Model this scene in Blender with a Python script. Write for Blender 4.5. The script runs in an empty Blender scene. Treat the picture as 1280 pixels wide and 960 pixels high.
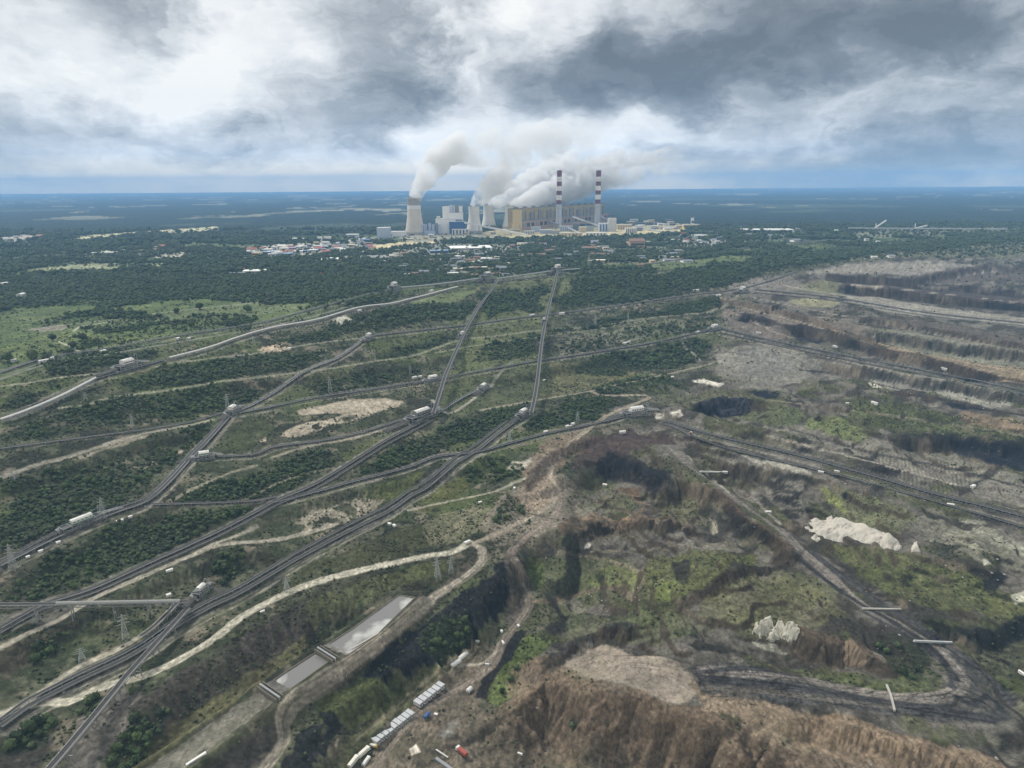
import bpy, bmesh, math, random
import numpy as np
from mathutils import Vector, Matrix
random.seed(7)
RNG = np.random.default_rng(11)
scene = bpy.context.scene
COL = scene.collection
PI = math.pi

# ------------------------------------------------------------------ camera
F = 853.0
CAMZ = 205.0
HOR = 232.3
pitch = math.atan((480 - HOR) / F)
roll = math.radians(0.43)
fw = np.array([0, math.cos(pitch), -math.sin(pitch)])
r0 = np.array([1.0, 0, 0]); u0 = np.array([0, math.sin(pitch), math.cos(pitch)])
rt = r0 * math.cos(roll) - u0 * math.sin(roll)
up = u0 * math.cos(roll) + r0 * math.sin(roll)
cam_d = bpy.data.cameras.new('camera')
cam = bpy.data.objects.new('camera', cam_d); COL.objects.link(cam)
cam_d.sensor_width = 36; cam_d.lens = 36 * F / 1280
cam_d.clip_start = 1.0; cam_d.clip_end = 200000
M = Matrix(((rt[0], up[0], -fw[0], 0), (rt[1], up[1], -fw[1], 0), (rt[2], up[2], -fw[2], CAMZ), (0, 0, 0, 1)))
cam.matrix_world = M
scene.camera = cam

def ray(px, py):
    px = np.asarray(px, float); py = np.asarray(py, float)
    return (fw + rt * ((px - 640) / F)[..., None] + up * ((480 - py) / F)[..., None])

# ------------------------------------------------------------------ noise
def _hash(ix, iy, seed):
    h = (ix.astype(np.int64) * 374761393 + iy.astype(np.int64) * 668265263 + seed * 1442695041) & 0xFFFFFFFF
    h = ((h ^ (h >> 13)) * 1274126177) & 0xFFFFFFFF
    h = h ^ (h >> 16)
    return (h & 0xFFFFFF) / float(0xFFFFFF)
def vnoise(x, y, seed=0):
    xi = np.floor(x); yi = np.floor(y)
    fx = x - xi; fy = y - yi
    fx = fx * fx * fx * (fx * (fx * 6 - 15) + 10); fy = fy * fy * fy * (fy * (fy * 6 - 15) + 10)
    a = _hash(xi, yi, seed); b = _hash(xi + 1, yi, seed); c = _hash(xi, yi + 1, seed); d = _hash(xi + 1, yi + 1, seed)
    return (a + (b - a) * fx) * (1 - fy) + (c + (d - c) * fx) * fy
def fbm(x, y, scale, octv=4, seed=0, gain=0.5):
    s = 0; a = 1.0; t = 0; f = 1.0 / scale
    for i in range(octv):
        c, sn = math.cos(0.7 * i + 0.4), math.sin(0.7 * i + 0.4)
        s = s + a * vnoise((x * c - y * sn) * f + 17.3 * i, (x * sn + y * c) * f - 9.1 * i, seed + i * 31)
        t += a; a *= gain; f *= 2.03
    return s / t
def sst(a, b, x):
    t = np.clip((x - a) / (b - a), 0, 1)
    return t * t * (3 - 2 * t)

# ------------------------------------------------------------------ base ground
RIM = np.array([(-1900, -1500), (-560, 740), (-50, 1590), (570, 1700), (1800, 2450), (9000, 6400)], float)
def poly_dist(x, y, P, want=False):
    """unsigned distance, signed side (>0 = right of travel), arclength"""
    best = np.full(x.shape, 1e18); side = np.zeros(x.shape); arc = np.zeros(x.shape); L = 0.0
    ends = np.zeros(x.shape)
    n = len(P) - 1
    for i in range(n):
        ax, ay = P[i]; bx, by = P[i + 1]
        dx, dy = bx - ax, by - ay; l2 = dx * dx + dy * dy + 1e-9; l = math.sqrt(l2)
        t0 = ((x - ax) * dx + (y - ay) * dy) / l2
        t = np.clip(t0, 0, 1)
        ex = x - ax - t * dx; ey = y - ay - t * dy
        d = ex * ex + ey * ey
        m = d < best
        best = np.where(m, d, best)
        cr = (y - ay) * dx - (x - ax) * dy
        side = np.where(m, -np.sign(cr), side)
        arc = np.where(m, L + t * l, arc)
        if i == 0: over = np.where(t0 < 0, -t0 * l, 0)
        else: over = 0
        if i == n - 1: over = over + np.where(t0 > 1, (t0 - 1) * l, 0)
        ends = np.where(m, over, ends)
        L += l
    return np.sqrt(best), side, arc, L, ends
def base(x, y):
    d, s, *_ = poly_dist(x, y, RIM)
    sd = d * s
    sd = 0.5 * (sd + np.sqrt(sd * sd + 60.0 ** 2)) - 12
    sd = np.maximum(sd, 0)
    return -140 * (1 - np.exp(-sd / 650.0))

def hit(px, py, fn, add=0.0):
    """ray / height field intersection for arrays of photo pixels"""
    px = np.atleast_1d(np.asarray(px, float)); py = np.atleast_1d(np.asarray(py, float))
    d = ray(px, py)
    ts = np.geomspace(90, 31500, 700)
    lo = np.full(px.shape, ts[0]); hi = np.full(px.shape, ts[-1]); done = np.zeros(px.shape, bool)
    prev = ts[0]
    X = d[:, 0][:, None] * ts; Y = d[:, 1][:, None] * ts; Z = CAMZ + d[:, 2][:, None] * ts
    below = Z < fn(X.ravel(), Y.ravel()).reshape(X.shape) + add
    k = np.argmax(below, axis=1); k = np.where(below.any(axis=1), np.maximum(k, 1), len(ts) - 1)
    lo = ts[k - 1]; hi = ts[k]
    for _ in range(18):
        m = 0.5 * (lo + hi)
        b = CAMZ + d[:, 2] * m < fn(d[:, 0] * m, d[:, 1] * m) + add
        hi = np.where(b, m, hi); lo = np.where(b, lo, m)
    m = hi
    return np.stack([d[:, 0] * m, d[:, 1] * m, CAMZ + d[:, 2] * m], 1)

def dens(P, step=10.0):
    """resample a pixel polyline smoothly (Catmull-Rom)"""
    P = np.array(P, float)
    if len(P) < 3: 
        n = max(2, int(np.hypot(*(P[1] - P[0])) / step) + 1)
        return P[0] + (P[1] - P[0]) * np.linspace(0, 1, n)[:, None]
    Q = np.vstack([2 * P[0] - P[1], P, 2 * P[-1] - P[-2]])
    out = []
    for i in range(1, len(Q) - 2):
        p0, p1, p2, p3 = Q[i - 1:i + 3]
        n = max(1, int(np.hypot(*(p2 - p1)) / step))
        for t in np.arange(n) / n:
            out.append(0.5 * ((2 * p1) + (-p0 + p2) * t + (2 * p0 - 5 * p1 + 4 * p2 - p3) * t * t + (-p0 + 3 * p1 - 3 * p2 + p3) * t ** 3))
    out.append(P[-1])
    return np.array(out)
def inpoly(x, y, P):
    c = np.zeros(x.shape, bool); n = len(P); j = n - 1
    for i in range(n):
        xi, yi = P[i]; xj, yj = P[j]
        if yi != yj:
            c ^= ((yi > y) != (yj > y)) & (x < (xj - xi) * (y - yi) / (yj - yi) + xi)
        j = i
    return c

# srgb (as sampled from the photograph) -> albedo
KALB = .98
def lin(c):
    c = np.asarray(c, float) / 255.0
    return np.where(c <= 0.04045, c / 12.92, ((c + 0.055) / 1.055) ** 2.4)
def alb(c):
    q = lin(c) * KALB; g = q @ np.array([.3, .55, .15])
    return np.clip((g + (q - g) * (.86 if c[1] >= c[0] - 2 else .82)) * np.array([1.0, 1.0, .95]), 0.004, 0.8)
SKYH = 13.5; SKYT = 10.0; SUN_E = 3.2; AIRC = (.29, .57, .96); AIRD = 7e-5; EXPO = 0.12; VB = 16; STEPR = 1.0
DENOISE = True
# ------------------------------------------------------------------ relief features (photo pixels of the top edge, left to right)
# (points, drop, face width, reach before the ground recovers, gully size, face colour or None, face noise)
BRN = (110, 93, 76); BRD = (84, 66, 56); COAL = (26, 27, 33); GRYB = (112, 106, 98); KHK = (124, 120, 102); TAN = (138, 118, 96); DKB = (66, 58, 54); OLV = (70, 74, 46)
SCARPS = [
 ([(640, 838), (665, 828), (692, 828), (740, 850), (800, 866), (850, 880), (930, 905), (1010, 932), (1080, 958), (1150, 990)], 27, 34, 90, 4.0, BRN),
 ([(1000, 893), (1060, 905), (1150, 925), (1280, 955), (1350, 972)], 9, 16, 40, 1.0, TAN),
 ([(448, 842), (487, 812), (527, 780), (560, 755), (600, 730), (625, 700), (645, 683)], 18, 22, 60, 3.0, None),
 ([(340, 975), (362, 925), (390, 893), (415, 880)], 12, 18, 50, 2.0, None),
 ([(738, 566), (780, 560), (830, 580), (850, 600)], 13, 26, 50, 3.0, (32, 31, 35)),
 ([(868, 598), (900, 612), (935, 637), (975, 672), (990, 684)], 9, 10, 40, 2.5, (82, 66, 56)),
 ([(905, 570), (940, 578), (985, 590), (1010, 620), (1015, 645)], 10, 18, 40, 3.0, (104, 100, 92)),
 ([(1042, 342), (1096, 346), (1155, 352), (1212, 357), (1300, 367)], 15, 26, 40, 2.0, (70, 60, 62)),
 ([(1051, 355), (1102, 359), (1167, 368), (1236, 374), (1300, 380)], 13, 22, 50, 3.0, (74, 64, 62)),
 ([(1138, 348), (1197, 336), (1236, 331), (1300, 335)], 10, 18, 50, 2.0, (80, 70, 66)),
 ([(1072, 395), (1114, 400), (1185, 413), (1300, 432)], 7, 12, 30, 2.0, (84, 76, 68)),
 ([(1093, 411), (1143, 417), (1197, 426), (1300, 438)], 14, 26, 60, 4.0, (122, 118, 104)),
 ([(980, 405), (1004, 401), (1033, 410), (1066, 419), (1108, 432), (1167, 446), (1230, 462)], 13, 20, 50, 3.0, (58, 50, 50)),
 ([(924, 392), (944, 388), (968, 398)], 10, 16, 40, 2.0, (62, 56, 60)),
 ([(905, 374), (940, 378), (985, 388), (1030, 402)], 6, 14, 40, 2.0, (96, 82, 72)),
 ([(1048, 452), (1108, 463), (1197, 478), (1255, 492), (1300, 498)], 11, 20, 50, 4.0, (132, 128, 118)),
 ([(1130, 545), (1185, 546), (1230, 554), (1300, 562)], 14, 16, 60, 5.0, COAL),
 ([(868, 503), (905, 497), (940, 502)], 14, 18, 50, 4.0, COAL),
 ([(848, 754), (900, 728), (960, 700), (985, 690)], 5, 7, 30, 1.5, (50, 46, 42)),
 ([(680, 797), (710, 770), (740, 763), (790, 766)], 6, 9, 30, 2.0, (48, 46, 48)),
 ([(1000, 783), (1030, 798), (1060, 802), (1095, 816)], 10, 12, 30, 3.0, (88, 74, 60)),
 ([(1185, 778), (1230, 790), (1290, 768)], 8, 10, 40, 3.0, COAL),
 ([(700, 655), (740, 640), (800, 636), (860, 640)], 7, 14, 40, 3.0, (100, 84, 70)),
 ([(650, 600), (690, 565), (740, 545)], 6, 12, 40, 1.0, (80, 68, 62)),
 ([(598, 712), (560, 748)][::-1], 3, 8, 30, 1.0, None),
 # benches of the long left bank
 ([(0, 735), (67, 695), (150, 655), (187, 640)], 5, 10, 40, 1.0, None),
 ([(0, 815), (75, 780), (180, 726), (240, 700), (330, 686)], 6, 14, 45, 1.0, None),
 ([(180, 870), (262, 812), (320, 772), (383, 742), (480, 716)], 11, 34, 90, 3.0, None),
 ([(320, 652), (410, 618), (500, 601), (600, 577)], 5, 12, 40, 1.0, None),
 ([(140, 512), (300, 480), (460, 462), (560, 445)], 5, 12, 40, 1.0, None),
 ([(0, 610), (92, 577), (235, 538)], 5, 12, 40, 1.0, None),
 ([(620, 470), (720, 455), (860, 425)], 6, 16, 50, 1.0, None),
 ([(640, 620), (700, 592), (740, 570)], 5, 12, 30, 1.0, None),
]
S_W = []
for (P, h, w, R, g, c) in SCARPS:
    Q = dens(P, 14)
    W = hit(Q[:, 0], Q[:, 1], base)[:, :2]
    S_W.append((W, h, w, R, g, c))
PONDS = {
 'pond_upper': [(498, 744), (519, 747), (497, 768), (470, 795), (433, 820), (404, 809), (440, 786)],
 'pond_middle': [(394, 816), (414, 825), (382, 848), (349, 871), (329, 859), (360, 838)],
 'pond_lower': [(324, 863), (346, 875), (300, 908), (255, 942), (215, 975), (160, 975), (220, 935), (270, 900)],
}
P_W = {}
for k, P in PONDS.items():
    Q = np.array(P, float); z = np.mean(hit(Q[:, 0], Q[:, 1], base)[:, 2]) - 1.0
    d = ray(Q[:, 0], Q[:, 1]); t = (z - CAMZ) / d[:, 2]
    P_W[k] = (np.stack([d[:, 0] * t, d[:, 1] * t], 1), z)
PITL = np.array([(560, 1010), (600, 800), (640, 690), (690, 600), (760, 530), (860, 455), (905, 400), (930, 352), (1100, 318), (1400, 300)], float)
PIT_W = hit(PITL[:, 0], PITL[:, 1], base)[:, :2]

# graded strips: roads, belts and working floors stay even
EVEN = []
for P, r1, r2 in [([(837, 560), (895, 605), (946, 642), (1000, 687), (1080, 758), (1133, 787), (1180, 820), (1203, 848), (1190, 868), (1133, 872), (1053, 860), (987, 846), (900, 840)], 9, 32),
 ([(800, 524), (870, 541), (920, 555), (989, 572), (1084, 598), (1167, 622), (1227, 637), (1300, 658)], 10, 34), ([(905, 412), (974, 428), (1078, 449), (1167, 466), (1256, 484), (1300, 493)], 14, 45),
 ([(944, 362), (1033, 371), (1090, 380), (1167, 392), (1300, 406)], 18, 60), ([(690, 822), (740, 828), (800, 842), (860, 862)], 22, 40), ([(890, 855), (960, 866), (1050, 876), (1150, 888), (1240, 885)], 12, 28),
 ([(690, 690), (690, 630), (690, 600), (735, 545), (790, 520)], 9, 26), ([(640, 690), (655, 730), (655, 765), (620, 810), (590, 850), (540, 880), (480, 930), (440, 975)], 12, 34), ([(560, 900), (620, 930), (640, 975)], 20, 40)]:
    Q = dens(P, 30); EVEN.append((hit(Q[:, 0], Q[:, 1], base)[:, :2], r1, r2))
def even_mask(x, y):
    e = np.ones(x.shape)
    for W, r1, r2 in EVEN:
        m = (x > W[:, 0].min() - r2) & (x < W[:, 0].max() + r2) & (y > W[:, 1].min() - r2) & (y < W[:, 1].max() + r2)
        if m.any(): e[m] = np.minimum(e[m], sst(r1, r2, poly_dist(x[m], y[m], W)[0]))
    return e
def rough_mask(x, y):
    d, s, *_ = poly_dist(x, y, PIT_W)
    return sst(-20, 60, d * s)
def relief(x, y):
    z = base(x, y)
    for (W, h, w, R, g, c) in S_W:
        mg = R * 2.4 + 30
        m = (x > W[:, 0].min() - mg) & (x < W[:, 0].max() + mg) & (y > W[:, 1].min() - mg) & (y < W[:, 1].max() + mg)
        if not m.any(): continue
        xm, ym = x[m], y[m]
        d, s, arc, L, ends = poly_dist(xm, ym, W)
        sd = np.sqrt(np.maximum(d * d - ends * ends, 0)) * s
        farw = W[:, 1].mean() > 1000
        if farw: h = h * 1.35
        wob = (fbm(xm, ym, 30, 4, 5) - 0.5) * w * (.45 if farw else .9)
        gl = vnoise(arc / (g * 2.6 + 1e-3), sd / (w * 3.0), 9); gl2 = vnoise(arc / (g * 1.1 + 1e-3), sd / (w * 2.0), 12)
        sdg = sd + wob - g * 2.4 * (np.abs(fbm(arc + .35 * sd, sd * .35, g * 4.2, 3, 9) - 0.5) * 4) * sst(-w, w * .6, sd) - g * 0.5 * gl2
        prof = sst(0, w, sdg) * (1 - sst(R, R * 2.2, sd)) * (1 - sst(0, w * 2.5, ends))
        z[m] -= h * prof
    rm = rough_mask(x, y)
    near = sst(4200, 2500, y)
    z += rm * (.15 + .85 * even_mask(x, y)) * near * (.35 + .65 * sst(1300, 900, y)) * ((fbm(x, y, 70, 3, 3) - 0.5) * 13 + (fbm(x, y, 17, 3, 4) - 0.5) * 4.0 + (np.abs(fbm(x, y, 26, 3, 6) - 0.5) * -9))
    z += (1 - rm) * near * ((fbm(x, y, 60, 3, 7) - 0.5) * 3 + (fbm(x, y, 9, 2, 8) - 0.5) * 0.9)
    rm0 = rm; rm = rm * (.04 + .96 * even_mask(x, y))
    tt = fbm(x, y, 165, 4, 91) * 11 + (fbm(x, y, 24, 3, 92) - .5) * .5
    fl = np.floor(tt); z += rm * sst(1250, 850, y) * ((fl + sst(.70, 1.0, tt - fl)) / 11 - .5) * 38
    t2 = fbm(x, y, 60, 4, 93) * 7; f2 = np.floor(t2); z += rm * sst(1200, 800, y) * ((f2 + sst(.6, 1.0, t2 - f2)) / 7 - .5) * 7
    for k, (W, zz) in P_W.items():
        m = (x > W[:, 0].min() - 20) & (x < W[:, 0].max() + 20) & (y > W[:, 1].min() - 20) & (y < W[:, 1].max() + 20)
        if m.any():
            Wc = np.vstack([W, W[:1]])
            d = poly_dist(x[m], y[m], Wc)[0]
            ins = inpoly(x[m], y[m], W)
            f = np.where(ins, 1.0, 1 - sst(3, 14, d))
            tgt = np.where(ins, zz - 0.8 * sst(0, 2, d), zz + 1.2 * sst(0, 2.5, d))
            z[m] = z[m] * (1 - f) + tgt * f
    return z

# ------------------------------------------------------------------ ground grid, finest near the camera
prow = np.concatenate([np.arange(1150, 300, -1.15), np.arange(300, HOR + 6, -0.8)])
ctr = hit(np.full(len(prow), 640.0), prow, base)
YK = ctr[:, 1]
YK = np.concatenate([[30, 70, 110, 135][:0], YK, np.geomspace(YK[-1] * 1.12, 30000, 16)])
YK = YK[np.concatenate([[True], np.diff(YK) > 0.02])]
UK = np.concatenate([np.linspace(-1.25, -0.86, 60)[:-1], np.linspace(-0.86, 0.86, 1400), np.linspace(0.86, 1.25, 60)[1:]])
NY, NU = len(YK), len(UK)
GY, GU = np.meshgrid(YK, UK, indexing='ij')
GX = GY * GU
gx, gy = GX.ravel(), GY.ravel()
gz = relief(gx, gy)
GZ = gz.reshape(NY, NU)
def lookup(A, x, y):
    """bilinear sample of a grid array at world x, y"""
    x = np.asarray(x, float); y = np.asarray(y, float)
    yy = np.clip(y, YK[0], YK[-1] - 1e-3)
    r = np.interp(yy, YK, np.arange(NY)); c = np.interp(np.clip(x / np.maximum(yy, 1), UK[0], UK[-1]), UK, np.arange(NU))
    r0_ = np.clip(r.astype(int), 0, NY - 2); c0 = np.clip(c.astype(int), 0, NU - 2)
    fr = r - r0_; fc = c - c0
    if A.ndim == 3: fr = fr[..., None]; fc = fc[..., None]
    return (A[r0_, c0] * (1 - fr) * (1 - fc) + A[r0_ + 1, c0] * fr * (1 - fc) + A[r0_, c0 + 1] * (1 - fr) * fc + A[r0_ + 1, c0 + 1] * fr * fc)
def zat(x, y): return lookup(GZ, x, y)
def G(px, py, dz=0.0):
    """the ground point the photo shows at a pixel"""
    p = hit(px, py, zat)[0]
    return Vector((p[0], p[1], p[2] + dz))
def GP(P, step=8):
    Q = dens(P, step)
    return hit(Q[:, 0], Q[:, 1], zat)
def ztop(px, py, dist_y):
    """world height of a photo pixel at depth y"""
    d = ray(px, py); return float(CAMZ + d[2] * dist_y / d[1])
# ------------------------------------------------------------------ paint: true surface colours, woodland and shrub density
N = len(gx)
gyz = gy + 1.4 * gz * sst(3000, 1500, gy); gxz = gx + .5 * gz * sst(3000, 1500, gy)
n_big = fbm(gx, gy, 140, 4, 21); n_mid = fbm(gxz, gyz, 34, 4, 22); n_sm = fbm(gxz, gyz, 7, 3, 23); n_pl = fbm(gx, gy, 420, 4, 24)
n_str = fbm(gxz * 0.78 - gyz * 0.62, (gxz * 0.62 + gyz * 0.78) * 0.45, 22, 4, 25)
def tier_noise(x, y, k, seed):
    lv = np.clip(np.log2(np.maximum(y, 100) / k), 0, 7.999); l0 = np.floor(lv).astype(int); f = lv - l0
    out_ = np.zeros(x.shape)
    for q in range(0, 9):
        wq = np.where(l0 == q, 1 - f, 0) + np.where(l0 + 1 == q, f, 0)
        m_ = wq > 0
        if m_.any(): out_[m_] += wq[m_] * fbm(x[m_], y[m_] * .6, 1.5 * 2 ** q, 2, seed + q)
    return out_
n_pix = tier_noise(gxz, gyz, 500, 26)
def mix(a, b, t): return a + (b - a) * t[:, None]
rmk = rough_mask(gx, gy)
_, _s, *_ = poly_dist(gx, gy, RIM)
dR, sR, *_ = poly_dist(gx, gy, RIM); inpit = sst(-60, 20, dR * sR)
C = np.zeros((N, 3))
plain = mix(np.broadcast_to(alb((58, 72, 48)), (N, 3)), alb((88, 102, 62)), sst(.42, .62, n_big))
plain = mix(plain, alb((118, 122, 82)), sst(.58, .7, n_mid) * .5)
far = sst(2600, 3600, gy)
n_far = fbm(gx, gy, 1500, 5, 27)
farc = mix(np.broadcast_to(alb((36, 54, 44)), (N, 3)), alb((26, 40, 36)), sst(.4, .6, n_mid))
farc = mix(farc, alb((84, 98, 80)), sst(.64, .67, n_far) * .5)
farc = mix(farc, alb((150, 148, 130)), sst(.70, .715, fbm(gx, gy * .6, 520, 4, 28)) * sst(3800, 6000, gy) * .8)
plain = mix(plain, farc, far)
bank = mix(np.broadcast_to(alb((58, 64, 46)), (N, 3)), alb((86, 88, 68)), sst(.42, .68, n_mid))
bank = mix(bank, alb((42, 42, 36)), sst(.52, .62, fbm(gx, gy, 48, 5, 35)) * .75)
bank = mix(bank, alb((104, 104, 84)), sst(.56, .66, fbm(gx, gy, 11, 4, 36)) * .5)
bank = mix(bank, alb((60, 58, 48)), sst(.55, .75, n_str) * .6)
bank = mix(bank, alb((84, 96, 48)), sst(.56, .68, n_big) * .55)
bank = mix(bank, alb((122, 112, 96)), sst(.66, .74, fbm(gx, gy, 18, 4, 31)) * .7)
pit = mix(np.broadcast_to(alb((102, 96, 88)), (N, 3)), alb((62, 58, 52)), sst(.38, .62, n_str))
pit = mix(pit, alb((84, 88, 52)), sst(.48, .6, n_mid) * .6 * sst(1500, 900, gy))
pit = mix(pit, alb((134, 128, 118)), sst(.60, .72, fbm(gx, gy, 24, 4, 32)) * .5)
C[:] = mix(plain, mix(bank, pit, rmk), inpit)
WD = np.zeros(N); SH = np.zeros(N); HARD = np.zeros(N)
# woodland on the plain
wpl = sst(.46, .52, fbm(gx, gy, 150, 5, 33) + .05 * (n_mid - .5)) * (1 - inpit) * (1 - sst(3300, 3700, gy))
nearfield = sst(-100, 250, -gx - 150) * sst(1700, 1100, gy)
wpl = np.clip(wpl - .85 * nearfield * sst(.56, .46, fbm(gx, gy, 120, 3, 34)), 0, 1)
WD[:] = wpl; SH[:] = .10 * (1 - inpit)
SH += inpit * (1 - rmk) * (0.40 + .6 * sst(.46, .6, n_mid)) + inpit * rmk * .35 * sst(.55, .66, n_mid)
def sub(W, mg):
    return np.nonzero((gx > W[:, 0].min() - mg) & (gx < W[:, 0].max() + mg) & (gy > W[:, 1].min() - mg) & (gy < W[:, 1].max() + mg))[0]
def wpoly(P):
    Q = np.array(P, float); return hit(Q[:, 0], Q[:, 1], zat)[:, :2]
def pmask(P, soft=3.0, edge=6.0, esc=14.0, W=None):
    W = wpoly(P) if W is None else W
    dist = max(300.0, W[:, 1].mean()); k = dist / 600.0
    soft *= k ** 1.0; edge *= k; esc *= k
    m = sub(W, soft + edge + 5)
    if len(m) == 0: return m, np.zeros(0)
    x, y = gx[m], gy[m]
    d = poly_dist(x, y, np.vstack([W, W[:1]]))[0]
    d = np.where(inpoly(x, y, W), d, -d) + (fbm(x, y, esc, 4, 41) - .5) * 2 * edge
    return m, sst(-soft, soft, d)
def ppoly(P, col, amt=1.0, soft=2.0, edge=6.0, esc=18.0, var=.32, wd=None, sh=None, thr=None, thsc=12.0, str_=0.0):
    m, a = pmask(P, soft, edge * 1.25, esc)
    if len(m) == 0: return
    a = a * amt
    if soft > 1.5 and amt < .94: a = a * (.7 + .3 * sst(.40, .5, fbm(gx[m], gy[m], 30 * max(1, gy[m].mean() / 600), 4, 47)))
    if thr is not None: a = a * sst(thr - .05, thr + .05, fbm(gx[m], gy[m], thsc, 4, 43))
    if col is not None:
        v = 1 + var * 2 * (n_mid[m] - .5) + var * 1.6 * (n_pix[m] - .5) + str_ * 2 * (n_str[m] - .5)
        C[m] = C[m] * (1 - a[:, None]) + alb(col) * np.clip(v, .3, 2)[:, None] * a[:, None]
    if wd is not None: WD[m] = WD[m] * (1 - a) + wd * a
    if sh is not None: SH[m] = SH[m] * (1 - a) + sh * a
ROADID = np.zeros(N, np.int32)
def pline(P, width, col, amt=1.0, soft=.8, tr=.15, edge=.8, rid=0, clear=True, var=.12, k=1.2):
    W = GP(P)[:, :2]
    m = sub(W, width + soft * 3 + 4)
    x, y = gx[m], gy[m]
    d, s, arc, L, ends = poly_dist(x, y, W)
    px = np.maximum(1.0, y / 853.0 * 1.1)
    sf = np.maximum(soft, px * .8)
    dd = d + (fbm(x, y, 9, 3, 44) - .5) * 2 * edge
    a = sst(width / 2 + sf, width / 2 - sf, dd) * amt
    if tr >= .69: a = a * (.55 + .45 * sst(.38, .55, fbm(x, y, 13, 3, 48)))
    a = np.where(ends > 1, a * sst(8, 0, ends), a)
    v = 1 + tr * 2 * (vnoise(d * s * k, arc / 45.0, 45) - .5) + tr * 1.2 * (vnoise(d * s * k * 2.7, arc / 30.0, 46) - .5) + var * 2 * (n_pix[m] - .5)
    C[m] = C[m] * (1 - a[:, None]) + alb(col) * np.clip(v, .3, 2)[:, None] * a[:, None]
    if clear:
        c = sst(width / 2 + 2.5, width / 2, d); WD[m] *= 1 - c; SH[m] *= 1 - c
    if rid: ROADID[m[a > .55 * amt]] = rid
    return W
# slope of the finished ground: grass does not hold on steep faces
_dy = np.gradient(GZ, axis=0) / np.gradient(GY, axis=0); _dx = np.gradient(GZ, axis=1) / np.maximum(np.gradient(GX, axis=1), 1e-6)
SLP = np.hypot(_dy, _dx).ravel(); SLP = np.where(gy > 3000, 0, SLP)
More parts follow.
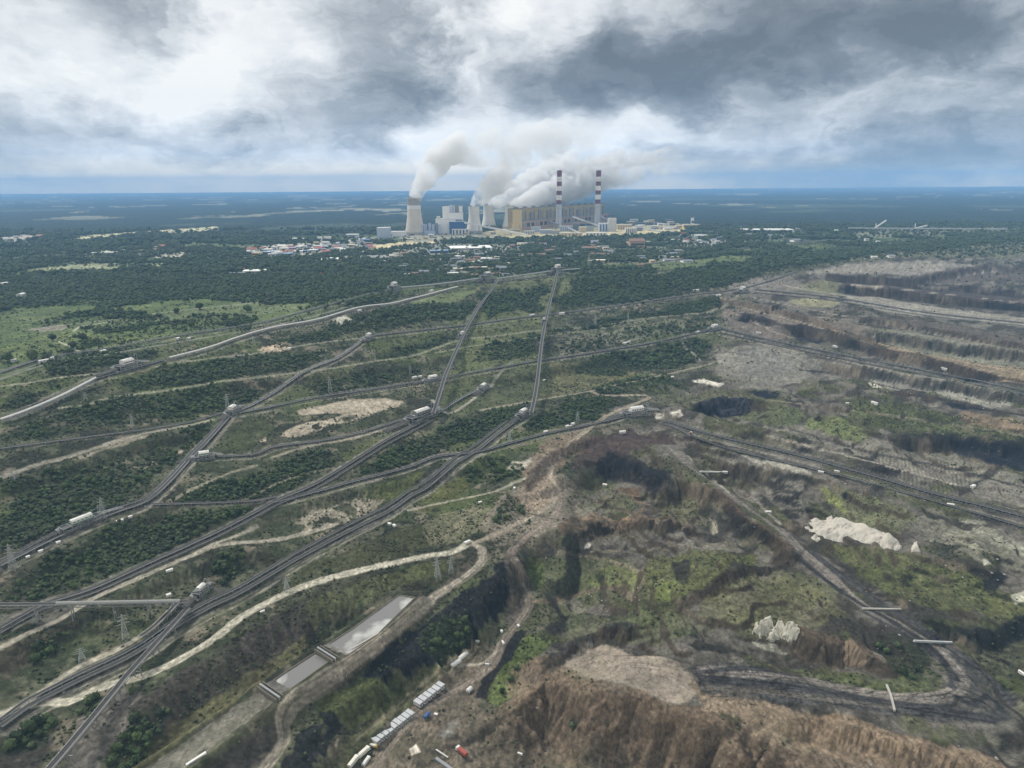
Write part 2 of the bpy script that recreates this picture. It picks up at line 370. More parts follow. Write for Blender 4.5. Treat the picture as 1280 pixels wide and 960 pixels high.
# ---- fields, soils and cleared ground (colour, options)
PALE = (168, 160, 146); SAND = (160, 148, 130)
for P, c, kw in [
 ([(0, 360), (150, 350), (420, 372), (400, 400), (250, 412), (100, 440), (0, 460)], (90, 106, 58), dict(amt=.6, wd=None)),
 ([(95, 408), (180, 396), (300, 380), (360, 372), (395, 376), (370, 390), (280, 398), (180, 406), (110, 415)], (96, 106, 72), dict(amt=.85, wd=.0, sh=.12)),
 ([(40, 412), (80, 404), (82, 412), (50, 415)], (122, 116, 104), dict(wd=0, sh=0)),
 ([(40, 420), (95, 415), (190, 420), (260, 412), (140, 436), (60, 445), (0, 455), (0, 440)], (94, 106, 60), dict(amt=.75, wd=0, sh=.3)),
 ([(100, 370), (200, 362), (210, 368), (120, 378)], (114, 123, 91), dict(amt=.8, wd=.1)),
 ([(30, 337), (110, 329), (210, 328), (205, 333), (140, 336), (60, 338)], (137, 141, 108), dict(wd=0, edge=2)),
 ([(60, 303), (120, 293), (200, 288), (272, 283), (275, 288), (180, 293), (110, 301)], (176, 172, 134), dict(wd=0, edge=3)),
 ([(0, 297), (30, 293), (55, 296), (30, 303), (0, 303)], (170, 160, 150), dict(wd=0, edge=2)),
 ([(112, 320), (125, 312), (150, 314), (148, 319)], (150, 156, 120), dict(wd=0, edge=1)),
 ([(190, 318), (235, 315), (240, 322), (200, 324)], (170, 164, 150), dict(wd=0, edge=2)),
 ([(300, 325), (312, 308), (400, 300), (480, 296), (470, 308), (430, 316), (370, 322)], (176, 172, 162), dict(wd=.05, edge=4, thr=.42, thsc=60)),
 ([(445, 317), (470, 306), (520, 301), (580, 297), (590, 299), (540, 305), (480, 312)], (196, 180, 138), dict(wd=0, sh=0, edge=1.5)),
 ([(410, 330), (430, 320), (500, 318), (510, 324), (470, 332)], (140, 138, 126), dict(wd=0, edge=2)),
 ([(300, 345), (330, 338), (400, 335), (400, 340), (340, 347)], (158, 156, 140), dict(wd=0, edge=2)),
 ([(490, 312), (560, 304), (640, 306), (640, 314), (560, 320), (500, 320)], (140, 142, 132), dict(wd=.1, edge=3)),
 ([(590, 292), (640, 284), (760, 284), (850, 280), (860, 290), (780, 297), (700, 298), (640, 299), (600, 300)], (186, 172, 130), dict(wd=0, sh=0, edge=3)),
 ([(500, 292), (600, 288), (620, 298), (520, 303), (500, 300)], (140, 138, 122), dict(wd=0, edge=2)),
 ([(850, 303), (900, 297), (910, 305), (870, 312), (840, 310)], (150, 152, 146), dict(wd=.1, edge=3)),
 ([(780, 345), (860, 338), (960, 323), (1000, 318), (990, 322), (880, 340)], (124, 124, 104), dict(wd=0, edge=2)),
 ([(896, 348), (925, 338), (935, 342), (915, 352)], (102, 110, 74), dict(wd=0, edge=2)),
 ([(1050, 292), (1140, 284), (1280, 284), (1280, 292), (1180, 294), (1070, 298)], (118, 120, 100), dict(wd=.1, edge=3)),
 ([(1060, 315), (1140, 300), (1280, 296), (1290, 320), (1150, 322), (1060, 326)], (106, 106, 84), dict(wd=.12, sh=.5, edge=4)),
 ([(505, 383), (530, 372), (600, 362), (585, 372), (540, 384)], (96, 106, 68), dict(wd=0, sh=.1)),
 ([(460, 394), (490, 388), (520, 388), (470, 398)], (103, 108, 77), dict(wd=0)),
 ([(417, 400), (430, 396), (455, 402), (450, 408), (420, 407)], (168, 164, 150), dict(wd=0, sh=0)),
 ([(320, 437), (345, 428), (372, 428), (365, 436), (330, 443)], (176, 156, 132), dict(thr=.45, sh=.1)),
 ([(570, 405), (575, 388), (590, 385), (585, 405)], (101, 105, 70), dict(wd=0)),
 ([(480, 318), (560, 314), (640, 312), (650, 330), (640, 344), (560, 346), (500, 340)], (134, 132, 120), dict(amt=.9, thr=.45, thsc=45, wd=.12, edge=4)),
 ([(640, 300), (760, 298), (860, 303), (850, 325), (760, 335), (650, 332)], (128, 128, 116), dict(amt=.9, thr=.5, thsc=45, wd=.15, edge=4)),
 ([(850, 288), (1000, 284), (1010, 300), (900, 310), (850, 308)], (124, 128, 122), dict(amt=.8, thr=.5, thsc=60, wd=.2, edge=4)),
 ([(250, 318), (420, 322), (480, 320), (470, 334), (330, 345), (260, 340)], (120, 122, 104), dict(amt=.8, thr=.52, thsc=50, wd=.2, edge=4)),
 ([(0, 300), (140, 305), (300, 310), (290, 330), (0, 335)], (96, 108, 84), dict(amt=.7, thr=.5, thsc=80, wd=.3, edge=4)),
 # belt corridors between the woods
 ([(612, 355), (640, 352), (700, 345), (720, 350), (700, 380), (690, 420), (640, 440), (560, 510), (545, 505), (575, 440), (590, 390)], (92, 98, 60), dict(amt=.8, wd=0, sh=.15)),
 ([(605, 460), (660, 440), (700, 450), (690, 500), (640, 505), (560, 520), (550, 510), (590, 470)], (82, 88, 59), dict(amt=.7, wd=0, sh=.2)),
 ([(690, 455), (730, 452), (800, 465), (760, 480), (690, 500), (675, 500)], (100, 98, 66), dict(amt=.8, wd=0, sh=.2)),
 ([(700, 420), (760, 412), (800, 405), (860, 398), (865, 412), (800, 425), (700, 445), (690, 430)], (116, 114, 98), dict(amt=.8, thr=.42, wd=.05, sh=.5)),
 # bare sand on the bank
 ([(372, 514), (400, 506), (440, 500), (480, 497), (505, 502), (498, 508), (450, 512), (428, 516), (400, 517), (378, 519)], SAND, dict(edge=3, wd=0, sh=.0)),
 ([(348, 545), (372, 532), (400, 524), (430, 518), (470, 508), (498, 508), (470, 516), (440, 527), (410, 532), (392, 540), (365, 548)], SAND, dict(edge=5, thr=.38, wd=0, sh=.1)),
 ([(310, 548), (325, 541), (338, 552), (315, 553)], SAND, dict(thr=.42)),
 ([(163, 586), (190, 575), (196, 580), (175, 588)], SAND, dict(edge=2, sh=0)),
 ([(205, 572), (228, 560), (230, 566), (212, 574)], SAND, dict(thr=.42, edge=2)),
 ([(90, 575), (160, 548), (200, 540), (150, 558), (105, 573)], (150, 140, 122), dict(amt=.7, edge=3, sh=0)),
 ([(270, 560), (290, 530), (330, 520), (340, 540), (300, 572), (275, 570)], (66, 72, 46), dict(amt=.9, wd=0, sh=.1)),
 ([(305, 510), (340, 495), (370, 480), (400, 465), (450, 450), (440, 465), (400, 478), (360, 500), (310, 520)], (84, 88, 56), dict(amt=.8, wd=0, sh=.3)),
 ([(655, 576), (690, 560), (693, 575), (680, 590), (650, 588), (636, 590), (640, 577)], PALE, dict(thr=.36, edge=4, sh=.1)),
 ([(350, 655), (420, 625), (470, 612), (485, 625), (440, 650), (380, 668)], (132, 124, 108), dict(thr=.42, sh=.4, wd=0)),
 ([(450, 625), (470, 607), (530, 590), (520, 605), (490, 625)], (78, 84, 46), dict(amt=.9, wd=0, sh=0)),
 ([(520, 640), (540, 610), (580, 595), (600, 600), (570, 620), (540, 640)], (84, 86, 46), dict(amt=.9, wd=0, sh=.1)),
 ([(430, 565), (470, 548), (500, 545), (480, 560), (450, 575), (432, 580)], (84, 88, 46), dict(amt=.8, wd=0, sh=.1)),
 ([(340, 735), (400, 700), (470, 672), (530, 655), (545, 680), (480, 700), (420, 715), (360, 740)], (66, 68, 44), dict(amt=.85, wd=0, sh=.12)),
 ([(530, 660), (560, 640), (620, 630), (640, 640), (600, 665), (560, 680), (540, 680)], (112, 108, 84), dict(amt=.7, wd=0, sh=.35)),
 ([(250, 730), (290, 735), (240, 770), (215, 770)], (84, 82, 78), dict(amt=.8, sh=0, wd=0)),
 ([(90, 800), (110, 778), (180, 768), (190, 785), (130, 810), (90, 820)], (70, 77, 49), dict(amt=.9, sh=.2)),
 ([(0, 770), (80, 745), (110, 755), (70, 775), (0, 790)], (108, 106, 100), dict(amt=.6)),
 ([(0, 815), (30, 800), (90, 775), (100, 785), (40, 830), (0, 850)], (70, 64, 52), dict(amt=.8, sh=.4)),
 ([(170, 872), (262, 818), (340, 770), (385, 750), (400, 775), (395, 795), (330, 850), (250, 905), (160, 970), (130, 970), (150, 920)], (66, 60, 56), dict(amt=.85, sh=.55, wd=0, str_=.2)),
 ([(385, 752), (430, 735), (520, 705), (560, 700), (560, 712), (500, 735), (430, 765), (390, 790), (380, 775)], (81, 85, 52), dict(amt=.9, sh=.12, wd=0)),
 ([(395, 800), (330, 850), (240, 915), (180, 970), (120, 975), (200, 915), (300, 845), (380, 790)], (90, 88, 58), dict(amt=.8, sh=.15)),
 ([(545, 735), (590, 700), (597, 712), (550, 750), (500, 790), (400, 870), (380, 870), (420, 830), (480, 785), (520, 750)], (84, 76, 68), dict(amt=.8, sh=.1, thr=.38)),
 ([(110, 880), (155, 860), (180, 865), (150, 920), (110, 975), (80, 975)], (104, 98, 92), dict(amt=.9, sh=0)),
 ([(0, 945), (40, 925), (70, 915), (60, 945), (30, 980), (0, 980)], (60, 56, 52), dict(amt=.9, sh=.2)),
 # between ponds and coal bank
 ([(395, 880), (430, 850), (460, 835), (520, 845), (510, 870), (470, 900), (430, 915), (400, 905)], (69, 75, 42), dict(amt=.95, sh=.08)),
 ([(520, 845), (600, 790), (610, 805), (560, 845), (480, 905), (430, 960), (410, 950), (470, 890)], (96, 98, 66), dict(amt=.8, sh=.15)),
 ([(455, 845), (480, 812), (527, 780), (560, 755), (605, 725), (630, 695), (648, 705), (640, 740), (615, 780), (590, 805), (540, 830), (500, 855)], (30, 31, 36), dict(amt=.97, edge=8, esc=20, sh=.14, var=.5, thr=.27)),
 ([(530, 790), (570, 772), (600, 780), (590, 800), (545, 822), (525, 815)], (48, 56, 40), dict(amt=.8, sh=1, wd=.5, edge=8)),
 ([(345, 975), (370, 920), (400, 890), (420, 900), (415, 925), (390, 975)], (32, 33, 36), dict(amt=.95, edge=7, sh=.2, var=.5, thr=.28)),
 ([(240, 975), (290, 930), (345, 905), (350, 930), (320, 975)], (74, 68, 64), dict(amt=.9, edge=4, sh=.3, var=.4)),
 # works yard at the bottom
 ([(430, 975), (480, 905), (560, 840), (600, 800), (640, 800), (620, 850), (600, 880), (640, 975)], (112, 100, 86), dict(amt=.9, sh=.0)),
 ([(600, 975), (600, 900), (660, 900), (760, 930), (820, 975)], (98, 88, 74), dict(amt=.8, sh=.15)),
 ([(595, 872), (605, 830), (625, 800), (655, 790), (650, 830), (625, 860), (612, 875)], (30, 30, 34), dict(amt=.95, edge=7, sh=0)),
 ([(545, 920), (565, 900), (575, 905), (560, 925)], (120, 116, 108), dict(amt=.9, edge=.6)),
 ([(512, 936), (520, 930), (526, 940), (515, 944)], (210, 200, 186), dict(edge=1, soft=1)),
 ([(610, 875), (618, 845), (640, 825), (655, 800), (690, 790), (700, 800), (660, 830), (640, 870), (620, 885)], (85, 95, 50), dict(amt=.95, sh=.5)),
 # centre: trench and heaps
 ([(628, 700), (640, 685), (650, 700), (662, 740), (665, 770), (640, 790), (630, 780), (640, 745)], (84, 76, 70), dict(amt=.9, sh=0)),
 ([(655, 700), (665, 688), (682, 700), (680, 735), (668, 735), (660, 720)], (81, 93, 46), dict(amt=.95, edge=2, sh=0)),
 ([(664, 690), (690, 672), (700, 680), (690, 700), (680, 700)], (44, 46, 42), dict(amt=.9, edge=3, sh=.4)),
 ([(705, 672), (735, 660), (740, 670), (715, 684)], (88, 104, 55), dict(amt=.9, edge=2)),
 ([(723, 680), (732, 673), (740, 676), (736, 685), (727, 687)], (214, 206, 192), dict(edge=1, soft=.8, sh=0)),
 ([(735, 670), (770, 665), (780, 675), (745, 690)], (98, 92, 84), dict(edge=2)),
 ([(625, 620), (690, 590), (720, 610), (740, 650), (700, 660), (650, 680), (620, 680), (600, 660)], (122, 112, 100), dict(amt=.8, sh=.15, str_=.25)),
 ([(640, 632), (660, 600), (690, 595), (695, 620), (680, 640), (650, 645)], (146, 128, 108), dict(amt=.7, sh=0)),
 ([(715, 575), (740, 545), (790, 537), (840, 550), (845, 557), (800, 560), (750, 575), (715, 590)], (76, 62, 60), dict(amt=.95, sh=0)),
 ([(660, 570), (690, 548), (750, 535), (740, 552), (715, 570), (700, 590), (680, 600), (650, 600)], (118, 102, 86), dict(amt=.85, sh=.05, str_=.3)),
 ([(745, 580), (760, 563), (790, 575), (830, 588), (842, 598), (830, 612), (825, 626), (812, 622), (805, 608), (775, 600), (750, 592)], (38, 36, 42), dict(amt=.97, edge=4, sh=0, var=.4)),
 ([(760, 600), (800, 612), (812, 630), (800, 640), (740, 640), (700, 650), (700, 660), (740, 660), (790, 655), (810, 640)], (116, 92, 72), dict(amt=.9, sh=0, str_=.4)),
 ([(835, 600), (880, 620), (910, 640), (870, 660), (830, 650), (820, 630)], (96, 94, 66), dict(amt=.8, sh=.4)),
 ([(800, 575), (850, 575), (880, 600), (860, 600), (830, 592)], (78, 78, 58), dict(amt=.8, sh=.4)),
 ([(680, 700), (740, 690), (790, 700), (800, 720), (760, 735), (700, 745), (670, 735)], (87, 92, 61), dict(amt=.8, sh=.2)),
 ([(735, 722), (770, 705), (800, 715), (798, 735), (750, 735)], (107, 114, 63), dict(amt=.8, edge=4, sh=.1)),
 ([(810, 700), (900, 690), (950, 690), (900, 725), (860, 750), (820, 750), (800, 730)], (92, 96, 54), dict(amt=.85, sh=.2)),
 ([(815, 735), (850, 725), (845, 750), (822, 752)], (107, 117, 60), dict(amt=.8, edge=3)),
 ([(838, 700), (860, 700), (862, 725), (850, 730), (842, 715)], (48, 46, 44), dict(amt=.9, edge=4)),
 ([(850, 752), (900, 730), (975, 695), (985, 700), (930, 728), (880, 760)], (72, 66, 62), dict(amt=.9, edge=2, sh=0)),
 ([(670, 795), (715, 765), (785, 762), (790, 772), (740, 778), (700, 790), (680, 800)], (44, 43, 44), dict(amt=.9, edge=3, sh=0)),
 ([(840, 790), (868, 788), (872, 797), (848, 796)], (38, 40, 38), dict(amt=.9, edge=2)),
 ([(860, 806), (900, 806), (930, 818), (870, 812)], (42, 42, 40), dict(amt=.9, edge=2)),
 ([(715, 765), (820, 760), (900, 775), (860, 800), (760, 800), (700, 800)], (89, 94, 63), dict(amt=.6, sh=.1)),
 ([(880, 745), (960, 720), (1020, 730), (1060, 770), (1000, 790), (930, 790), (880, 780)], (100, 98, 66), dict(amt=.7, sh=.15)),
 # brown spoil heap
 ([(690, 826), (735, 808), (770, 812), (830, 822), (865, 848), (880, 872), (850, 880), (800, 865), (740, 850), (715, 835)], (156, 142, 127), dict(amt=.93, edge=8, soft=3, sh=0, var=.06)),
 ([(640, 840), (670, 818), (700, 822), (740, 848), (800, 866), (860, 884), (940, 912), (1000, 945), (1020, 990), (800, 990), (720, 910), (660, 885), (630, 870)], (114, 96, 78), dict(amt=.93, edge=6, sh=.05, str_=.05)),
 ([(800, 900), (880, 905), (950, 930), (990, 990), (780, 990)], (116, 98, 76), dict(amt=.6, edge=5, str_=.3)),
 ([(674, 895), (690, 875), (695, 890), (684, 898)], (40, 34, 32), dict(amt=.95, edge=1.5)),
 ([(710, 905), (720, 893), (724, 902), (716, 914)], (48, 70, 38), dict(amt=.95, edge=1.5, sh=.8)),
 ([(860, 850), (930, 865), (1010, 895), (1100, 940), (1180, 990), (1050, 990), (960, 925), (880, 885)], (134, 116, 96), dict(amt=.9, sh=0, str_=.3)),
 ([(1010, 900), (1050, 892), (1100, 912), (1180, 938), (1290, 962), (1290, 990), (1180, 990), (1060, 945), (1005, 925)], (130, 108, 84), dict(amt=.9, sh=0, str_=.2)),
 # tracked black ground
 ([(865, 838), (900, 828), (980, 838), (1060, 848), (1110, 862), (1180, 868), (1200, 850), (1190, 830), (1150, 800), (1250, 830), (1275, 870), (1260, 900), (1180, 905), (1100, 890), (1020, 880), (940, 875), (880, 868)], (74, 72, 72), dict(amt=.92, edge=4, sh=0, str_=.3)),
 ([(1040, 840), (1100, 850), (1180, 862), (1190, 855), (1170, 868), (1100, 866), (1040, 856)], (89, 95, 62), dict(amt=.8, sh=.2)),
 ([(1120, 838), (1150, 832), (1180, 845), (1175, 858), (1140, 856)], (82, 90, 54), dict(amt=.9, sh=.6, edge=3)),
 ([(930, 820), (1040, 838), (1140, 862), (1180, 866), (1140, 868), (1040, 850), (930, 830)], (84, 90, 52), dict(amt=.85, sh=.2)),
 ([(1000, 782), (1030, 790), (1055, 800), (1090, 812), (1095, 830), (1060, 832), (1010, 812)], (84, 70, 58), dict(amt=.9, edge=4, sh=0)),
 ([(1052, 802), (1065, 800), (1080, 815), (1080, 830), (1055, 826)], (132, 108, 84), dict(amt=.9, edge=1.5)),
 ([(1095, 800), (1130, 790), (1165, 825), (1150, 850), (1110, 845)], (54, 60, 42), dict(amt=.9, sh=.7, edge=3)),
 ([(1040, 680), (1130, 690), (1220, 720), (1290, 760), (1290, 790), (1200, 770), (1110, 750), (1070, 715)], (88, 92, 52), dict(amt=.85, sh=.25)),
 ([(1150, 770), (1200, 775), (1290, 775), (1290, 870), (1220, 830), (1170, 800)], (70, 76, 44), dict(amt=.9, sh=.5)),
 ([(1190, 782), (1240, 788), (1290, 768), (1290, 790), (1250, 815), (1210, 800)], (38, 38, 38), dict(amt=.9, edge=4, sh=.3)),
 ([(1230, 725), (1248, 712), (1260, 722), (1245, 738), (1230, 738)], (34, 35, 38), dict(amt=.95, edge=2)),
 ([(1126, 720), (1140, 718), (1138, 734), (1128, 732)], (40, 40, 38), dict(amt=.9, edge=2)),
 ([(1160, 672), (1180, 665), (1200, 680), (1190, 700), (1160, 690)], (60, 60, 56), dict(amt=.8, sh=.6)),
 ([(1130, 650), (1180, 650), (1290, 690), (1290, 712), (1230, 695), (1160, 672)], (136, 132, 116), dict(amt=.65, edge=8, sh=0, str_=.6)),
 ([(1195, 645), (1230, 655), (1290, 685), (1290, 695), (1240, 680)], (158, 156, 138), dict(amt=.6, edge=8, str_=.6, thr=.42)),
 ([(1020, 600), (1100, 625), (1150, 645), (1120, 670), (1060, 650), (1030, 625)], (104, 106, 76), dict(amt=.8, sh=.25)),
 ([(1025, 605), (1050, 622), (1065, 645), (1050, 640), (1030, 622)], (126, 130, 70), dict(amt=.8, edge=2)),
 ([(1050, 617), (1058, 614), (1060, 624), (1054, 626)], (30, 32, 40), dict(edge=1, soft=1)),
 ([(985, 640), (1005, 638), (1022, 646), (1018, 655), (1008, 668), (990, 650)], (70, 52, 46), dict(amt=.95, edge=2, sh=0)),
 ([(900, 565), (940, 572), (1000, 595), (1012, 640), (980, 640), (940, 600), (900, 585)], (108, 102, 94), dict(amt=.9, sh=0, str_=.4)),
 ([(925, 568), (960, 572), (1000, 585), (1016, 594), (985, 590), (940, 578)], (176, 170, 156), dict(amt=.8, edge=2)),
 # bench with ploughed grids right of the long belt
 ([(930, 540), (960, 532), (1010, 552), (1090, 575), (1280, 640), (1280, 600), (1180, 560), (1060, 540), (980, 528)], (124, 118, 108), dict(amt=.85, sh=0)),
 ([(1005, 545), (1015, 552), (1008, 565), (1000, 566)], (60, 56, 54), dict(edge=1.5)),
 ([(1088, 570), (1096, 566), (1085, 588), (1078, 588)], (56, 52, 50), dict(edge=1.5)),
 ([(1235, 582), (1250, 585), (1225, 605), (1200, 622), (1195, 618), (1225, 600)], (60, 56, 52), dict(edge=2)),
 ([(1010, 525), (1040, 518), (1085, 545), (1080, 555), (1040, 545), (1010, 535)], (104, 113, 67), dict(amt=.9, edge=4, sh=.2)),
 ([(940, 505), (975, 500), (1000, 520), (990, 535), (940, 530), (920, 520)], (93, 99, 67), dict(amt=.85, sh=.2)),
 ([(1080, 500), (1200, 520), (1290, 545), (1290, 560), (1180, 548), (1090, 530), (1060, 515)], (80, 86, 52), dict(amt=.85, sh=.6)),
 ([(1180, 548), (1230, 552), (1290, 562), (1290, 592), (1240, 580), (1190, 562)], (28, 31, 42), dict(amt=.95, edge=4, sh=0)),
 ([(872, 506), (885, 498), (920, 497), (938, 502), (935, 518), (905, 522), (876, 514)], (24, 27, 40), dict(amt=.98, edge=2, sh=0)),
 ([(935, 487), (955, 487), (975, 492), (970, 499), (950, 497)], (28, 30, 42), dict(amt=.97, edge=2)),
 ([(1183, 503), (1195, 500), (1245, 510), (1240, 515), (1190, 511)], (26, 29, 40), dict(amt=.97, edge=1.5)),
 ([(1240, 527), (1252, 525), (1252, 530), (1242, 530)], (28, 30, 38), dict(edge=1)),
 ([(820, 492), (900, 485), (960, 486), (880, 500), (860, 510), (830, 505)], (92, 92, 68), dict(amt=.8, sh=.2)),
 ([(865, 476), (880, 474), (905, 479), (900, 483)], (206, 200, 186), dict(edge=1, soft=1)),
 ([(835, 515), (850, 512), (855, 520), (840, 524)], (196, 188, 176), dict(edge=2, soft=1)),
 ([(818, 516), (830, 515), (832, 522), (820, 524)], (196, 188, 176), dict(edge=2, soft=1)),
 # grey spoil fans above
 ([(900, 440), (960, 430), (1030, 450), (1050, 470), (1000, 480), (930, 485), (900, 470)], (126, 121, 112), dict(amt=.85, sh=0, str_=.35)),
 ([(925, 440), (950, 432), (985, 450), (975, 475), (930, 472)], (112, 110, 104), dict(amt=.8, edge=3)),
 ([(1085, 472), (1110, 470), (1200, 487), (1250, 500), (1270, 505), (1240, 512), (1180, 495), (1100, 482)], (148, 144, 132), dict(amt=.8, edge=3)),
 ([(1086, 478), (1098, 476), (1102, 484), (1092, 485)], (190, 182, 164), dict(edge=1)),
 ([(1200, 515), (1290, 530), (1290, 545), (1210, 530)], (140, 118, 92), dict(amt=.8, edge=3)),
 ([(1108, 432), (1200, 445), (1290, 462), (1290, 480), (1200, 468), (1110, 448)], (140, 122, 98), dict(amt=.8, edge=3, str_=.2)),
 ([(975, 400), (1010, 395), (1060, 400), (1110, 425), (1080, 425), (1030, 410), (985, 405)], (116, 104, 92), dict(amt=.7, edge=3)),
 ([(1080, 410), (1140, 415), (1200, 425), (1290, 440), (1290, 462), (1200, 450), (1120, 432)], (122, 120, 102), dict(amt=.85, edge=3, str_=.3)),
 ([(1035, 348), (1100, 354), (1180, 362), (1290, 376), (1290, 394), (1200, 385), (1120, 372), (1050, 362)], (72, 63, 63), dict(amt=.9, edge=2, sh=0)),
 ([(1050, 366), (1120, 376), (1220, 390), (1290, 398), (1290, 410), (1200, 400), (1110, 390), (1060, 378)], (144, 138, 126), dict(amt=.8, edge=2, sh=0)),
 ([(985, 362), (1040, 350), (1052, 358), (1052, 370), (1020, 366)], (112, 110, 82), dict(amt=.9, edge=3)),
 ([(985, 376), (1010, 372), (1050, 378), (1040, 384), (1000, 382)], (140, 136, 104), dict(amt=.9, edge=2)),
 ([(1010, 342), (1060, 330), (1150, 326), (1230, 330), (1150, 345), (1060, 342)], (138, 132, 122), dict(amt=.85, edge=3, sh=0)),
 ([(1140, 345), (1200, 334), (1290, 333), (1290, 352), (1220, 352)], (88, 78, 74), dict(amt=.85, edge=3, str_=.3)),
 ([(1070, 395), (1160, 402), (1290, 425), (1290, 438), (1180, 415), (1080, 405)], (88, 78, 72), dict(amt=.8, edge=3)),
 ([(920, 350), (985, 345), (1010, 360), (960, 372), (925, 372), (905, 385), (900, 375)], (124, 116, 108), dict(amt=.8, edge=3, sh=.05)),
 ([(905, 385), (960, 385), (990, 405), (980, 425), (930, 420), (905, 405)], (112, 100, 92), dict(amt=.8, edge=4, sh=.02)),
 ([(985, 407), (1004, 402), (1040, 412), (1030, 425), (1000, 428), (990, 420)], (40, 38, 46), dict(amt=.95, edge=2)),
 # white bits of sand
 ([(1228, 700), (1236, 700), (1238, 705), (1230, 707)], (180, 176, 160), dict(edge=1, soft=1)),
 ([(1265, 745), (1290, 735), (1290, 752), (1270, 755)], (170, 168, 150), dict(edge=2, soft=1)),
 ([(890, 642), (894, 640), (896, 665), (892, 668)], (160, 152, 136), dict(edge=3, soft=1.5, amt=.8)),
 ([(935, 797), (960, 805), (990, 810), (985, 815), (950, 808)], (166, 162, 146), dict(edge=3, soft=1.5, amt=.8)),
 ([(762, 512), (780, 505), (790, 510), (800, 520), (770, 524)], (110, 104, 98), dict(edge=2)),
]: ppoly(P, c, **kw)
# ---- woodland and scrub
for P, wd, sh in [
 ([(5, 745), (60, 700), (120, 668), (180, 646), (320, 634), (332, 640), (250, 667), (180, 702), (110, 732), (50, 752), (10, 757)], 1, 1),
 ([(205, 634), (215, 620), (300, 600), (345, 586), (387, 562), (412, 560), (428, 574), (430, 582), (400, 597), (362, 615), (325, 624), (300, 628)], 1, 1),
 ([(447, 600), (475, 572), (525, 545), (550, 534), (620, 514), (662, 508), (640, 525), (600, 546), (550, 570), (500, 588), (457, 600)], 1, 1),
 ([(692, 508), (717, 496), (762, 496), (772, 505), (750, 520), (720, 528), (662, 542), (637, 549), (650, 535), (672, 518)], 1, 1),
 ([(0, 545), (60, 520), (120, 500), (200, 490), (330, 480), (330, 498), (240, 520), (150, 533), (60, 545), (0, 552)], .75, 1),
 ([(0, 600), (60, 585), (100, 580), (160, 560), (240, 540), (240, 560), (200, 590), (190, 612), (110, 630), (0, 660)], .3, .9),
 ([(0, 632), (60, 606), (130, 600), (180, 606), (130, 645), (60, 680), (0, 705)], .75, 1),
 ([(52, 462), (60, 450), (130, 446), (205, 438), (150, 455), (90, 470)], 1, 1),
 ([(0, 495), (50, 488), (68, 480), (75, 490), (30, 505), (0, 512)], .5, 1),
 ([(155, 478), (215, 456), (320, 446), (325, 464), (270, 474), (200, 484), (165, 488)], .85, 1),
 ([(300, 447), (390, 436), (450, 430), (400, 450), (360, 465), (300, 470)], .6, 1),
 ([(478, 440), (560, 420), (572, 418), (556, 432), (500, 446), (470, 450)], .95, 1),
 ([(330, 432), (400, 412), (440, 402), (490, 386), (590, 376), (585, 398), (520, 406), (430, 418), (350, 430)], .85, 1),
 ([(385, 500), (400, 480), (440, 468), (540, 455), (535, 470), (480, 480), (420, 490)], .5, 1),
 ([(590, 455), (600, 435), (640, 425), (660, 428), (640, 450), (600, 458)], .4, .8),
 ([(300, 352), (400, 342), (545, 345), (530, 358), (470, 366), (380, 378), (330, 382)], 1, 1),
 ([(0, 345), (200, 335), (330, 328), (560, 322), (560, 345), (400, 355), (250, 370), (100, 375), (0, 385)], .8, .5),
 ([(720, 354), (760, 347), (850, 342), (960, 322), (1280, 292), (1290, 300), (1100, 318), (990, 334), (920, 358), (850, 368), (775, 378), (700, 388), (690, 375), (705, 362)], 1, 1),
 ([(600, 402), (605, 372), (640, 364), (638, 385), (615, 402)], 1, 1),
 ([(648, 388), (650, 370), (680, 358), (682, 374), (665, 395)], 1, 1),
 ([(690, 410), (775, 396), (890, 376), (880, 388), (800, 398), (740, 409), (690, 417)], .95, 1),
 ([(700, 458), (780, 441), (870, 426), (885, 446), (830, 460), (780, 468), (720, 466)], .9, 1),
 ([(632, 444), (640, 430), (670, 420), (673, 432), (650, 446)], .95, 1),
 ([(700, 430), (800, 408), (880, 400), (890, 410), (800, 425), (720, 440)], .2, 1),
 ([(0, 930), (60, 897), (75, 905), (60, 935), (10, 945)], 1, 1),
 ([(100, 885), (104, 870), (125, 862), (130, 875), (112, 897)], 1, 1),
 ([(275, 692), (298, 688), (306, 712), (285, 725), (268, 712)], 1, 1),
 ([(235, 545), (240, 525), (256, 523), (258, 540), (245, 550)], 1, 1),
 ([(430, 655), (470, 640), (520, 640), (480, 660), (420, 680)], .1, .5),
 ([(560, 590), (620, 575), (650, 590), (620, 605), (580, 610)], .3, .9),
 ([(610, 650), (640, 625), (660, 635), (650, 655), (620, 660)], .3, .9),
 ([(350, 730), (420, 700), (540, 665), (540, 676), (420, 712), (350, 742)], 0, .7),
 ([(130, 975), (150, 915), (200, 880), (215, 890), (190, 930), (160, 975)], .5, 1),
 ([(35, 825), (50, 805), (80, 800), (75, 815), (50, 835)], .8, 1),
 ([(780, 475), (830, 466), (840, 480), (800, 490), (750, 490)], .5, .9),
]:
    m, a = pmask(P, 4, 14, 30)
    a = a * (.6 + .4 * sst(.36, .46, fbm(gx[m], gy[m], 26, 3, 49)))
    WD[m] = WD[m] * (1 - a) + wd * a; SH[m] = SH[m] * (1 - a) + sh * a
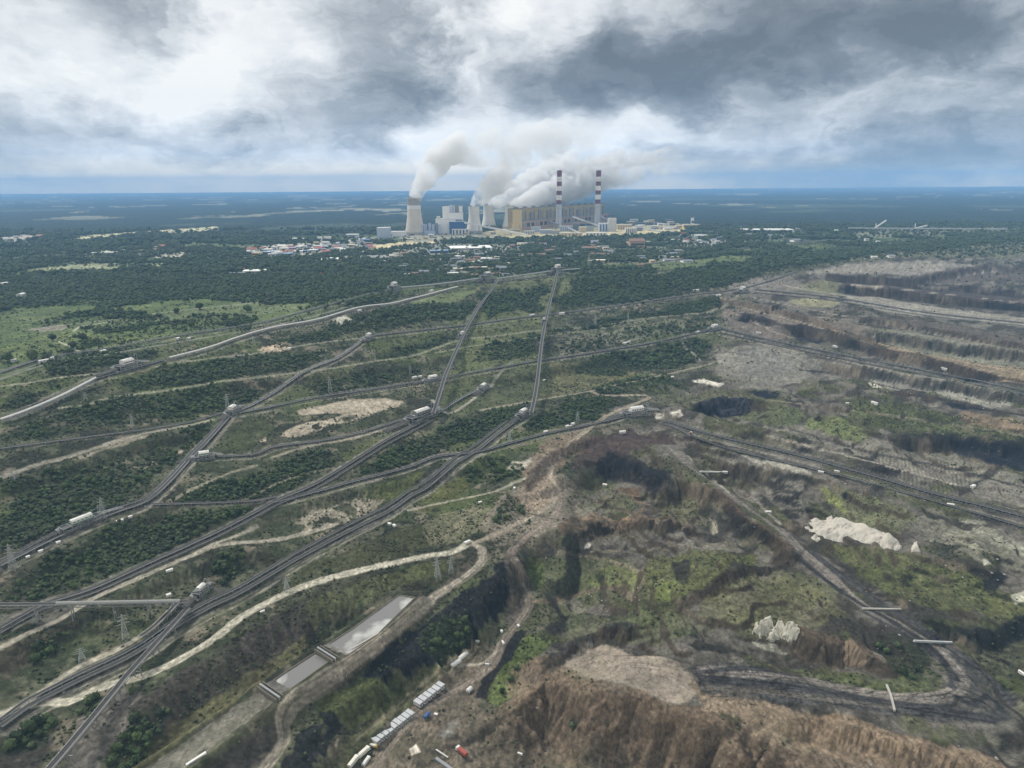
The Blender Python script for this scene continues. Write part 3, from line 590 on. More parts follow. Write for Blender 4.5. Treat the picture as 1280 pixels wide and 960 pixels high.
# ---- conveyor corridors (dark dust), tracks and roads
BELTS = {}
DUST = np.zeros(N)
def belt(name, P, dust=12, col=(102, 99, 93), amt=.72, off=0):
    BELTS[name] = P
    pline(P, dust * .85, col, amt=amt, soft=2.5, tr=.8, edge=3.5, k=.9, var=.3)
    Wd_ = GP(P)[:, :2]; md = sub(Wd_, dust); dd_ = poly_dist(gx[md], gy[md], Wd_)[0]; DUST[md] = np.maximum(DUST[md], sst(dust * .8, dust * .3, dd_))
    if dust >= 10:
        Q = np.array(dens(P, 12)); dq = np.gradient(Q, axis=0); dq /= np.hypot(dq[:, 0], dq[:, 1])[:, None]
        nn_ = np.stack([-dq[:, 1], dq[:, 0]], 1) * np.sign(dq[:, :1] + 1e-6)
        for o_, c_, w_ in ((.9, (140, 134, 122), 2.2), (-.75, (128, 124, 114), 1.6), (.35, (48, 47, 48), 1.6)):
            m_per = 853.0 / np.maximum(GP(Q, 1e9)[:, 1] if False else hit(Q[:, 0], Q[:, 1], zat)[:, 1], 200)
            pline((Q + nn_ * (o_ * dust * .5 * m_per * .6)[:, None])[::2], w_, c_, amt=.6, tr=.4, edge=1.2, soft=.5)
belt('rim', [(0, 467), (62, 447), (130, 437), (212, 422), (320, 405), (380, 390), (435, 375), (492, 362), (597, 352)], 14, (104, 104, 98), .6)
belt('white', [(0, 523), (47, 507), (110, 477), (150, 466), (205, 451), (217, 449), (262, 437), (295, 425), (340, 412), (395, 402), (450, 386), (485, 382), (515, 375), (572, 360)], 16)
belt('plainroad', [(620, 352), (695, 342), (725, 340), (815, 330), (920, 312), (1000, 303), (1100, 296)], 16, (124, 122, 116), .6)
belt('bench3', [(460, 421), (510, 415), (582, 407), (640, 399), (700, 392), (775, 382), (850, 371), (920, 362), (960, 352), (995, 340)], 13)
belt('diag', [(460, 421), (425, 447), (382, 465), (350, 487), (320, 505), (295, 516)], 16, (112, 110, 102), .7)
belt('diag2', [(290, 517), (260, 552), (240, 572), (215, 600), (185, 627), (150, 640), (109, 656), (67, 675), (0, 709)], 18)
belt('short5', [(0, 562), (112, 547), (175, 539), (235, 529), (282, 516)], 8)
belt('bench6', [(300, 517), (337, 510), (400, 497), (475, 486), (512, 480), (545, 475), (620, 461), (670, 452), (725, 444), (815, 429), (870, 417), (905, 411)], 13)
belt('pit6', [(905, 412), (974, 428), (1078, 449), (1167, 466), (1256, 484), (1300, 493)], 16, (74, 70, 72), .85)
belt('pit7', [(944, 362), (1033, 371), (1090, 380), (1167, 392), (1300, 406)], 16, (76, 70, 72), .85)
belt('low10', [(540, 521), (512, 536), (485, 550), (450, 572), (410, 597), (382, 612), (345, 627), (320, 641), (262, 671), (187, 705), (112, 739), (56, 757), (0, 787)], 13)
belt('mid5', [(270, 572), (320, 569), (340, 560), (400, 552), (450, 542), (500, 527), (537, 520)], 10, (110, 106, 100), .7)
belt('low11', [(660, 518), (645, 527), (620, 545), (595, 565), (567, 582), (535, 610), (512, 622), (487, 640), (433, 667), (367, 703), (300, 743), (262, 761), (210, 791), (165, 821), (94, 855), (37, 885), (0, 911)], 20)
belt('low12', [(340, 630), (400, 615), (435, 605), (470, 596), (515, 584), (545, 572), (597, 566), (637, 555), (687, 542), (737, 532), (792, 519)], 12)
belt('pit13', [(832, 527), (870, 539), (920, 552), (989, 568), (1084, 594), (1167, 618), (1227, 633), (1300, 652)], 20, (80, 76, 74), .85)
belt('pit14', [(832, 531), (900, 559), (1019, 588), (1123, 615), (1300, 666)], 8, (58, 56, 58), .85)
belt('link', [(190, 632), (262, 630), (320, 627), (345, 622)], 8)
belt('yard', [(600, 378), (583, 402)], 6)
ROADS = [
 ('dirt_road', [(587, 678), (567, 690), (533, 695), (487, 705), (433, 717), (383, 732), (340, 750), (300, 773), (262, 802), (210, 832), (165, 849), (127, 859), (86, 877), (56, 878), (0, 893)], 7.0, (164, 158, 142), .2),
 ('dirt_road', [(30, 882), (56, 862), (94, 836), (150, 810), (187, 787), (210, 765)], 4.5, (172, 164, 146), .08),
 ('gravel_road', [(0, 810), (37, 791), (75, 774), (120, 746), (180, 720), (240, 694), (277, 681), (333, 676), (377, 668), (420, 655)], 6.5, (152, 144, 130), .15),
 ('gravel_road', [(240, 694), (262, 682), (300, 668), (320, 658)], 4.5, (156, 148, 134), .1),
 ('haul_road', [(587, 680), (602, 686), (603, 700), (583, 720), (533, 753), (487, 790), (443, 823), (400, 853), (367, 873), (352, 900), (354, 927), (327, 965)], 8.5, (140, 131, 118), .45),
 ('dirt_road', [(0, 597), (50, 580), (92, 569), (150, 550), (190, 540), (235, 532), (265, 525)], 8, (140, 134, 122), .15),
 ('dirt_road', [(75, 510), (107, 506), (140, 497), (215, 487), (275, 477), (320, 472), (362, 467), (417, 460), (465, 452), (515, 445), (545, 435), (575, 425), (620, 420), (675, 413), (740, 408), (800, 399), (850, 394), (890, 389), (912, 378), (930, 362)], 6.5, (132, 130, 112), .12),
 ('dirt_road', [(545, 441), (600, 431), (675, 421), (750, 411), (810, 400)], 5, (128, 128, 106), .1),
 ('dirt_road', [(0, 483), (45, 477), (82, 471), (140, 465)], 5, (140, 136, 118), .1),
 ('dirt_road', [(215, 454), (272, 447), (320, 442), (390, 430), (457, 422)], 5, (140, 136, 122), .1),
 ('dirt_road', [(0, 474), (60, 455), (140, 442), (215, 429), (322, 411), (385, 397), (440, 382)], 5, (128, 126, 118), .1),
 ('dirt_road', [(40, 411), (110, 403), (170, 396), (210, 390), (300, 380), (360, 374)], 7, (140, 136, 126), .1),
 ('dirt_road', [(92, 414), (100, 408), (140, 402)], 5, (170, 166, 152), .05),
 ('dirt_road', [(60, 422), (85, 432), (100, 440)], 4, (170, 166, 152), .05),
 ('dirt_road', [(600, 513), (660, 502), (737, 489), (775, 480), (815, 472), (850, 464), (890, 454), (905, 448)], 4.5, (146, 138, 122), .1),
 ('dirt_road', [(737, 489), (750, 494), (807, 494), (812, 497), (780, 510), (755, 522), (735, 537), (715, 553), (690, 582), (686, 596), (697, 612), (690, 630), (665, 645), (620, 668), (590, 680)], 6.5, (146, 134, 118), .2),
 ('dirt_road', [(510, 638), (560, 627), (620, 614), (640, 604), (675, 592), (690, 582)], 5, (146, 140, 124), .1),
 ('haul_road', [(837, 560), (865, 585), (895, 605), (920, 624), (946, 642), (983, 668), (1000, 687), (1040, 723), (1080, 758), (1133, 787), (1180, 820), (1203, 848), (1190, 868), (1133, 872), (1053, 860), (987, 846), (920, 840), (880, 838)], 11, (118, 110, 104), .35),
 ('haul_road', [(683, 620), (700, 612), (702, 625), (690, 650), (660, 668), (640, 690)], 9, (118, 106, 96), .35),
 ('haul_road', [(645, 700), (655, 730), (662, 755), (650, 775), (630, 800), (615, 830), (590, 850), (540, 880), (500, 915), (460, 975)], 9, (112, 102, 92), .35),
 ('dirt_road', [(668, 752), (700, 750), (740, 738), (775, 735), (790, 750)], 5, (112, 98, 82), .2),
 ('dirt_road', [(700, 690), (760, 700), (800, 715), (805, 730), (795, 740)], 4, (112, 102, 84), .2),
 ('dirt_road', [(740, 690), (820, 686), (900, 680), (950, 678)], 5, (104, 98, 84), .2),
 ('dirt_road', [(540, 500), (560, 517), (590, 500), (605, 487), (612, 482)], 5, (156, 150, 138), .1),
 ('dirt_road', [(640, 452), (622, 470), (612, 485)], 5, (124, 122, 108), .1),
 ('dirt_road', [(852, 428), (862, 438), (875, 450)], 5, (150, 146, 132), .1),
 ('dirt_road', [(300, 628), (350, 603), (400, 588), (420, 585)], 3, (120, 116, 98), .1),
 ('dirt_road', [(290, 590), (240, 612), (215, 625)], 5, (130, 124, 108), .1),
 ('dirt_road', [(320, 582), (290, 590)], 5, (130, 124, 108), .1),
 ('dirt_road', [(340, 572), (385, 558), (440, 548), (500, 532), (535, 525)], 5, (140, 132, 116), .15),
]
ROADN = []
for i, (nm, P, w, c, tr) in enumerate(ROADS):
    ROADN.append(nm); pline(P, w * (1 if i == 0 else .85), c, amt=1 if i == 0 else .82, tr=tr * 1.5, rid=i + 1, edge=1.0)
for P, w, c, tr in [   # wheel ruts and slip lines crossing the works
 ([(1000, 700), (1060, 745), (1120, 780), (1170, 815), (1195, 850)], 5, (48, 47, 50), .5),
 ([(1015, 690), (1080, 740), (1150, 785), (1230, 840), (1262, 880)], 7, (66, 64, 66), .5),
 ([(1080, 765), (1140, 800), (1185, 835), (1190, 860)], 4, (60, 58, 60), .5),
 ([(880, 848), (960, 856), (1050, 868), (1150, 885), (1240, 900)], 7, (56, 54, 56), .6),
 ([(880, 860), (940, 862), (1020, 872), (1110, 884)], 5, (90, 84, 78), .5),
 ([(870, 842), (930, 835), (1000, 845)], 4, (60, 58, 60), .5),
 ([(1195, 870), (1215, 880), (1235, 870), (1255, 890)], 4, (50, 50, 52), .4),
 ([(470, 905), (520, 870), (600, 810)], 1.2, (150, 140, 110), .1),
 ([(440, 930), (480, 895), (520, 862), (560, 830), (590, 810)], 1.0, (160, 150, 120), .1),
 ([(905, 600), (940, 622), (975, 655)], 4, (126, 118, 108), .3),
 ([(860, 570), (880, 590), (910, 615)], 3, (146, 136, 122), .3),
 ([(640, 560), (700, 545), (750, 530)], 2, (120, 104, 92), .2),
 ([(905, 395), (940, 415), (960, 425)], 8, (110, 102, 98), .3),
 ([(900, 372), (930, 385), (990, 400), (1040, 415), (1100, 440)], 6, (140, 126, 108), .2),
 ([(560, 830), (600, 830), (620, 815)], 2, (150, 140, 126), .2),
 ([(700, 665), (720, 655), (760, 652), (790, 660)], 3, (100, 88, 74), .2),
]: pline(P, w, c, tr=tr, edge=1.0)
SEAMS = [   # benches and seams of the far pit walls
 ([(1042, 345), (1096, 350), (1155, 355), (1212, 361), (1300, 370)], 15, (56, 48, 50), .4), ([(1051, 361), (1102, 366), (1167, 375), (1236, 383), (1300, 390)], 18, (52, 46, 48), .4),
 ([(1060, 355.5), (1110, 359.5), (1170, 366.5), (1300, 381)], 5, (146, 138, 124), .2), ([(985, 358), (1033, 366), (1090, 375), (1167, 388), (1300, 400)], 12, (142, 136, 124), .2),
 ([(1140, 352), (1180, 344), (1236, 335), (1300, 337)], 9, (60, 52, 50), .3), ([(1190, 347), (1240, 340), (1300, 342)], 5, (140, 132, 120), .2), ([(1010, 340), (1080, 334), (1160, 328), (1240, 322)], 9, (136, 130, 118), .2),
 ([(1105, 393), (1170, 402), (1240, 415), (1300, 425)], 10, (72, 62, 54), .4), ([(1066, 425), (1108, 438), (1167, 453), (1230, 469), (1300, 480)], 14, (78, 62, 50), .4), ([(1040, 412), (1100, 430), (1167, 445), (1300, 471)], 6, (148, 130, 104), .2),
 ([(900, 419), (974, 434), (1078, 456), (1167, 475), (1256, 493)], 5, (128, 120, 108), .3), ([(930, 380), (980, 392), (1040, 410), (1100, 432)], 10, (96, 78, 64), .3), ([(940, 372), (1000, 384), (1060, 396), (1120, 404)], 6, (134, 126, 112), .2),
 ([(1000, 462), (1060, 470), (1120, 486), (1200, 502)], 7, (64, 60, 56), .4), ([(1100, 489), (1180, 500), (1240, 513), (1290, 522)], 9, (58, 50, 46), .4), ([(960, 500), (1060, 512), (1180, 529), (1290, 546)], 4, (124, 114, 98), .3),
 ([(920, 400), (960, 402), (1000, 415)], 8, (48, 44, 48), .3), ([(905, 390), (930, 396), (960, 412), (990, 422)], 5, (130, 120, 110), .2), ([(1010, 395), (1090, 403), (1180, 420), (1300, 443)], 5, (128, 120, 106), .2),
 ([(905, 432), (960, 428), (1020, 444), (1090, 462)], 6, (70, 66, 62), .4), ([(860, 452), (900, 440), (940, 445)], 5, (80, 74, 68), .4), ([(940, 528), (1000, 540), (1090, 566), (1180, 584), (1290, 612)], 5, (72, 68, 64), .4),
 ([(1150, 330), (1200, 325), (1290, 318)], 8, (88, 92, 62), .3), ([(960, 545), (1020, 560), (1100, 580), (1200, 607)], 4, (150, 142, 130), .2), ([(850, 545), (930, 562), (1000, 584), (1080, 604)], 5, (66, 62, 60), .3),
 ([(655, 640), (700, 650), (760, 655), (830, 690)], 3, (80, 72, 60), .4), ([(700, 600), (740, 625), (800, 650), (850, 690)], 3, (84, 76, 62), .4), ([(900, 700), (960, 740), (1000, 790)], 3, (78, 78, 54), .3), ([(1080, 690), (1160, 740), (1240, 760)], 4, (72, 76, 50), .3),
]
for P, w, c, tr in SEAMS: pline(P, w, c, tr=tr, edge=1.4, soft=.6)
# winding wheel tracks over the tracked black ground
m, a = pmask([(865, 835), (980, 835), (1100, 860), (1200, 860), (1150, 800), (1250, 830), (1275, 880), (1180, 908), (1000, 885), (870, 875)], 3, 4)
x, y = gx[m], gy[m]
wx = fbm(x, y, 40, 2, 51) * 40; wy = fbm(x, y, 40, 2, 52) * 40
l1 = np.abs(vnoise((x * .3 + wx) / 5, (y + wy) / 3.2, 53) - .5) ; l2 = np.abs(vnoise((x + wy) / 6, (y * 1.3 - wx) / 3, 54) - .5)
f = 1 - .55 * a * sst(.10, .0, l1) - .4 * a * sst(.08, 0, l2) + .35 * a * sst(.32, .42, l1)
C[m] *= f[:, None]
# ruts all over the pit floor
m = np.nonzero(rmk > .3)[0]; x, y = gx[m], gy[m]
wx = fbm(x, y, 90, 2, 55) * 120; wy = fbm(x, y, 90, 2, 56) * 120
l1 = np.abs(vnoise((x + wx) / 22, (y + wy) / 9, 57) - .5)
C[m] *= (1 - .3 * sst(.035, 0, l1) * sst(.45, .55, n_big[m]))[:, None]
# ploughed rows on the bench right of the long belt
m, a = pmask([(1088, 590), (1100, 570), (1180, 575), (1235, 590), (1200, 620), (1150, 612)], 2, 1)
W = wpoly([(1095, 585), (1200, 612)]); dv = W[1] - W[0]; dv /= np.hypot(*dv)
ph = (gx[m] * dv[0] + gy[m] * dv[1])
C[m] *= (1 + .25 * a * np.sin(ph * 1.6))[:, None]
# face colour of the scarps
for (W, h, w, R, g, c) in S_W:
    if c is None: continue
    m = sub(W, w * 2 + 10); x, y = gx[m], gy[m]
    d, s, arc, L, ends = poly_dist(x, y, W); sd = d * s + (fbm(x, y, 16, 4, 61) - .5) * w * .8
    a = sst(-2, 1, sd) * sst(w * 1.35, w * .75, sd) * (1 - sst(0, w, ends)) * .8
    gn = fbm(arc * .8 + sd * .3, sd * 2.2, 9, 4, 62)
    dk = 1 + .7 * (gn - .5) + .3 * (n_pix[m] - .5)
    C[m] = C[m] * (1 - a[:, None]) + (alb(c) * dk[:, None]) * a[:, None]
    SH[m] *= 1 - .8 * a; WD[m] *= 1 - a
for P, w, c, tr in SEAMS[:22]: pline(P, w * .8, c, amt=.75, tr=tr, edge=1.2, soft=.5)
for k, (W, zz) in P_W.items():
    m, a = pmask(None, .8, .3 if k != 'pond_lower' else 2.5, 8, W=W); a = a * (1 if k != 'pond_lower' else .8); WD[m] *= 1 - a; SH[m] *= 1 - a
    col = {'pond_upper': (128, 124, 116), 'pond_middle': (104, 100, 96), 'pond_lower': (120, 115, 104)}[k]
    C[m] = C[m] * (1 - a[:, None]) + alb(col) * (1 + .3 * (n_sm[m] - .5))[:, None] * a[:, None]
    m = sub(W, 12); d = poly_dist(gx[m], gy[m], np.vstack([W, W[:1]]))[0]; c = sst(10, 5, d); WD[m] *= 1 - c; SH[m] *= 1 - c
hf = np.abs(fbm(gxz, gyz, 6.5, 3, 63) - .5) ; hg = fbm(gxz, gyz, 3.0, 2, 64)
nearw = sst(1500, 500, gy)
stp = sst(.42, .80, SLP + .25 * (n_sm - .5)) * sst(2200, 1500, gy) * (.25 + .75 * rmk)
_m, _a = pmask([(600, 870), (660, 822), (760, 830), (870, 850), (1010, 895), (1290, 965), (1290, 990), (600, 990)], 8, 10); stp[_m] *= 1 - .75 * _a
fc_ = mix(np.broadcast_to(alb((66, 56, 46)), (N, 3)), alb((30, 29, 30)), sst(.50, .60, fbm(gx, gy, 90, 3, 94)))
fc_ = mix(fc_, alb((112, 100, 84)), sst(.60, .70, fbm(gx, gy, 45, 3, 95)) * .8)
stp *= sst(.012, .035, C.mean(1))
C = mix(C, fc_, stp * .8); SH *= 1 - .75 * stp; WD *= 1 - .5 * stp
edge_ = np.clip((np.roll(SLP, -3 * NU) - SLP), 0, 1) * rmk * sst(1500, 900, gy)
_m, _a = pmask([(690, 826), (735, 808), (770, 812), (830, 822), (865, 848), (880, 872), (850, 880), (800, 865), (740, 850), (715, 835)], 3, 5)
n_pix[_m] = n_pix[_m] * (1 - .7 * _a) + .5 * .7 * _a; n_sm[_m] = n_sm[_m] * (1 - .5 * _a) + .25 * _a
C *= (0.64 + 0.72 * n_pix)[:, None] * (0.84 + .32 * n_sm)[:, None]
C *= (1 - nearw * rmk * (.38 * sst(.05, 0, hf)) + nearw * .3 * sst(.70, .78, hg) * (1 - .5 * rmk))[:, None]
# ground under woodland is dark litter and undergrowth
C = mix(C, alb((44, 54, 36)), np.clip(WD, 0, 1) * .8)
C = np.clip(C, .004, .8)
WDG = WD.reshape(NY, NU); SHG = SH.reshape(NY, NU)
# ------------------------------------------------------------------ materials
def new_mat(name):
    m = bpy.data.materials.new(name); m.use_nodes = True
    nt = m.node_tree; b = nt.nodes['Principled BSDF']
    return m, nt, b
MATS = {}
def pm(name, col, rough=.8, metal=0.0, noise=.15, scale=.6, spec=.3, srgb=True):
    """plain procedural material: a base colour broken up by object-space noise"""
    if name in MATS: return MATS[name]
    m, nt, b = new_mat(name); L = nt.links
    c = lin(col) if srgb else np.array(col)
    tc = nt.nodes.new('ShaderNodeNewGeometry'); n = nt.nodes.new('ShaderNodeTexNoise')
    n.inputs['Scale'].default_value = scale; n.inputs['Detail'].default_value = 5
    L.new(tc.outputs['Position'], n.inputs['Vector'])
    mr = nt.nodes.new('ShaderNodeMapRange'); mr.inputs['From Min'].default_value = .25; mr.inputs['From Max'].default_value = .75
    mr.inputs['To Min'].default_value = 1 - noise; mr.inputs['To Max'].default_value = 1 + noise
    L.new(n.outputs[0], mr.inputs[0])
    v = nt.nodes.new('ShaderNodeVectorMath'); v.operation = 'SCALE'; v.inputs[0].default_value = tuple(float(q) for q in c)
    L.new(mr.outputs[0], v.inputs['Scale']); L.new(v.outputs[0], b.inputs['Base Color'])
    b.inputs['Roughness'].default_value = rough; b.inputs['Metallic'].default_value = metal
    b.inputs['Specular IOR Level'].default_value = spec
    MATS[name] = m; return m

def ground_mat():
    m, nt, b = new_mat('ground_soil'); L = nt.links
    at = nt.nodes.new('ShaderNodeAttribute'); at.attribute_name = 'Col'
    ge = nt.nodes.new('ShaderNodeNewGeometry')
    def noise(s, d, r=.6):
        n = nt.nodes.new('ShaderNodeTexNoise'); n.inputs['Scale'].default_value = s; n.inputs['Detail'].default_value = d; n.inputs['Roughness'].default_value = r
        L.new(ge.outputs['Position'], n.inputs['Vector']); return n
    n1 = noise(.28, 8, .8); n2 = noise(.06, 4)
    a = nt.nodes.new('ShaderNodeMapRange'); a.inputs['From Min'].default_value = .3; a.inputs['From Max'].default_value = .7; a.inputs['To Min'].default_value = .5; a.inputs['To Max'].default_value = 1.5
    L.new(n1.outputs[0], a.inputs[0])
    a2 = nt.nodes.new('ShaderNodeMapRange'); a2.inputs['From Min'].default_value = .3; a2.inputs['From Max'].default_value = .7; a2.inputs['To Min'].default_value = .85; a2.inputs['To Max'].default_value = 1.15
    L.new(n2.outputs[0], a2.inputs[0])
    mu = nt.nodes.new('ShaderNodeMath'); mu.operation = 'MULTIPLY'; L.new(a.outputs[0], mu.inputs[0]); L.new(a2.outputs[0], mu.inputs[1])
    v = nt.nodes.new('ShaderNodeVectorMath'); v.operation = 'SCALE'; L.new(at.outputs['Color'], v.inputs[0]); L.new(mu.outputs[0], v.inputs['Scale'])
    L.new(v.outputs[0], b.inputs['Base Color']); b.inputs['Roughness'].default_value = .95; b.inputs['Specular IOR Level'].default_value = .1
    bp = nt.nodes.new('ShaderNodeBump'); bp.inputs['Strength'].default_value = .7; bp.inputs['Distance'].default_value = 1.6
    L.new(n1.outputs[0], bp.inputs['Height']); L.new(bp.outputs[0], b.inputs['Normal'])
    return m
GM = ground_mat()

def tag(o, label=None, cat=None, group=None, kind=None):
    if label: o['label'] = label
    if cat: o['category'] = cat
    if group: o['group'] = group
    if kind: o['kind'] = kind
    return o
def np_mesh(name, V, Fq, mat, cols=None, smooth=False):
    me = bpy.data.meshes.new(name)
    k = Fq.shape[1]
    me.vertices.add(len(V)); me.vertices.foreach_set('co', V.astype(np.float32).ravel())
    me.loops.add(Fq.size); me.loops.foreach_set('vertex_index', Fq.astype(np.int32).ravel())
    me.polygons.add(len(Fq)); me.polygons.foreach_set('loop_start', np.arange(0, Fq.size, k, dtype=np.int32))
    try: me.polygons.foreach_set('loop_total', np.full(len(Fq), k, np.int32))
    except Exception: pass
    me.polygons.foreach_set('use_smooth', np.full(len(Fq), smooth))
    me.update(calc_edges=True)
    if cols is not None:
        a = me.attributes.new('Col', 'FLOAT_COLOR', 'POINT')
        a.data.foreach_set('color', np.hstack([cols, np.ones((len(V), 1))]).astype(np.float32).ravel())
    me.materials.append(mat)
    o = bpy.data.objects.new(name, me); COL.objects.link(o); return o
V = np.stack([gx, gy, gz], 1)
ii, jj = np.meshgrid(np.arange(NY - 1), np.arange(NU - 1), indexing='ij')
i0 = (ii * NU + jj).ravel()
FQ = np.stack([i0, i0 + 1, i0 + NU + 1, i0 + NU], 1)
fid = np.max(ROADID[FQ], axis=1) * (np.min(ROADID[FQ], axis=1) > 0)
def part_of(mask, name):
    f = FQ[mask]; u, inv = np.unique(f, return_inverse=True)
    return np_mesh(name, V[u], inv.reshape(f.shape), GM, C[u], smooth=True)
tag(part_of(fid == 0, 'ground'), kind='structure')
for i, nm in enumerate(ROADN):
    if (fid == i + 1).any(): tag(part_of(fid == i + 1, nm), kind='structure')
# water in the settling ponds
def water_mat():
    m, nt, b = new_mat('pond_water'); b.inputs['Roughness'].default_value = .12
    g0 = nt.nodes.new('ShaderNodeNewGeometry'); s0 = nt.nodes.new('ShaderNodeTexNoise'); s0.inputs['Scale'].default_value = .05; s0.inputs['Detail'].default_value = 5; nt.links.new(g0.outputs['Position'], s0.inputs['Vector'])
    r0_ = nt.nodes.new('ShaderNodeValToRGB'); nt.links.new(s0.outputs[0], r0_.inputs[0]); e_ = r0_.color_ramp.elements
    e_[0].position = .50; e_[0].color = (.17, .165, .155, 1); e_[1].position = .63; e_[1].color = (.42, .41, .38, 1); nt.links.new(r0_.outputs[0], b.inputs['Base Color'])
    b.inputs['Specular IOR Level'].default_value = .5
    n = nt.nodes.new('ShaderNodeTexNoise'); n.inputs['Scale'].default_value = .8; n.inputs['Detail'].default_value = 3
    g = nt.nodes.new('ShaderNodeNewGeometry'); nt.links.new(g.outputs['Position'], n.inputs['Vector'])
    bp = nt.nodes.new('ShaderNodeBump'); bp.inputs['Strength'].default_value = .08; bp.inputs['Distance'].default_value = .1
    nt.links.new(n.outputs[0], bp.inputs['Height']); nt.links.new(bp.outputs[0], b.inputs['Normal'])
    return m
WM = water_mat()
for k in ('pond_upper', 'pond_middle'):
    W, zz = P_W[k]
    me = bpy.data.meshes.new('pond_water'); me.from_pydata([(x, y, zz - .35) for x, y in W], [], [list(range(len(W)))]); me.materials.append(WM)
    o = bpy.data.objects.new('pond_water', me); COL.objects.link(o); tag(o, kind='structure')
# ------------------------------------------------------------------ trees and scrub
def leaf_mat(name, c, objrandom=False):
    m, nt, b = new_mat(name); L = nt.links
    n = nt.nodes.new('ShaderNodeTexNoise'); n.inputs['Scale'].default_value = .22; n.inputs['Detail'].default_value = 3
    g = nt.nodes.new('ShaderNodeNewGeometry'); L.new(g.outputs['Position'], n.inputs['Vector'])
    n2 = nt.nodes.new('ShaderNodeTexNoise'); n2.inputs['Scale'].default_value = .018; n2.inputs['Detail'].default_value = 2; L.new(g.outputs['Position'], n2.inputs['Vector'])
    ad = nt.nodes.new('ShaderNodeMath'); ad.operation = 'MULTIPLY_ADD'; ad.inputs[1].default_value = .5; L.new(n.outputs[0], ad.inputs[0])
    if objrandom:
        oi = nt.nodes.new('ShaderNodeObjectInfo'); src = oi.outputs['Random']
    else:
        at = nt.nodes.new('ShaderNodeAttribute'); at.attribute_name = 'Col'; src = at.outputs['Fac']
    L.new(src, ad.inputs[2])
    r = nt.nodes.new('ShaderNodeValToRGB'); L.new(ad.outputs[0], r.inputs[0])
    e = r.color_ramp.elements; e[0].position = .25; e[1].position = 1.25 if False else 1.0
    e[0].color = (*[float(q) * .5 for q in lin(c)], 1); e[1].color = (float(lin(c)[0]) * 2.0, float(lin(c)[1]) * 1.75, float(lin(c)[2]) * 1.3, 1)
    hs = nt.nodes.new('ShaderNodeMix'); hs.data_type = 'RGBA'; hs.blend_type = 'MIX'
    mr = nt.nodes.new('ShaderNodeMapRange'); mr.inputs['From Min'].default_value = .45; mr.inputs['From Max'].default_value = .65; L.new(n2.outputs[0], mr.inputs[0]); L.new(mr.outputs[0], hs.inputs[0])
    v = nt.nodes.new('ShaderNodeVectorMath'); v.operation = 'MULTIPLY'; L.new(r.outputs[0], v.inputs[0]); v.inputs[1].default_value = (1.05, .95, 1.25)
    L.new(r.outputs[0], hs.inputs[6]); L.new(v.outputs[0], hs.inputs[7])
    L.new(hs.outputs[2], b.inputs['Base Color']); b.inputs['Roughness'].default_value = .8; b.inputs['Specular IOR Level'].default_value = .15
    return m
LEAF = leaf_mat('tree_leaves', (54, 70, 49)); LEAFO = leaf_mat('tree_leaves_single', (54, 70, 49), True)
SCRUB = leaf_mat('scrub_leaves', (56, 64, 50))
BARK = pm('bark', (92, 82, 72), .9)
def crown(rng, nleaf, core=1, lobes=4, hgt=1.0):
    """unit crown (radius about 1, base at 0): lumpy core lobes and loose leaf sprays"""
    Vs, Fs = [], []; off = 0
    bm = bmesh.new(); bmesh.ops.create_icosphere(bm, subdivisions=core, radius=1.0)
    bv = np.array([v.co[:] for v in bm.verts]); bf = np.array([[v.index for v in f.verts] for f in bm.faces]); bm.free()
    for k in range(lobes):
        a = rng.uniform(0, 2 * PI); rr = 0 if k == 0 else rng.uniform(.35, .62); sz = .72 if k == 0 else rng.uniform(.34, .52)
        c = np.array([math.cos(a) * rr, math.sin(a) * rr, .75 * hgt + (rng.uniform(-.28, .35) if k else 0)])
        v = bv * (1 + rng.uniform(-.22, .22, (len(bv), 1))) * sz * np.array([1, 1, .85 * hgt]) + c
        v[:, 2] = np.maximum(v[:, 2], .02)
        Vs.append(v); Fs.append(bf + off); off += len(v)
    if nleaf:
        d = rng.normal(size=(nleaf, 3)); d[:, 2] = np.abs(d[:, 2]) * .9 - .25; d /= np.linalg.norm(d, axis=1)[:, None]
        c = d * rng.uniform(.72, 1.02, (nleaf, 1)) * np.array([1, 1, .8 * hgt]) + np.array([0, 0, .72 * hgt])
        c[:, 2] = np.maximum(c[:, 2], .05)
        t = rng.normal(size=(nleaf, 3)); t -= d * (t * d).sum(1)[:, None] * .5; t /= np.linalg.norm(t, axis=1)[:, None]
        b = np.cross(d, t); s = rng.uniform(.12, .24, (nleaf, 1))
        tri = np.stack([c + t * s, c + b * s * .9, c - t * s * .7 - b * s * .5], 1).reshape(-1, 3)
        Vs.append(tri); Fs.append(np.arange(nleaf * 3).reshape(-1, 3) + off)
    return np.vstack(Vs), np.vstack(Fs)
_r = np.random.default_rng(5)
LOD = [[crown(_r, 46, 1, 4) for _ in range(6)], [crown(_r, 14, 1, 2) for _ in range(5)], [crown(_r, 6, 0 or 1, 1) for _ in range(4)]]
def octa(rng):
    v = np.array([(1, 0, .6), (0, 1, .6), (-1, 0, .6), (0, -1, .6), (0, 0, 1.35), (.5, .5, .1), (-.5, -.5, .1)], float) * (1 + rng.uniform(-.25, .25, (7, 1)))
    return v, np.array([(0, 1, 4), (1, 2, 4), (2, 3, 4), (3, 0, 4), (0, 5, 1), (3, 6, 2), (0, 3, 5), (2, 1, 6)])
LOD.append([octa(_r) for _ in range(4)])
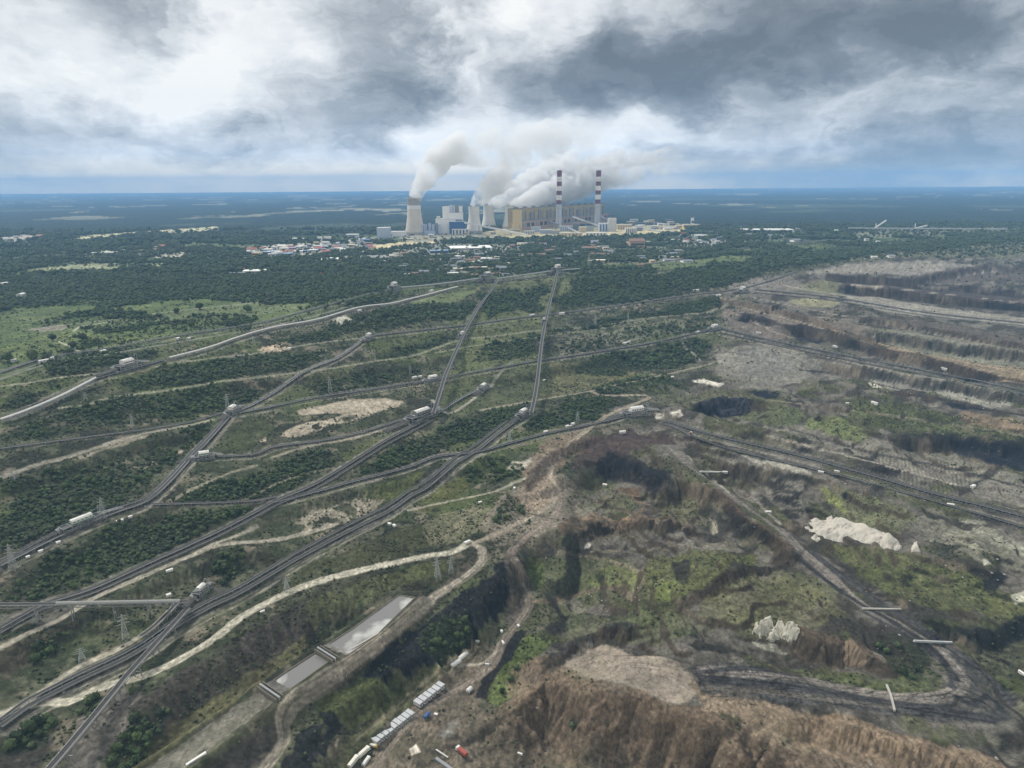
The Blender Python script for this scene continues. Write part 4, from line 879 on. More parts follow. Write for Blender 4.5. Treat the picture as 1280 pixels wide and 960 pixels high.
def masses(name, pts, sizes, tint, mat, label, cat, tall=1.0, only=None):
    """one continuous growth of crowns: pts (n,3), sizes (n,)"""
    if len(pts) == 0: return
    dist = np.hypot(pts[:, 0], pts[:, 1]); pxs = sizes * 853 * 1.6 / np.maximum(dist, 50)
    lod = np.where(pxs > 6.5, 0, np.where(pxs > 3.6, 1, np.where(pxs > 2.3, 2, 3)))
    if name == 'rubble': lod[:] = 3
    VV, FF, CC = [], [], []; off = 0
    for l in range(4):
        T = LOD[l]; which = RNG.integers(0, len(T), len(pts))
        for t, (v, f) in enumerate(T):
            s = np.nonzero((lod == l) & (which == t))[0]
            if len(s) == 0: continue
            a = RNG.uniform(0, 2 * PI, len(s)); ca, sa = np.cos(a)[:, None], np.sin(a)[:, None]
            x = v[:, 0][None] * ca - v[:, 1][None] * sa; y = v[:, 0][None] * sa + v[:, 1][None] * ca
            z = np.broadcast_to(v[:, 2][None], x.shape)
            sz = sizes[s][:, None]; hh = RNG.uniform(.8, 1.25, len(s))[:, None] * tall
            P = np.stack([x * sz + pts[s, 0][:, None], y * sz + pts[s, 1][:, None], z * sz * hh + pts[s, 2][:, None] - .3], 2).reshape(-1, 3)
            fo = (f[None] + (np.arange(len(s)) * len(v))[:, None, None]).reshape(-1, 3) + off
            VV.append(P); FF.append(fo); CC.append(np.repeat(tint[s], len(v))); off += len(P)
    V_ = np.vstack(VV); F_ = np.vstack(FF); c = np.concatenate(CC)
    if name != 'rubble': c = c.mean() + (c - c.mean()) * (.45 + .55 * sst(2200, 900, V_[:, 1]))
    print(name, len(pts), 'crowns', len(F_), 'faces')
    o = np_mesh(name, V_, F_, mat, np.stack([c, c, c], 1)); tag(o, label, cat, kind='stuff'); return o
# candidate points: even cover inside distance rings
def ring_points(y0, y1, spacing):
    nx = 1.02
    area = nx * (y1 * y1 - y0 * y0) * .9
    n = int(area / spacing ** 2)
    y = np.sqrt(RNG.uniform(y0 * y0, y1 * y1, n)); x = RNG.uniform(-.88, .88, n) * y
    return x, y
woods, scrubs = [], []
for y0, y1, sp, r0_, r1_ in [(170, 650, 2.25, 1.2, 2.3), (650, 1100, 2.9, 1.5, 2.8), (1100, 1700, 4.1, 2.4, 4.2), (1700, 2500, 6.7, 4.0, 6.6), (2500, 3900, 10.5, 5.8, 9.3)]:
    x, y = ring_points(y0, y1, sp)
    wdp = lookup(WDG, x, y) * (.75 + .5 * (fbm(x, y, 22, 2, 71) > .42)); k = RNG.uniform(0, 1, len(x)) < wdp
    ds = np.clip(lookup(SHG, x, y) * (.35 + 1.6 * sst(.42, .62, fbm(x, y, 16, 3, 72))), 0, 1); q = (~k) & (RNG.uniform(0, 1, len(x)) < ds * (.8 if y0 < 1100 else .5))
    if k.any():
        xs, ys = x[k], y[k]; sz = r0_ * .7 + (r1_ * 1.25 - r0_ * .7) * RNG.uniform(0, 1, k.sum()) ** 1.8 * (.5 + fbm(xs, ys, 30, 2, 73))
        woods.append((np.stack([xs, ys, zat(xs, ys)], 1), sz))
    if q.any():
        xs, ys = x[q], y[q]; sz = RNG.uniform(r0_ * .4, r1_ * .62, q.sum())
        scrubs.append((np.stack([xs, ys, zat(xs, ys)], 1), sz))
wp_, wz_ = np.vstack([a for a, b in woods]), np.concatenate([b for a, b in woods])
sp_, sz_ = np.vstack([a for a, b in scrubs]), np.concatenate([b for a, b in scrubs])
# the individual trees: those that show largest
TREES = [   # px, py, crown radius m : single trees one can tell apart
 (503, 713, 2.6), (248, 536, 3.4), (240, 540, 3.0), (254, 534, 2.8), (246, 545, 2.6), (828, 472, 3.6), (832, 468, 2.6), (853, 475, 2.4), (36, 913, 4.2), (22, 925, 3.8), (48, 905, 3.6), (14, 935, 3.8), (60, 900, 3.0),
 (112, 878, 3.4), (120, 872, 2.8), (166, 865, 2.2), (44, 826, 3.2), (62, 815, 3.0), (250, 385, 7), (310, 388, 8), (282, 397, 6.5), (240, 407, 6), (221, 390, 6), (92, 434, 6), (66, 424, 6), (104, 424, 6.5), (42, 447, 7), (86, 440, 6), (10, 450, 7), (58, 449, 5.5),
 (716, 908, 2.6), (638, 850, 2.6), (628, 866, 2.4), (646, 836, 2.2), (280, 712, 3.2), (292, 700, 3.0), (572, 796, 2.8), (556, 806, 2.6), (560, 792, 2.8), (1130, 842, 2.6), (1146, 838, 2.4), (1140, 848, 2.4), (1108, 815, 2.6), (1122, 808, 2.6), (1098, 808, 2.3),
 (206, 456, 3.4), (62, 462, 4.2), (74, 458, 4.2), (66, 468, 3.6), (88, 452, 4.0), (492, 388, 6), (500, 392, 6), (488, 396, 5),
]
score = wz_ / np.hypot(wp_[:, 0], wp_[:, 1])
tp = np.stack([(wp_[:, 0] * rt[0] + wp_[:, 1] * rt[1] + (wp_[:, 2] - CAMZ) * rt[2]), wp_[:, 0] * up[0] + wp_[:, 1] * up[1] + (wp_[:, 2] - CAMZ) * up[2], wp_[:, 1] * fw[1] + (wp_[:, 2] - CAMZ) * fw[2]], 1)
upx = 640 + F * tp[:, 0] / tp[:, 2]; upy = 480 - F * tp[:, 1] / tp[:, 2]
inside = (upx > 4) & (upx < 1276) & (upy < 955)
order = np.argsort(-(score * inside))
NIND = 300 - len(TREES)
sel = order[:NIND]
rest = np.ones(len(wp_), bool); rest[sel] = False
TT = lambda n: RNG.beta(1.8, 2.4, n) * .85
masses('woodland', wp_[rest], wz_[rest], TT(rest.sum()), LEAF, 'dark green broadleaf woodland covering the benches and the plain', 'woodland')
k = RNG.uniform(0, 1, len(sp_)) < .5
masses('scrub_growth', sp_, sz_, TT(len(sp_)), SCRUB, 'grey green low scrub scattered over the banks and spoil', 'scrub', .85)
def mesh_only(name, v, f, mat):
    me = bpy.data.meshes.new(name); me.from_pydata([tuple(map(float, q)) for q in v], [], [tuple(int(i) for i in q) for q in f]); me.materials.append(mat); return me
# loose stones and lumps of spoil
def rubble_mat():
    m, nt, b = new_mat('loose_stone'); at = nt.nodes.new('ShaderNodeAttribute'); at.attribute_name = 'Col'
    r = nt.nodes.new('ShaderNodeValToRGB'); nt.links.new(at.outputs['Fac'], r.inputs[0]); e = r.color_ramp.elements
    e[0].color = (.02, .02, .022, 1); e[1].color = (.30, .28, .25, 1); q = e.new(.45); q.color = (.12, .10, .085, 1); q = e.new(.8); q.color = (.26, .24, .21, 1)
    nt.links.new(r.outputs[0], b.inputs['Base Color']); b.inputs['Roughness'].default_value = .95; return m
xr_, yr_ = ring_points(200, 1300, 3.6)
kx = .3 * lookup(rmk.reshape(NY, NU), xr_, yr_) * sst(.50, .62, fbm(xr_, yr_, 30, 3, 75)) + .7 * lookup(DUST.reshape(NY, NU), xr_, yr_)
kk_ = RNG.uniform(0, 1, len(xr_)) < kx; xr_, yr_ = xr_[kk_], yr_[kk_]
n_i = len(xr_); sz_r = .35 + 1.1 * RNG.uniform(0, 1, n_i) ** 4
masses('rubble', np.stack([xr_, yr_, zat(xr_, yr_) - .2 * sz_r], 1), sz_r, RNG.uniform(0, 1, n_i) ** 1.5, rubble_mat(), 'loose stones and lumps of spoil strewn over the pit floor', 'rubble', .6)
CR = [mesh_only('crown', *crown(_r, 90, 1, 6), LEAFO) for _ in range(7)]
def trunk_mesh():
    bm = bmesh.new()
    def cone(p, q, r1, r2):
        p, q = Vector(p), Vector(q); m = Matrix.Translation((p + q) / 2) @ (q - p).to_track_quat('Z', 'Y').to_matrix().to_4x4()
        bmesh.ops.create_cone(bm, cap_ends=True, segments=7, radius1=r1, radius2=r2, depth=(q - p).length, matrix=m)
    cone((0, 0, -.15), (.02, 0, .55), .075, .05); cone((.02, 0, .45), (.3, .1, .95), .04, .015); cone((.02, 0, .45), (-.25, .2, 1.0), .04, .015); cone((.02, 0, .5), (0, -.28, 1.05), .04, .015)
    me = bpy.data.meshes.new('trunk'); bm.to_mesh(me); bm.free(); me.materials.append(BARK); return me
TRK = trunk_mesh()
def regions(px, py):
    best = None
    for (cx, cy, txt) in [
        (150, 690, 'in the wood on the bank below the long low gantry station'), (60, 740, 'at the lower left edge of the near bank wood'), (260, 650, 'in the wood above the double conveyor'),
        (330, 610, 'in the long wood left of the conveyor fork'), (40, 915, 'in the thicket beside the steep conveyor bridge'), (115, 875, 'beside the steep conveyor bridge'),
        (560, 560, 'in the wood between the two converging conveyors'), (700, 520, 'in the wood under the tall elevated conveyor'), (90, 640, 'in the bluish wood above the long low gantry station'),
        (640, 850, 'in the green thicket beside the black water channel'), (285, 705, 'in the clump above the white drive station'), (560, 800, 'on the black coal bank above the cabins'),
        (1120, 830, 'in the hollow inside the haul road bend'), (250, 400, 'in the green fields beyond the rim conveyor'), (60, 440, 'in the meadow at the left edge'), (200, 455, 'beside the white covered conveyor'),
        (250, 540, 'in the clump by the upper drive station'), (830, 470, 'on the road bank left of the coal heap'), (500, 713, 'on the verge of the pale dirt road'), (60, 815, 'beside the left pylons'), (180, 900, 'on the scrub slope right of the steep bridge'), (720, 905, 'at the foot of the brown spoil slope'), (495, 390, 'beside the upper white conveyor')]:
        d = math.hypot(px - cx, (py - cy) * 1.5)
        if best is None or d < best[0]: best = (d, txt)
    return best[1]
def add_tree(p, r, txt, size):
    o = bpy.data.objects.new('broadleaf_tree', None); COL.objects.link(o)
    o.location = p; o.rotation_euler = (0, 0, random.uniform(0, 6.28)); o.scale = (r, r, r * random.uniform(.95, 1.3))
    for nm, me in (('crown', random.choice(CR)), ('trunk', TRK)):
        c = bpy.data.objects.new(nm, me); COL.objects.link(c); c.parent = o
    tag(o, '%s %s' % (size, txt), 'tree', 'trees ' + txt)
for px, py, r in TREES:
    add_tree(G(px, py + r * 500 / 853 * .5, -.2), r, regions(px, py), 'rounded dark green tree')
for i in sel:
    add_tree(Vector(wp_[i]) - Vector((0, 0, .2)), wz_[i], regions(upx[i], upy[i]), 'dense green tree')
# ------------------------------------------------------------------ builders
class MB:
    def __init__(s): s.v = []; s.f = []
    def raw(s, vs, fs):
        o = len(s.v); s.v += [tuple(map(float, q)) for q in vs]; s.f += [tuple(i + o for i in f) for f in fs]; return s
    def hexa(s, p):   # 8 points: bottom ring 0-3, top ring 4-7
        return s.raw(p, [(3, 2, 1, 0), (4, 5, 6, 7), (0, 1, 5, 4), (1, 2, 6, 5), (2, 3, 7, 6), (3, 0, 4, 7)])
    def box(s, x0, x1, y0, y1, z0, z1):
        return s.hexa([(x0, y0, z0), (x1, y0, z0), (x1, y1, z0), (x0, y1, z0), (x0, y0, z1), (x1, y0, z1), (x1, y1, z1), (x0, y1, z1)])
    def bar(s, a, b, w=.3, h=None, upv=(0, 0, 1)):
        a, b = Vector(a), Vector(b); d = (b - a)
        if d.length < 1e-4: return s
        d.normalize(); u = Vector(upv)
        if abs(d.dot(u)) > .97: u = Vector((1, 0, 0))
        r = d.cross(u).normalized() * w / 2; u = r.cross(d).normalized() * (h or w) / 2
        return s.hexa([a - r - u, a + r - u, b + r - u, b - r - u, a - r + u, a + r + u, b + r + u, b - r + u])
    def cyl(s, c, r0, r1, z0, z1, n=16, cap=True):
        cx, cy = c
        vs = [(cx + r0 * math.cos(2 * PI * i / n), cy + r0 * math.sin(2 * PI * i / n), z0) for i in range(n)] + [(cx + r1 * math.cos(2 * PI * i / n), cy + r1 * math.sin(2 * PI * i / n), z1) for i in range(n)]
        fs = [(i, (i + 1) % n, n + (i + 1) % n, n + i) for i in range(n)]
        if cap: fs += [tuple(range(n))[::-1], tuple(range(n, 2 * n))]
        return s.raw(vs, fs)
    def lathe(s, prof, n=32, cap=False):
        vs, fs = [], []
        for r, z in prof: vs += [(r * math.cos(2 * PI * i / n), r * math.sin(2 * PI * i / n), z) for i in range(n)]
        for k in range(len(prof) - 1): fs += [(k * n + i, k * n + (i + 1) % n, (k + 1) * n + (i + 1) % n, (k + 1) * n + i) for i in range(n)]
        if cap: fs.append(tuple(range((len(prof) - 1) * n, len(prof) * n)))
        return s.raw(vs, fs)
    def gable(s, x0, x1, y0, y1, z0, z1, over=.3, th=.15):
        """pitched roof slab, ridge along x"""
        ym = (y0 + y1) / 2; x0 -= over; x1 += over; y0 -= over; y1 += over
        a = [(x0, y0, z0), (x1, y0, z0), (x1, ym, z1), (x0, ym, z1)]; b = [(x0, ym, z1), (x1, ym, z1), (x1, y1, z0), (x0, y1, z0)]
        for q in (a, b): s.hexa([(p[0], p[1], p[2]) for p in q] + [(p[0], p[1], p[2] + th) for p in q])
        return s
    def prism(s, pts, x0, x1):
        """outline in y,z swept along x"""
        n = len(pts)
        vs = [(x0, y, z) for y, z in pts] + [(x1, y, z) for y, z in pts]
        return s.raw(vs, [tuple(range(n))[::-1], tuple(range(n, 2 * n))] + [(i, (i + 1) % n, n + (i + 1) % n, n + i) for i in range(n)])
    def build(s, name, mat, parent=None, smooth=False, link=True):
        me = bpy.data.meshes.new(name); me.from_pydata(s.v, [], s.f); me.materials.append(mat)
        bm = bmesh.new(); bm.from_mesh(me); bmesh.ops.recalc_face_normals(bm, faces=bm.faces); bm.to_mesh(me); bm.free()
        if smooth: me.polygons.foreach_set('use_smooth', [True] * len(me.polygons))
        o = bpy.data.objects.new(name, me); COL.objects.link(o)
        if parent is not None: o.parent = parent
        return o
def thing(name, loc, rz, label, cat, group=None):
    o = bpy.data.objects.new(name, None); COL.objects.link(o); o.location = loc; o.rotation_euler = (0, 0, rz); o.empty_display_size = .5
    tag(o, label, cat, group); return o
def copy_tree(o, parent=None):
    c = o.copy(); COL.objects.link(c); c.parent = parent
    for ch in [q for q in bpy.data.objects if q.parent == o]: copy_tree(ch, c)
    return c
KIDS = {}
def dup(o, loc, rz, label, scale=None, group=None):
    """copy of a thing and its parts (children looked up once)"""
    if o.name not in KIDS:
        KIDS[o.name] = [(q, [r for r in bpy.data.objects if r.parent == q]) for q in bpy.data.objects if q.parent == o]
    c = o.copy(); COL.objects.link(c); c.location = loc; c.rotation_euler = (0, 0, rz); c['label'] = label
    if scale: c.scale = scale
    if group: c['group'] = group
    for q, rs in KIDS[o.name]:
        d = q.copy(); COL.objects.link(d); d.parent = c
        for r in rs: e = r.copy(); COL.objects.link(e); e.parent = d
    return c
def heading(a, b):
    """ground bearing of the photo direction a -> b"""
    p, q = G(*a), G(*b); return math.atan2(q.y - p.y, q.x - p.x)
WHT = pm('white_sheet', (206, 204, 198), .6, 0, .14); WHB = pm('bright_cladding', (232, 230, 224), .6, 0, .05, .03); OFFW = pm('cream_sheet', (214, 210, 196), .6, 0, .1); GRS = pm('grey_steel', (136, 138, 138), .55, .2, .12); DKS = pm('dark_steel', (62, 62, 62), .6, .1, .2)
RUB = pm('belt_rubber', (44, 44, 46), .8, 0, .2); BELTM = pm('dusty_belt', (60, 58, 57), .9, 0, .3, .4); WALKM = pm('walkway_grating', (104, 102, 97), .8, 0, .2)
COALB = pm('coal_on_belt', (30, 28, 30), .9, 0, .3); LGT = pm('galvanised', (176, 178, 176), .5, .1, .12, .2)
CONC = pm('concrete', (168, 164, 154), .85, 0, .16, .15); GLS = pm('window_glass', (44, 54, 62), .15, 0, .1, spec=.6); YEL = pm('yellow_paint', (196, 160, 60), .5); BLU = pm('blue_sheet', (66, 92, 140), .5)
RED = pm('dull_red', (150, 78, 66), .6); RST = pm('rusty_steel', (120, 92, 76), .8, 0, .25)
DKG = pm('dusty_steel', (96, 94, 90), .8, 0, .25); GRYL = pm('grey_sheet', (150, 150, 146), .7, 0, .15); GRN = pm('pale_green_sheet', (176, 190, 176), .55, 0, .1); BRN_ = pm('brown_paint', (112, 88, 70), .7)

# ------------------------------------------------------------------ conveyors
def lift(W, i, hts, L):
    return np.interp(L, *hts) if hts is not None else 0
def conveyor(P, label, width=2.0, h=1.6, raise_=None, cover=None, legs=0, group='belt conveyors of the mine', name='belt_conveyor', walk=True, step=9, k=1.0, lattice=True, bay=6.0, pts=None, frame_mat=None):
    """a belt on its frame following the ground, or on trestles when raise_ = [(fraction, metres)...]"""
    if raise_ is None: W = GP(P, step)
    else:
        Q = dens(P, step); hm_ = float(np.mean([q[1] for q in raise_])); W = hit(Q[:, 0], Q[:, 1], zat, hm_)
        a_ = np.linspace(0, 1, len(W)); dg_ = 1 if len(P) == 2 else 3
        W[:, 0] = np.polyval(np.polyfit(a_, W[:, 0], dg_), a_); W[:, 1] = np.polyval(np.polyfit(a_, W[:, 1], dg_), a_)
    xy = W[:, :2]; seg = np.hypot(*np.diff(xy, axis=0).T); arc = np.concatenate([[0], np.cumsum(seg)]); Lt = arc[-1]
    n = max(2, int(Lt / bay)); s = np.linspace(0, Lt, n + 1)
    X = np.interp(s, arc, W[:, 0]); Y = np.interp(s, arc, W[:, 1]); gzz = zat(X, Y)
    if raise_ is None:
        ker = np.ones(5) / 5; zs = np.convolve(np.pad(gzz, 2, mode='edge'), ker, 'valid'); Z = np.maximum(zs, gzz) + h
    else:
        fr = [q[0] for q in raise_]; hh = [q[1] for q in raise_]; kk = np.interp(fr, s / Lt, gzz) + hh; Z = np.interp(s / Lt, fr, kk); Z = np.maximum(Z, gzz + h)
    tx = np.gradient(X, s); ty = np.gradient(Y, s); tn = np.hypot(tx, ty); tx, ty = tx / tn, ty / tn; nx, ny = -ty, tx
    c = Vector((X[0], Y[0], gzz[0]))
    t = thing(name, c, 0, label, 'conveyor', group)
    def P_(i, off, dz): return (X[i] + nx[i] * off - c.x, Y[i] + ny[i] * off - c.y, Z[i] + dz - c.z)
    width *= .72; hw = width / 2
    b = MB(); 
    vs = []
    for i in range(n + 1): vs += [P_(i, -hw, .25), P_(i, -hw * .45, 0), P_(i, hw * .45, 0), P_(i, hw, .25), P_(i, hw, .05), P_(i, -hw, .05)]
    fs = []
    for i in range(n):
        for j in range(6): a, d = i * 6 + j, i * 6 + (j + 1) % 6; fs.append((a, d, d + 6, a + 6))
    b.raw(vs, fs); b.build('belt', BELTM, t)
    f = MB()
    for i in range(n):
        for sgn in (-1, 1):
            f.bar(P_(i, sgn * (hw + .25), -.15), P_(i + 1, sgn * (hw + .25), -.15), .35 * k, .45 * k)
        f.bar(P_(i, -hw - .9 * k, -.35), P_(i, hw + .9 * k, -.35), .55 * k, .3 * k)
        if raise_ is None:
            for sgn in (-1, 1): f.bar(P_(i, sgn * (hw + .3), -.3), (P_(i, sgn * (hw + .5), 0)[0], P_(i, sgn * (hw + .5), 0)[1], gzz[i] - c.z - .3), .3 * k)
        elif lattice:
            for sgn in (-1, 1):
                f.bar(P_(i, sgn * (hw + .3), -2.2 * k), P_(i + 1, sgn * (hw + .3), -2.2 * k), .3 * k)
                f.bar(P_(i, sgn * (hw + .3), -2.2 * k) if i % 2 else P_(i, sgn * (hw + .3), -.2), P_(i + 1, sgn * (hw + .3), -.2) if i % 2 else P_(i + 1, sgn * (hw + .3), -2.2 * k), .22 * k)
    f.build('side_frame', frame_mat or GRS, t)
    if walk:
        wk = MB()
        for i in range(n): wk.bar(P_(i, hw + .9, -.2), P_(i + 1, hw + .9, -.2), .6, .12); 
        for i in range(n): wk.bar(P_(i, hw + 1.3, .8), P_(i + 1, hw + 1.3, .8), .1, .1)
        wk.build('walkway', WALKM, t)
    if cover:
        cv = MB(); i0_, i1_ = int(cover[0] * n), max(int(cover[1] * n), int(cover[0] * n) + 1)
        vs = []
        for i in range(i0_, i1_ + 1): vs += [P_(i, -hw - .2, .2), P_(i, -hw * .7, 1.2), P_(i, 0, 1.6), P_(i, hw * .7, 1.2), P_(i, hw + .2, .2)]
        fs = []
        for i in range(i1_ - i0_):
            for j in range(4): a = i * 5 + j; fs.append((a, a + 1, a + 6, a + 5))
        fs += [(0, 1, 2, 3, 4), tuple(range(len(vs) - 5, len(vs)))]
        cv.raw(vs, fs); cv.build('cover', cover[2] if len(cover) > 2 else WHT, t)
    if legs:
        for q in range(1, legs + 1):
            i = int(q * n / (legs + 1)); zb = gzz[i] - c.z
            if Z[i] - gzz[i] < 3: continue
            lg = MB()
            for sgn in (-1, 1):
                p = P_(i, sgn * (hw + .2), -2.0 * k if lattice else -.3); lg.bar(p, (p[0] + nx[i] * sgn * .8, p[1] + ny[i] * sgn * .8, zb - .5), .5 * k)
            p, q2 = P_(i, -hw - .6, 0), P_(i, hw + .6, 0); zm = (P_(i, 0, -2 * k)[2] + zb) / 2
            lg.bar((p[0], p[1], zm), (q2[0], q2[1], zm), .35 * k)
            lg.build('trestle', GRS, t)
    return t, c
BG = 'belt conveyors of the mine'
for nm, lab, kw in [
 ('rim', 'long straight dark conveyor on the plain rim, farthest out across the green fields', dict(width=3, k=1.6, bay=14, walk=False)),
 ('bench3', 'thin conveyor on the bench from the white roofed tail station up to the pit crest', dict(width=3, k=1.6, bay=14, walk=False)),
 ('diag', 'pale grey conveyor climbing diagonally to the tail station with the white roof', dict(width=3.2, k=1.4, bay=9, frame_mat=LGT)),
 ('diag2', 'dark double framed conveyor descending from the upper drive station past the long gantry station', dict(width=3.4, k=1.2, bay=6)),
 ('short5', 'short low conveyor on rollers across the scrub slope at the left edge', dict(width=2.4, k=1.2, bay=7, walk=False)),
 ('bench6', 'conveyor along the middle bench passing under both elevated conveyors', dict(width=3, k=1.5, bay=10)),
 ('pit6', 'black conveyor line across the grey spoil in the upper pit', dict(width=3.4, k=1.6, bay=12, walk=False)),
 ('pit7', 'farthest conveyor line below the dark double scarp of the pit', dict(width=3.4, k=1.8, bay=14, walk=False)),
 ('low10', 'long dark conveyor running beside the gravel road down to the lower left edge', dict(width=3, k=1.1, bay=6)),
 ('mid5', 'conveyor leading left from the crossing station to the low bridge station', dict(width=2.6, k=1.3, bay=8, walk=False)),
 ('low11', 'conveyor along the black dust strip directly above the pale dirt road', dict(width=3, k=1.1, bay=6)),
 ('low12', 'conveyor from the pit head station joining the fork of the lower lines', dict(width=3, k=1.2, bay=7)),
 ('pit13', 'roller conveyor crossing the pit from the pit head station to the right edge', dict(width=3.4, k=1.3, bay=6)),
 ('pit14', 'lower parallel conveyor line on black ground in the middle of the pit', dict(width=2.4, k=1.0, bay=8, walk=False)),
 ('link', 'short conveyor on the wood edge beside the white sheds', dict(width=2.4, k=1.0, bay=6, walk=False)),
]: conveyor(BELTS[nm], lab, group=BG, **kw)
for nm, dy_, lab, kw in [('low11', -8, 'upper twin belt running just above the black dust strip conveyor', dict(width=2.6, k=1, bay=6, walk=False)), ('low10', 6, 'lower twin belt beside the gravel road conveyor', dict(width=2.4, k=.9, bay=7, walk=False)),
 ('diag2', -5, 'upper twin belt of the descending conveyor past the long gantry station', dict(width=2.4, k=.9, bay=7, walk=False)), ('pit6', 5, 'lower twin of the black conveyor line on the upper grey spoil', dict(width=3, k=1.4, bay=14, walk=False)), ('pit7', 4, 'lower twin of the farthest conveyor line below the double scarp', dict(width=3, k=1.6, bay=16, walk=False))]:
    conveyor([(x, y + dy_) for x, y in BELTS[nm]], lab, group=BG, **kw)
conveyor([(110, 477), (150, 466), (205, 451)], 'dark open conveyor section between the two white covered conveyors', width=4, k=1.4, bay=8, group=BG)
conveyor([(0, 523), (47, 507), (85, 490), (120, 475)], 'white covered conveyor entering at the left edge above the coal stain', width=3.6, k=1.2, bay=8, cover=(0, 1), h=3, raise_=[(0, 4), (.6, 5), (1, 8)], legs=9, walk=False, group=BG)
conveyor([(212, 450), (262, 437), (295, 425), (340, 412), (395, 402), (450, 386), (485, 382), (515, 375), (572, 360)], 'long white covered conveyor rising across the plain toward the power station', width=3.6, k=1.2, bay=12, cover=(0, 1), h=3, group=BG, walk=False)
conveyor([(493, 364), (540, 360), (598, 352)], 'grey covered twin conveyor between the two transfer towers on the plain', width=9, k=2, bay=14, h=7, cover=(0, 1, GRS), walk=False, group=BG)
conveyor([(620, 353), (660, 347), (697, 342), (725, 340)], 'grey conveyor gallery on the plain linking the heads of the elevated conveyors', width=8, k=2, bay=14, h=8, cover=(0, 1, GRS), walk=False, group=BG)
conveyor([(725, 340), (815, 330), (920, 312), (1000, 303), (1100, 296)], 'faint far conveyor on the plain running right into the forest', width=4, k=2.5, bay=25, walk=False, group=BG)
conveyor([(621, 352), (597, 382), (577, 422), (562, 462), (552, 487), (542, 517)], 'left elevated conveyor striding down the whole bank to the crossing station', width=4.4, k=1.5, h=4, bay=8, raise_=[(0, 14), (.12, 6), (.35, 7), (.6, 9), (.85, 16), (1, 12)], legs=16, group='elevated conveyors')
conveyor([(697, 342), (687, 375), (680, 407), (675, 455), (671, 475), (665, 517)], 'right elevated conveyor striding down the whole bank to the loading head', width=4.8, k=1.6, h=4, bay=8, raise_=[(0, 16), (.12, 7), (.4, 8), (.65, 12), (.85, 20), (1, 12)], legs=16, group='elevated conveyors')
conveyor([(0, 760), (236, 750)], 'nearly level white conveyor bridge from the left edge to the white drive station', width=3, k=1.0, h=6, bay=4, raise_=[(0, 13), (.4, 12), (1, 9)], legs=4, cover=(0.3, .98, GRYL), group='conveyor bridges')
conveyor([(234, 757), (210, 784), (180, 821), (142, 862), (105, 911), (62, 962), (50, 980)], 'steep conveyor bridge dropping from the white drive station to the bottom edge', width=3.6, k=1.0, h=4, bay=4, raise_=[(0, 6), (.5, 9), (1, 10)], legs=6, group='conveyor bridges')
conveyor([(226, 754), (196, 785), (176, 800)], 'short grey feeder conveyor left of the top of the steep bridge', width=3, k=1.0, h=3, bay=4, group='conveyor bridges', frame_mat=LGT)
conveyor([(545, 519), (575, 500), (605, 485)], 'pale sloping conveyor leading up right from the crossing station', width=3, k=1.2, h=2, bay=5, frame_mat=LGT, group=BG)

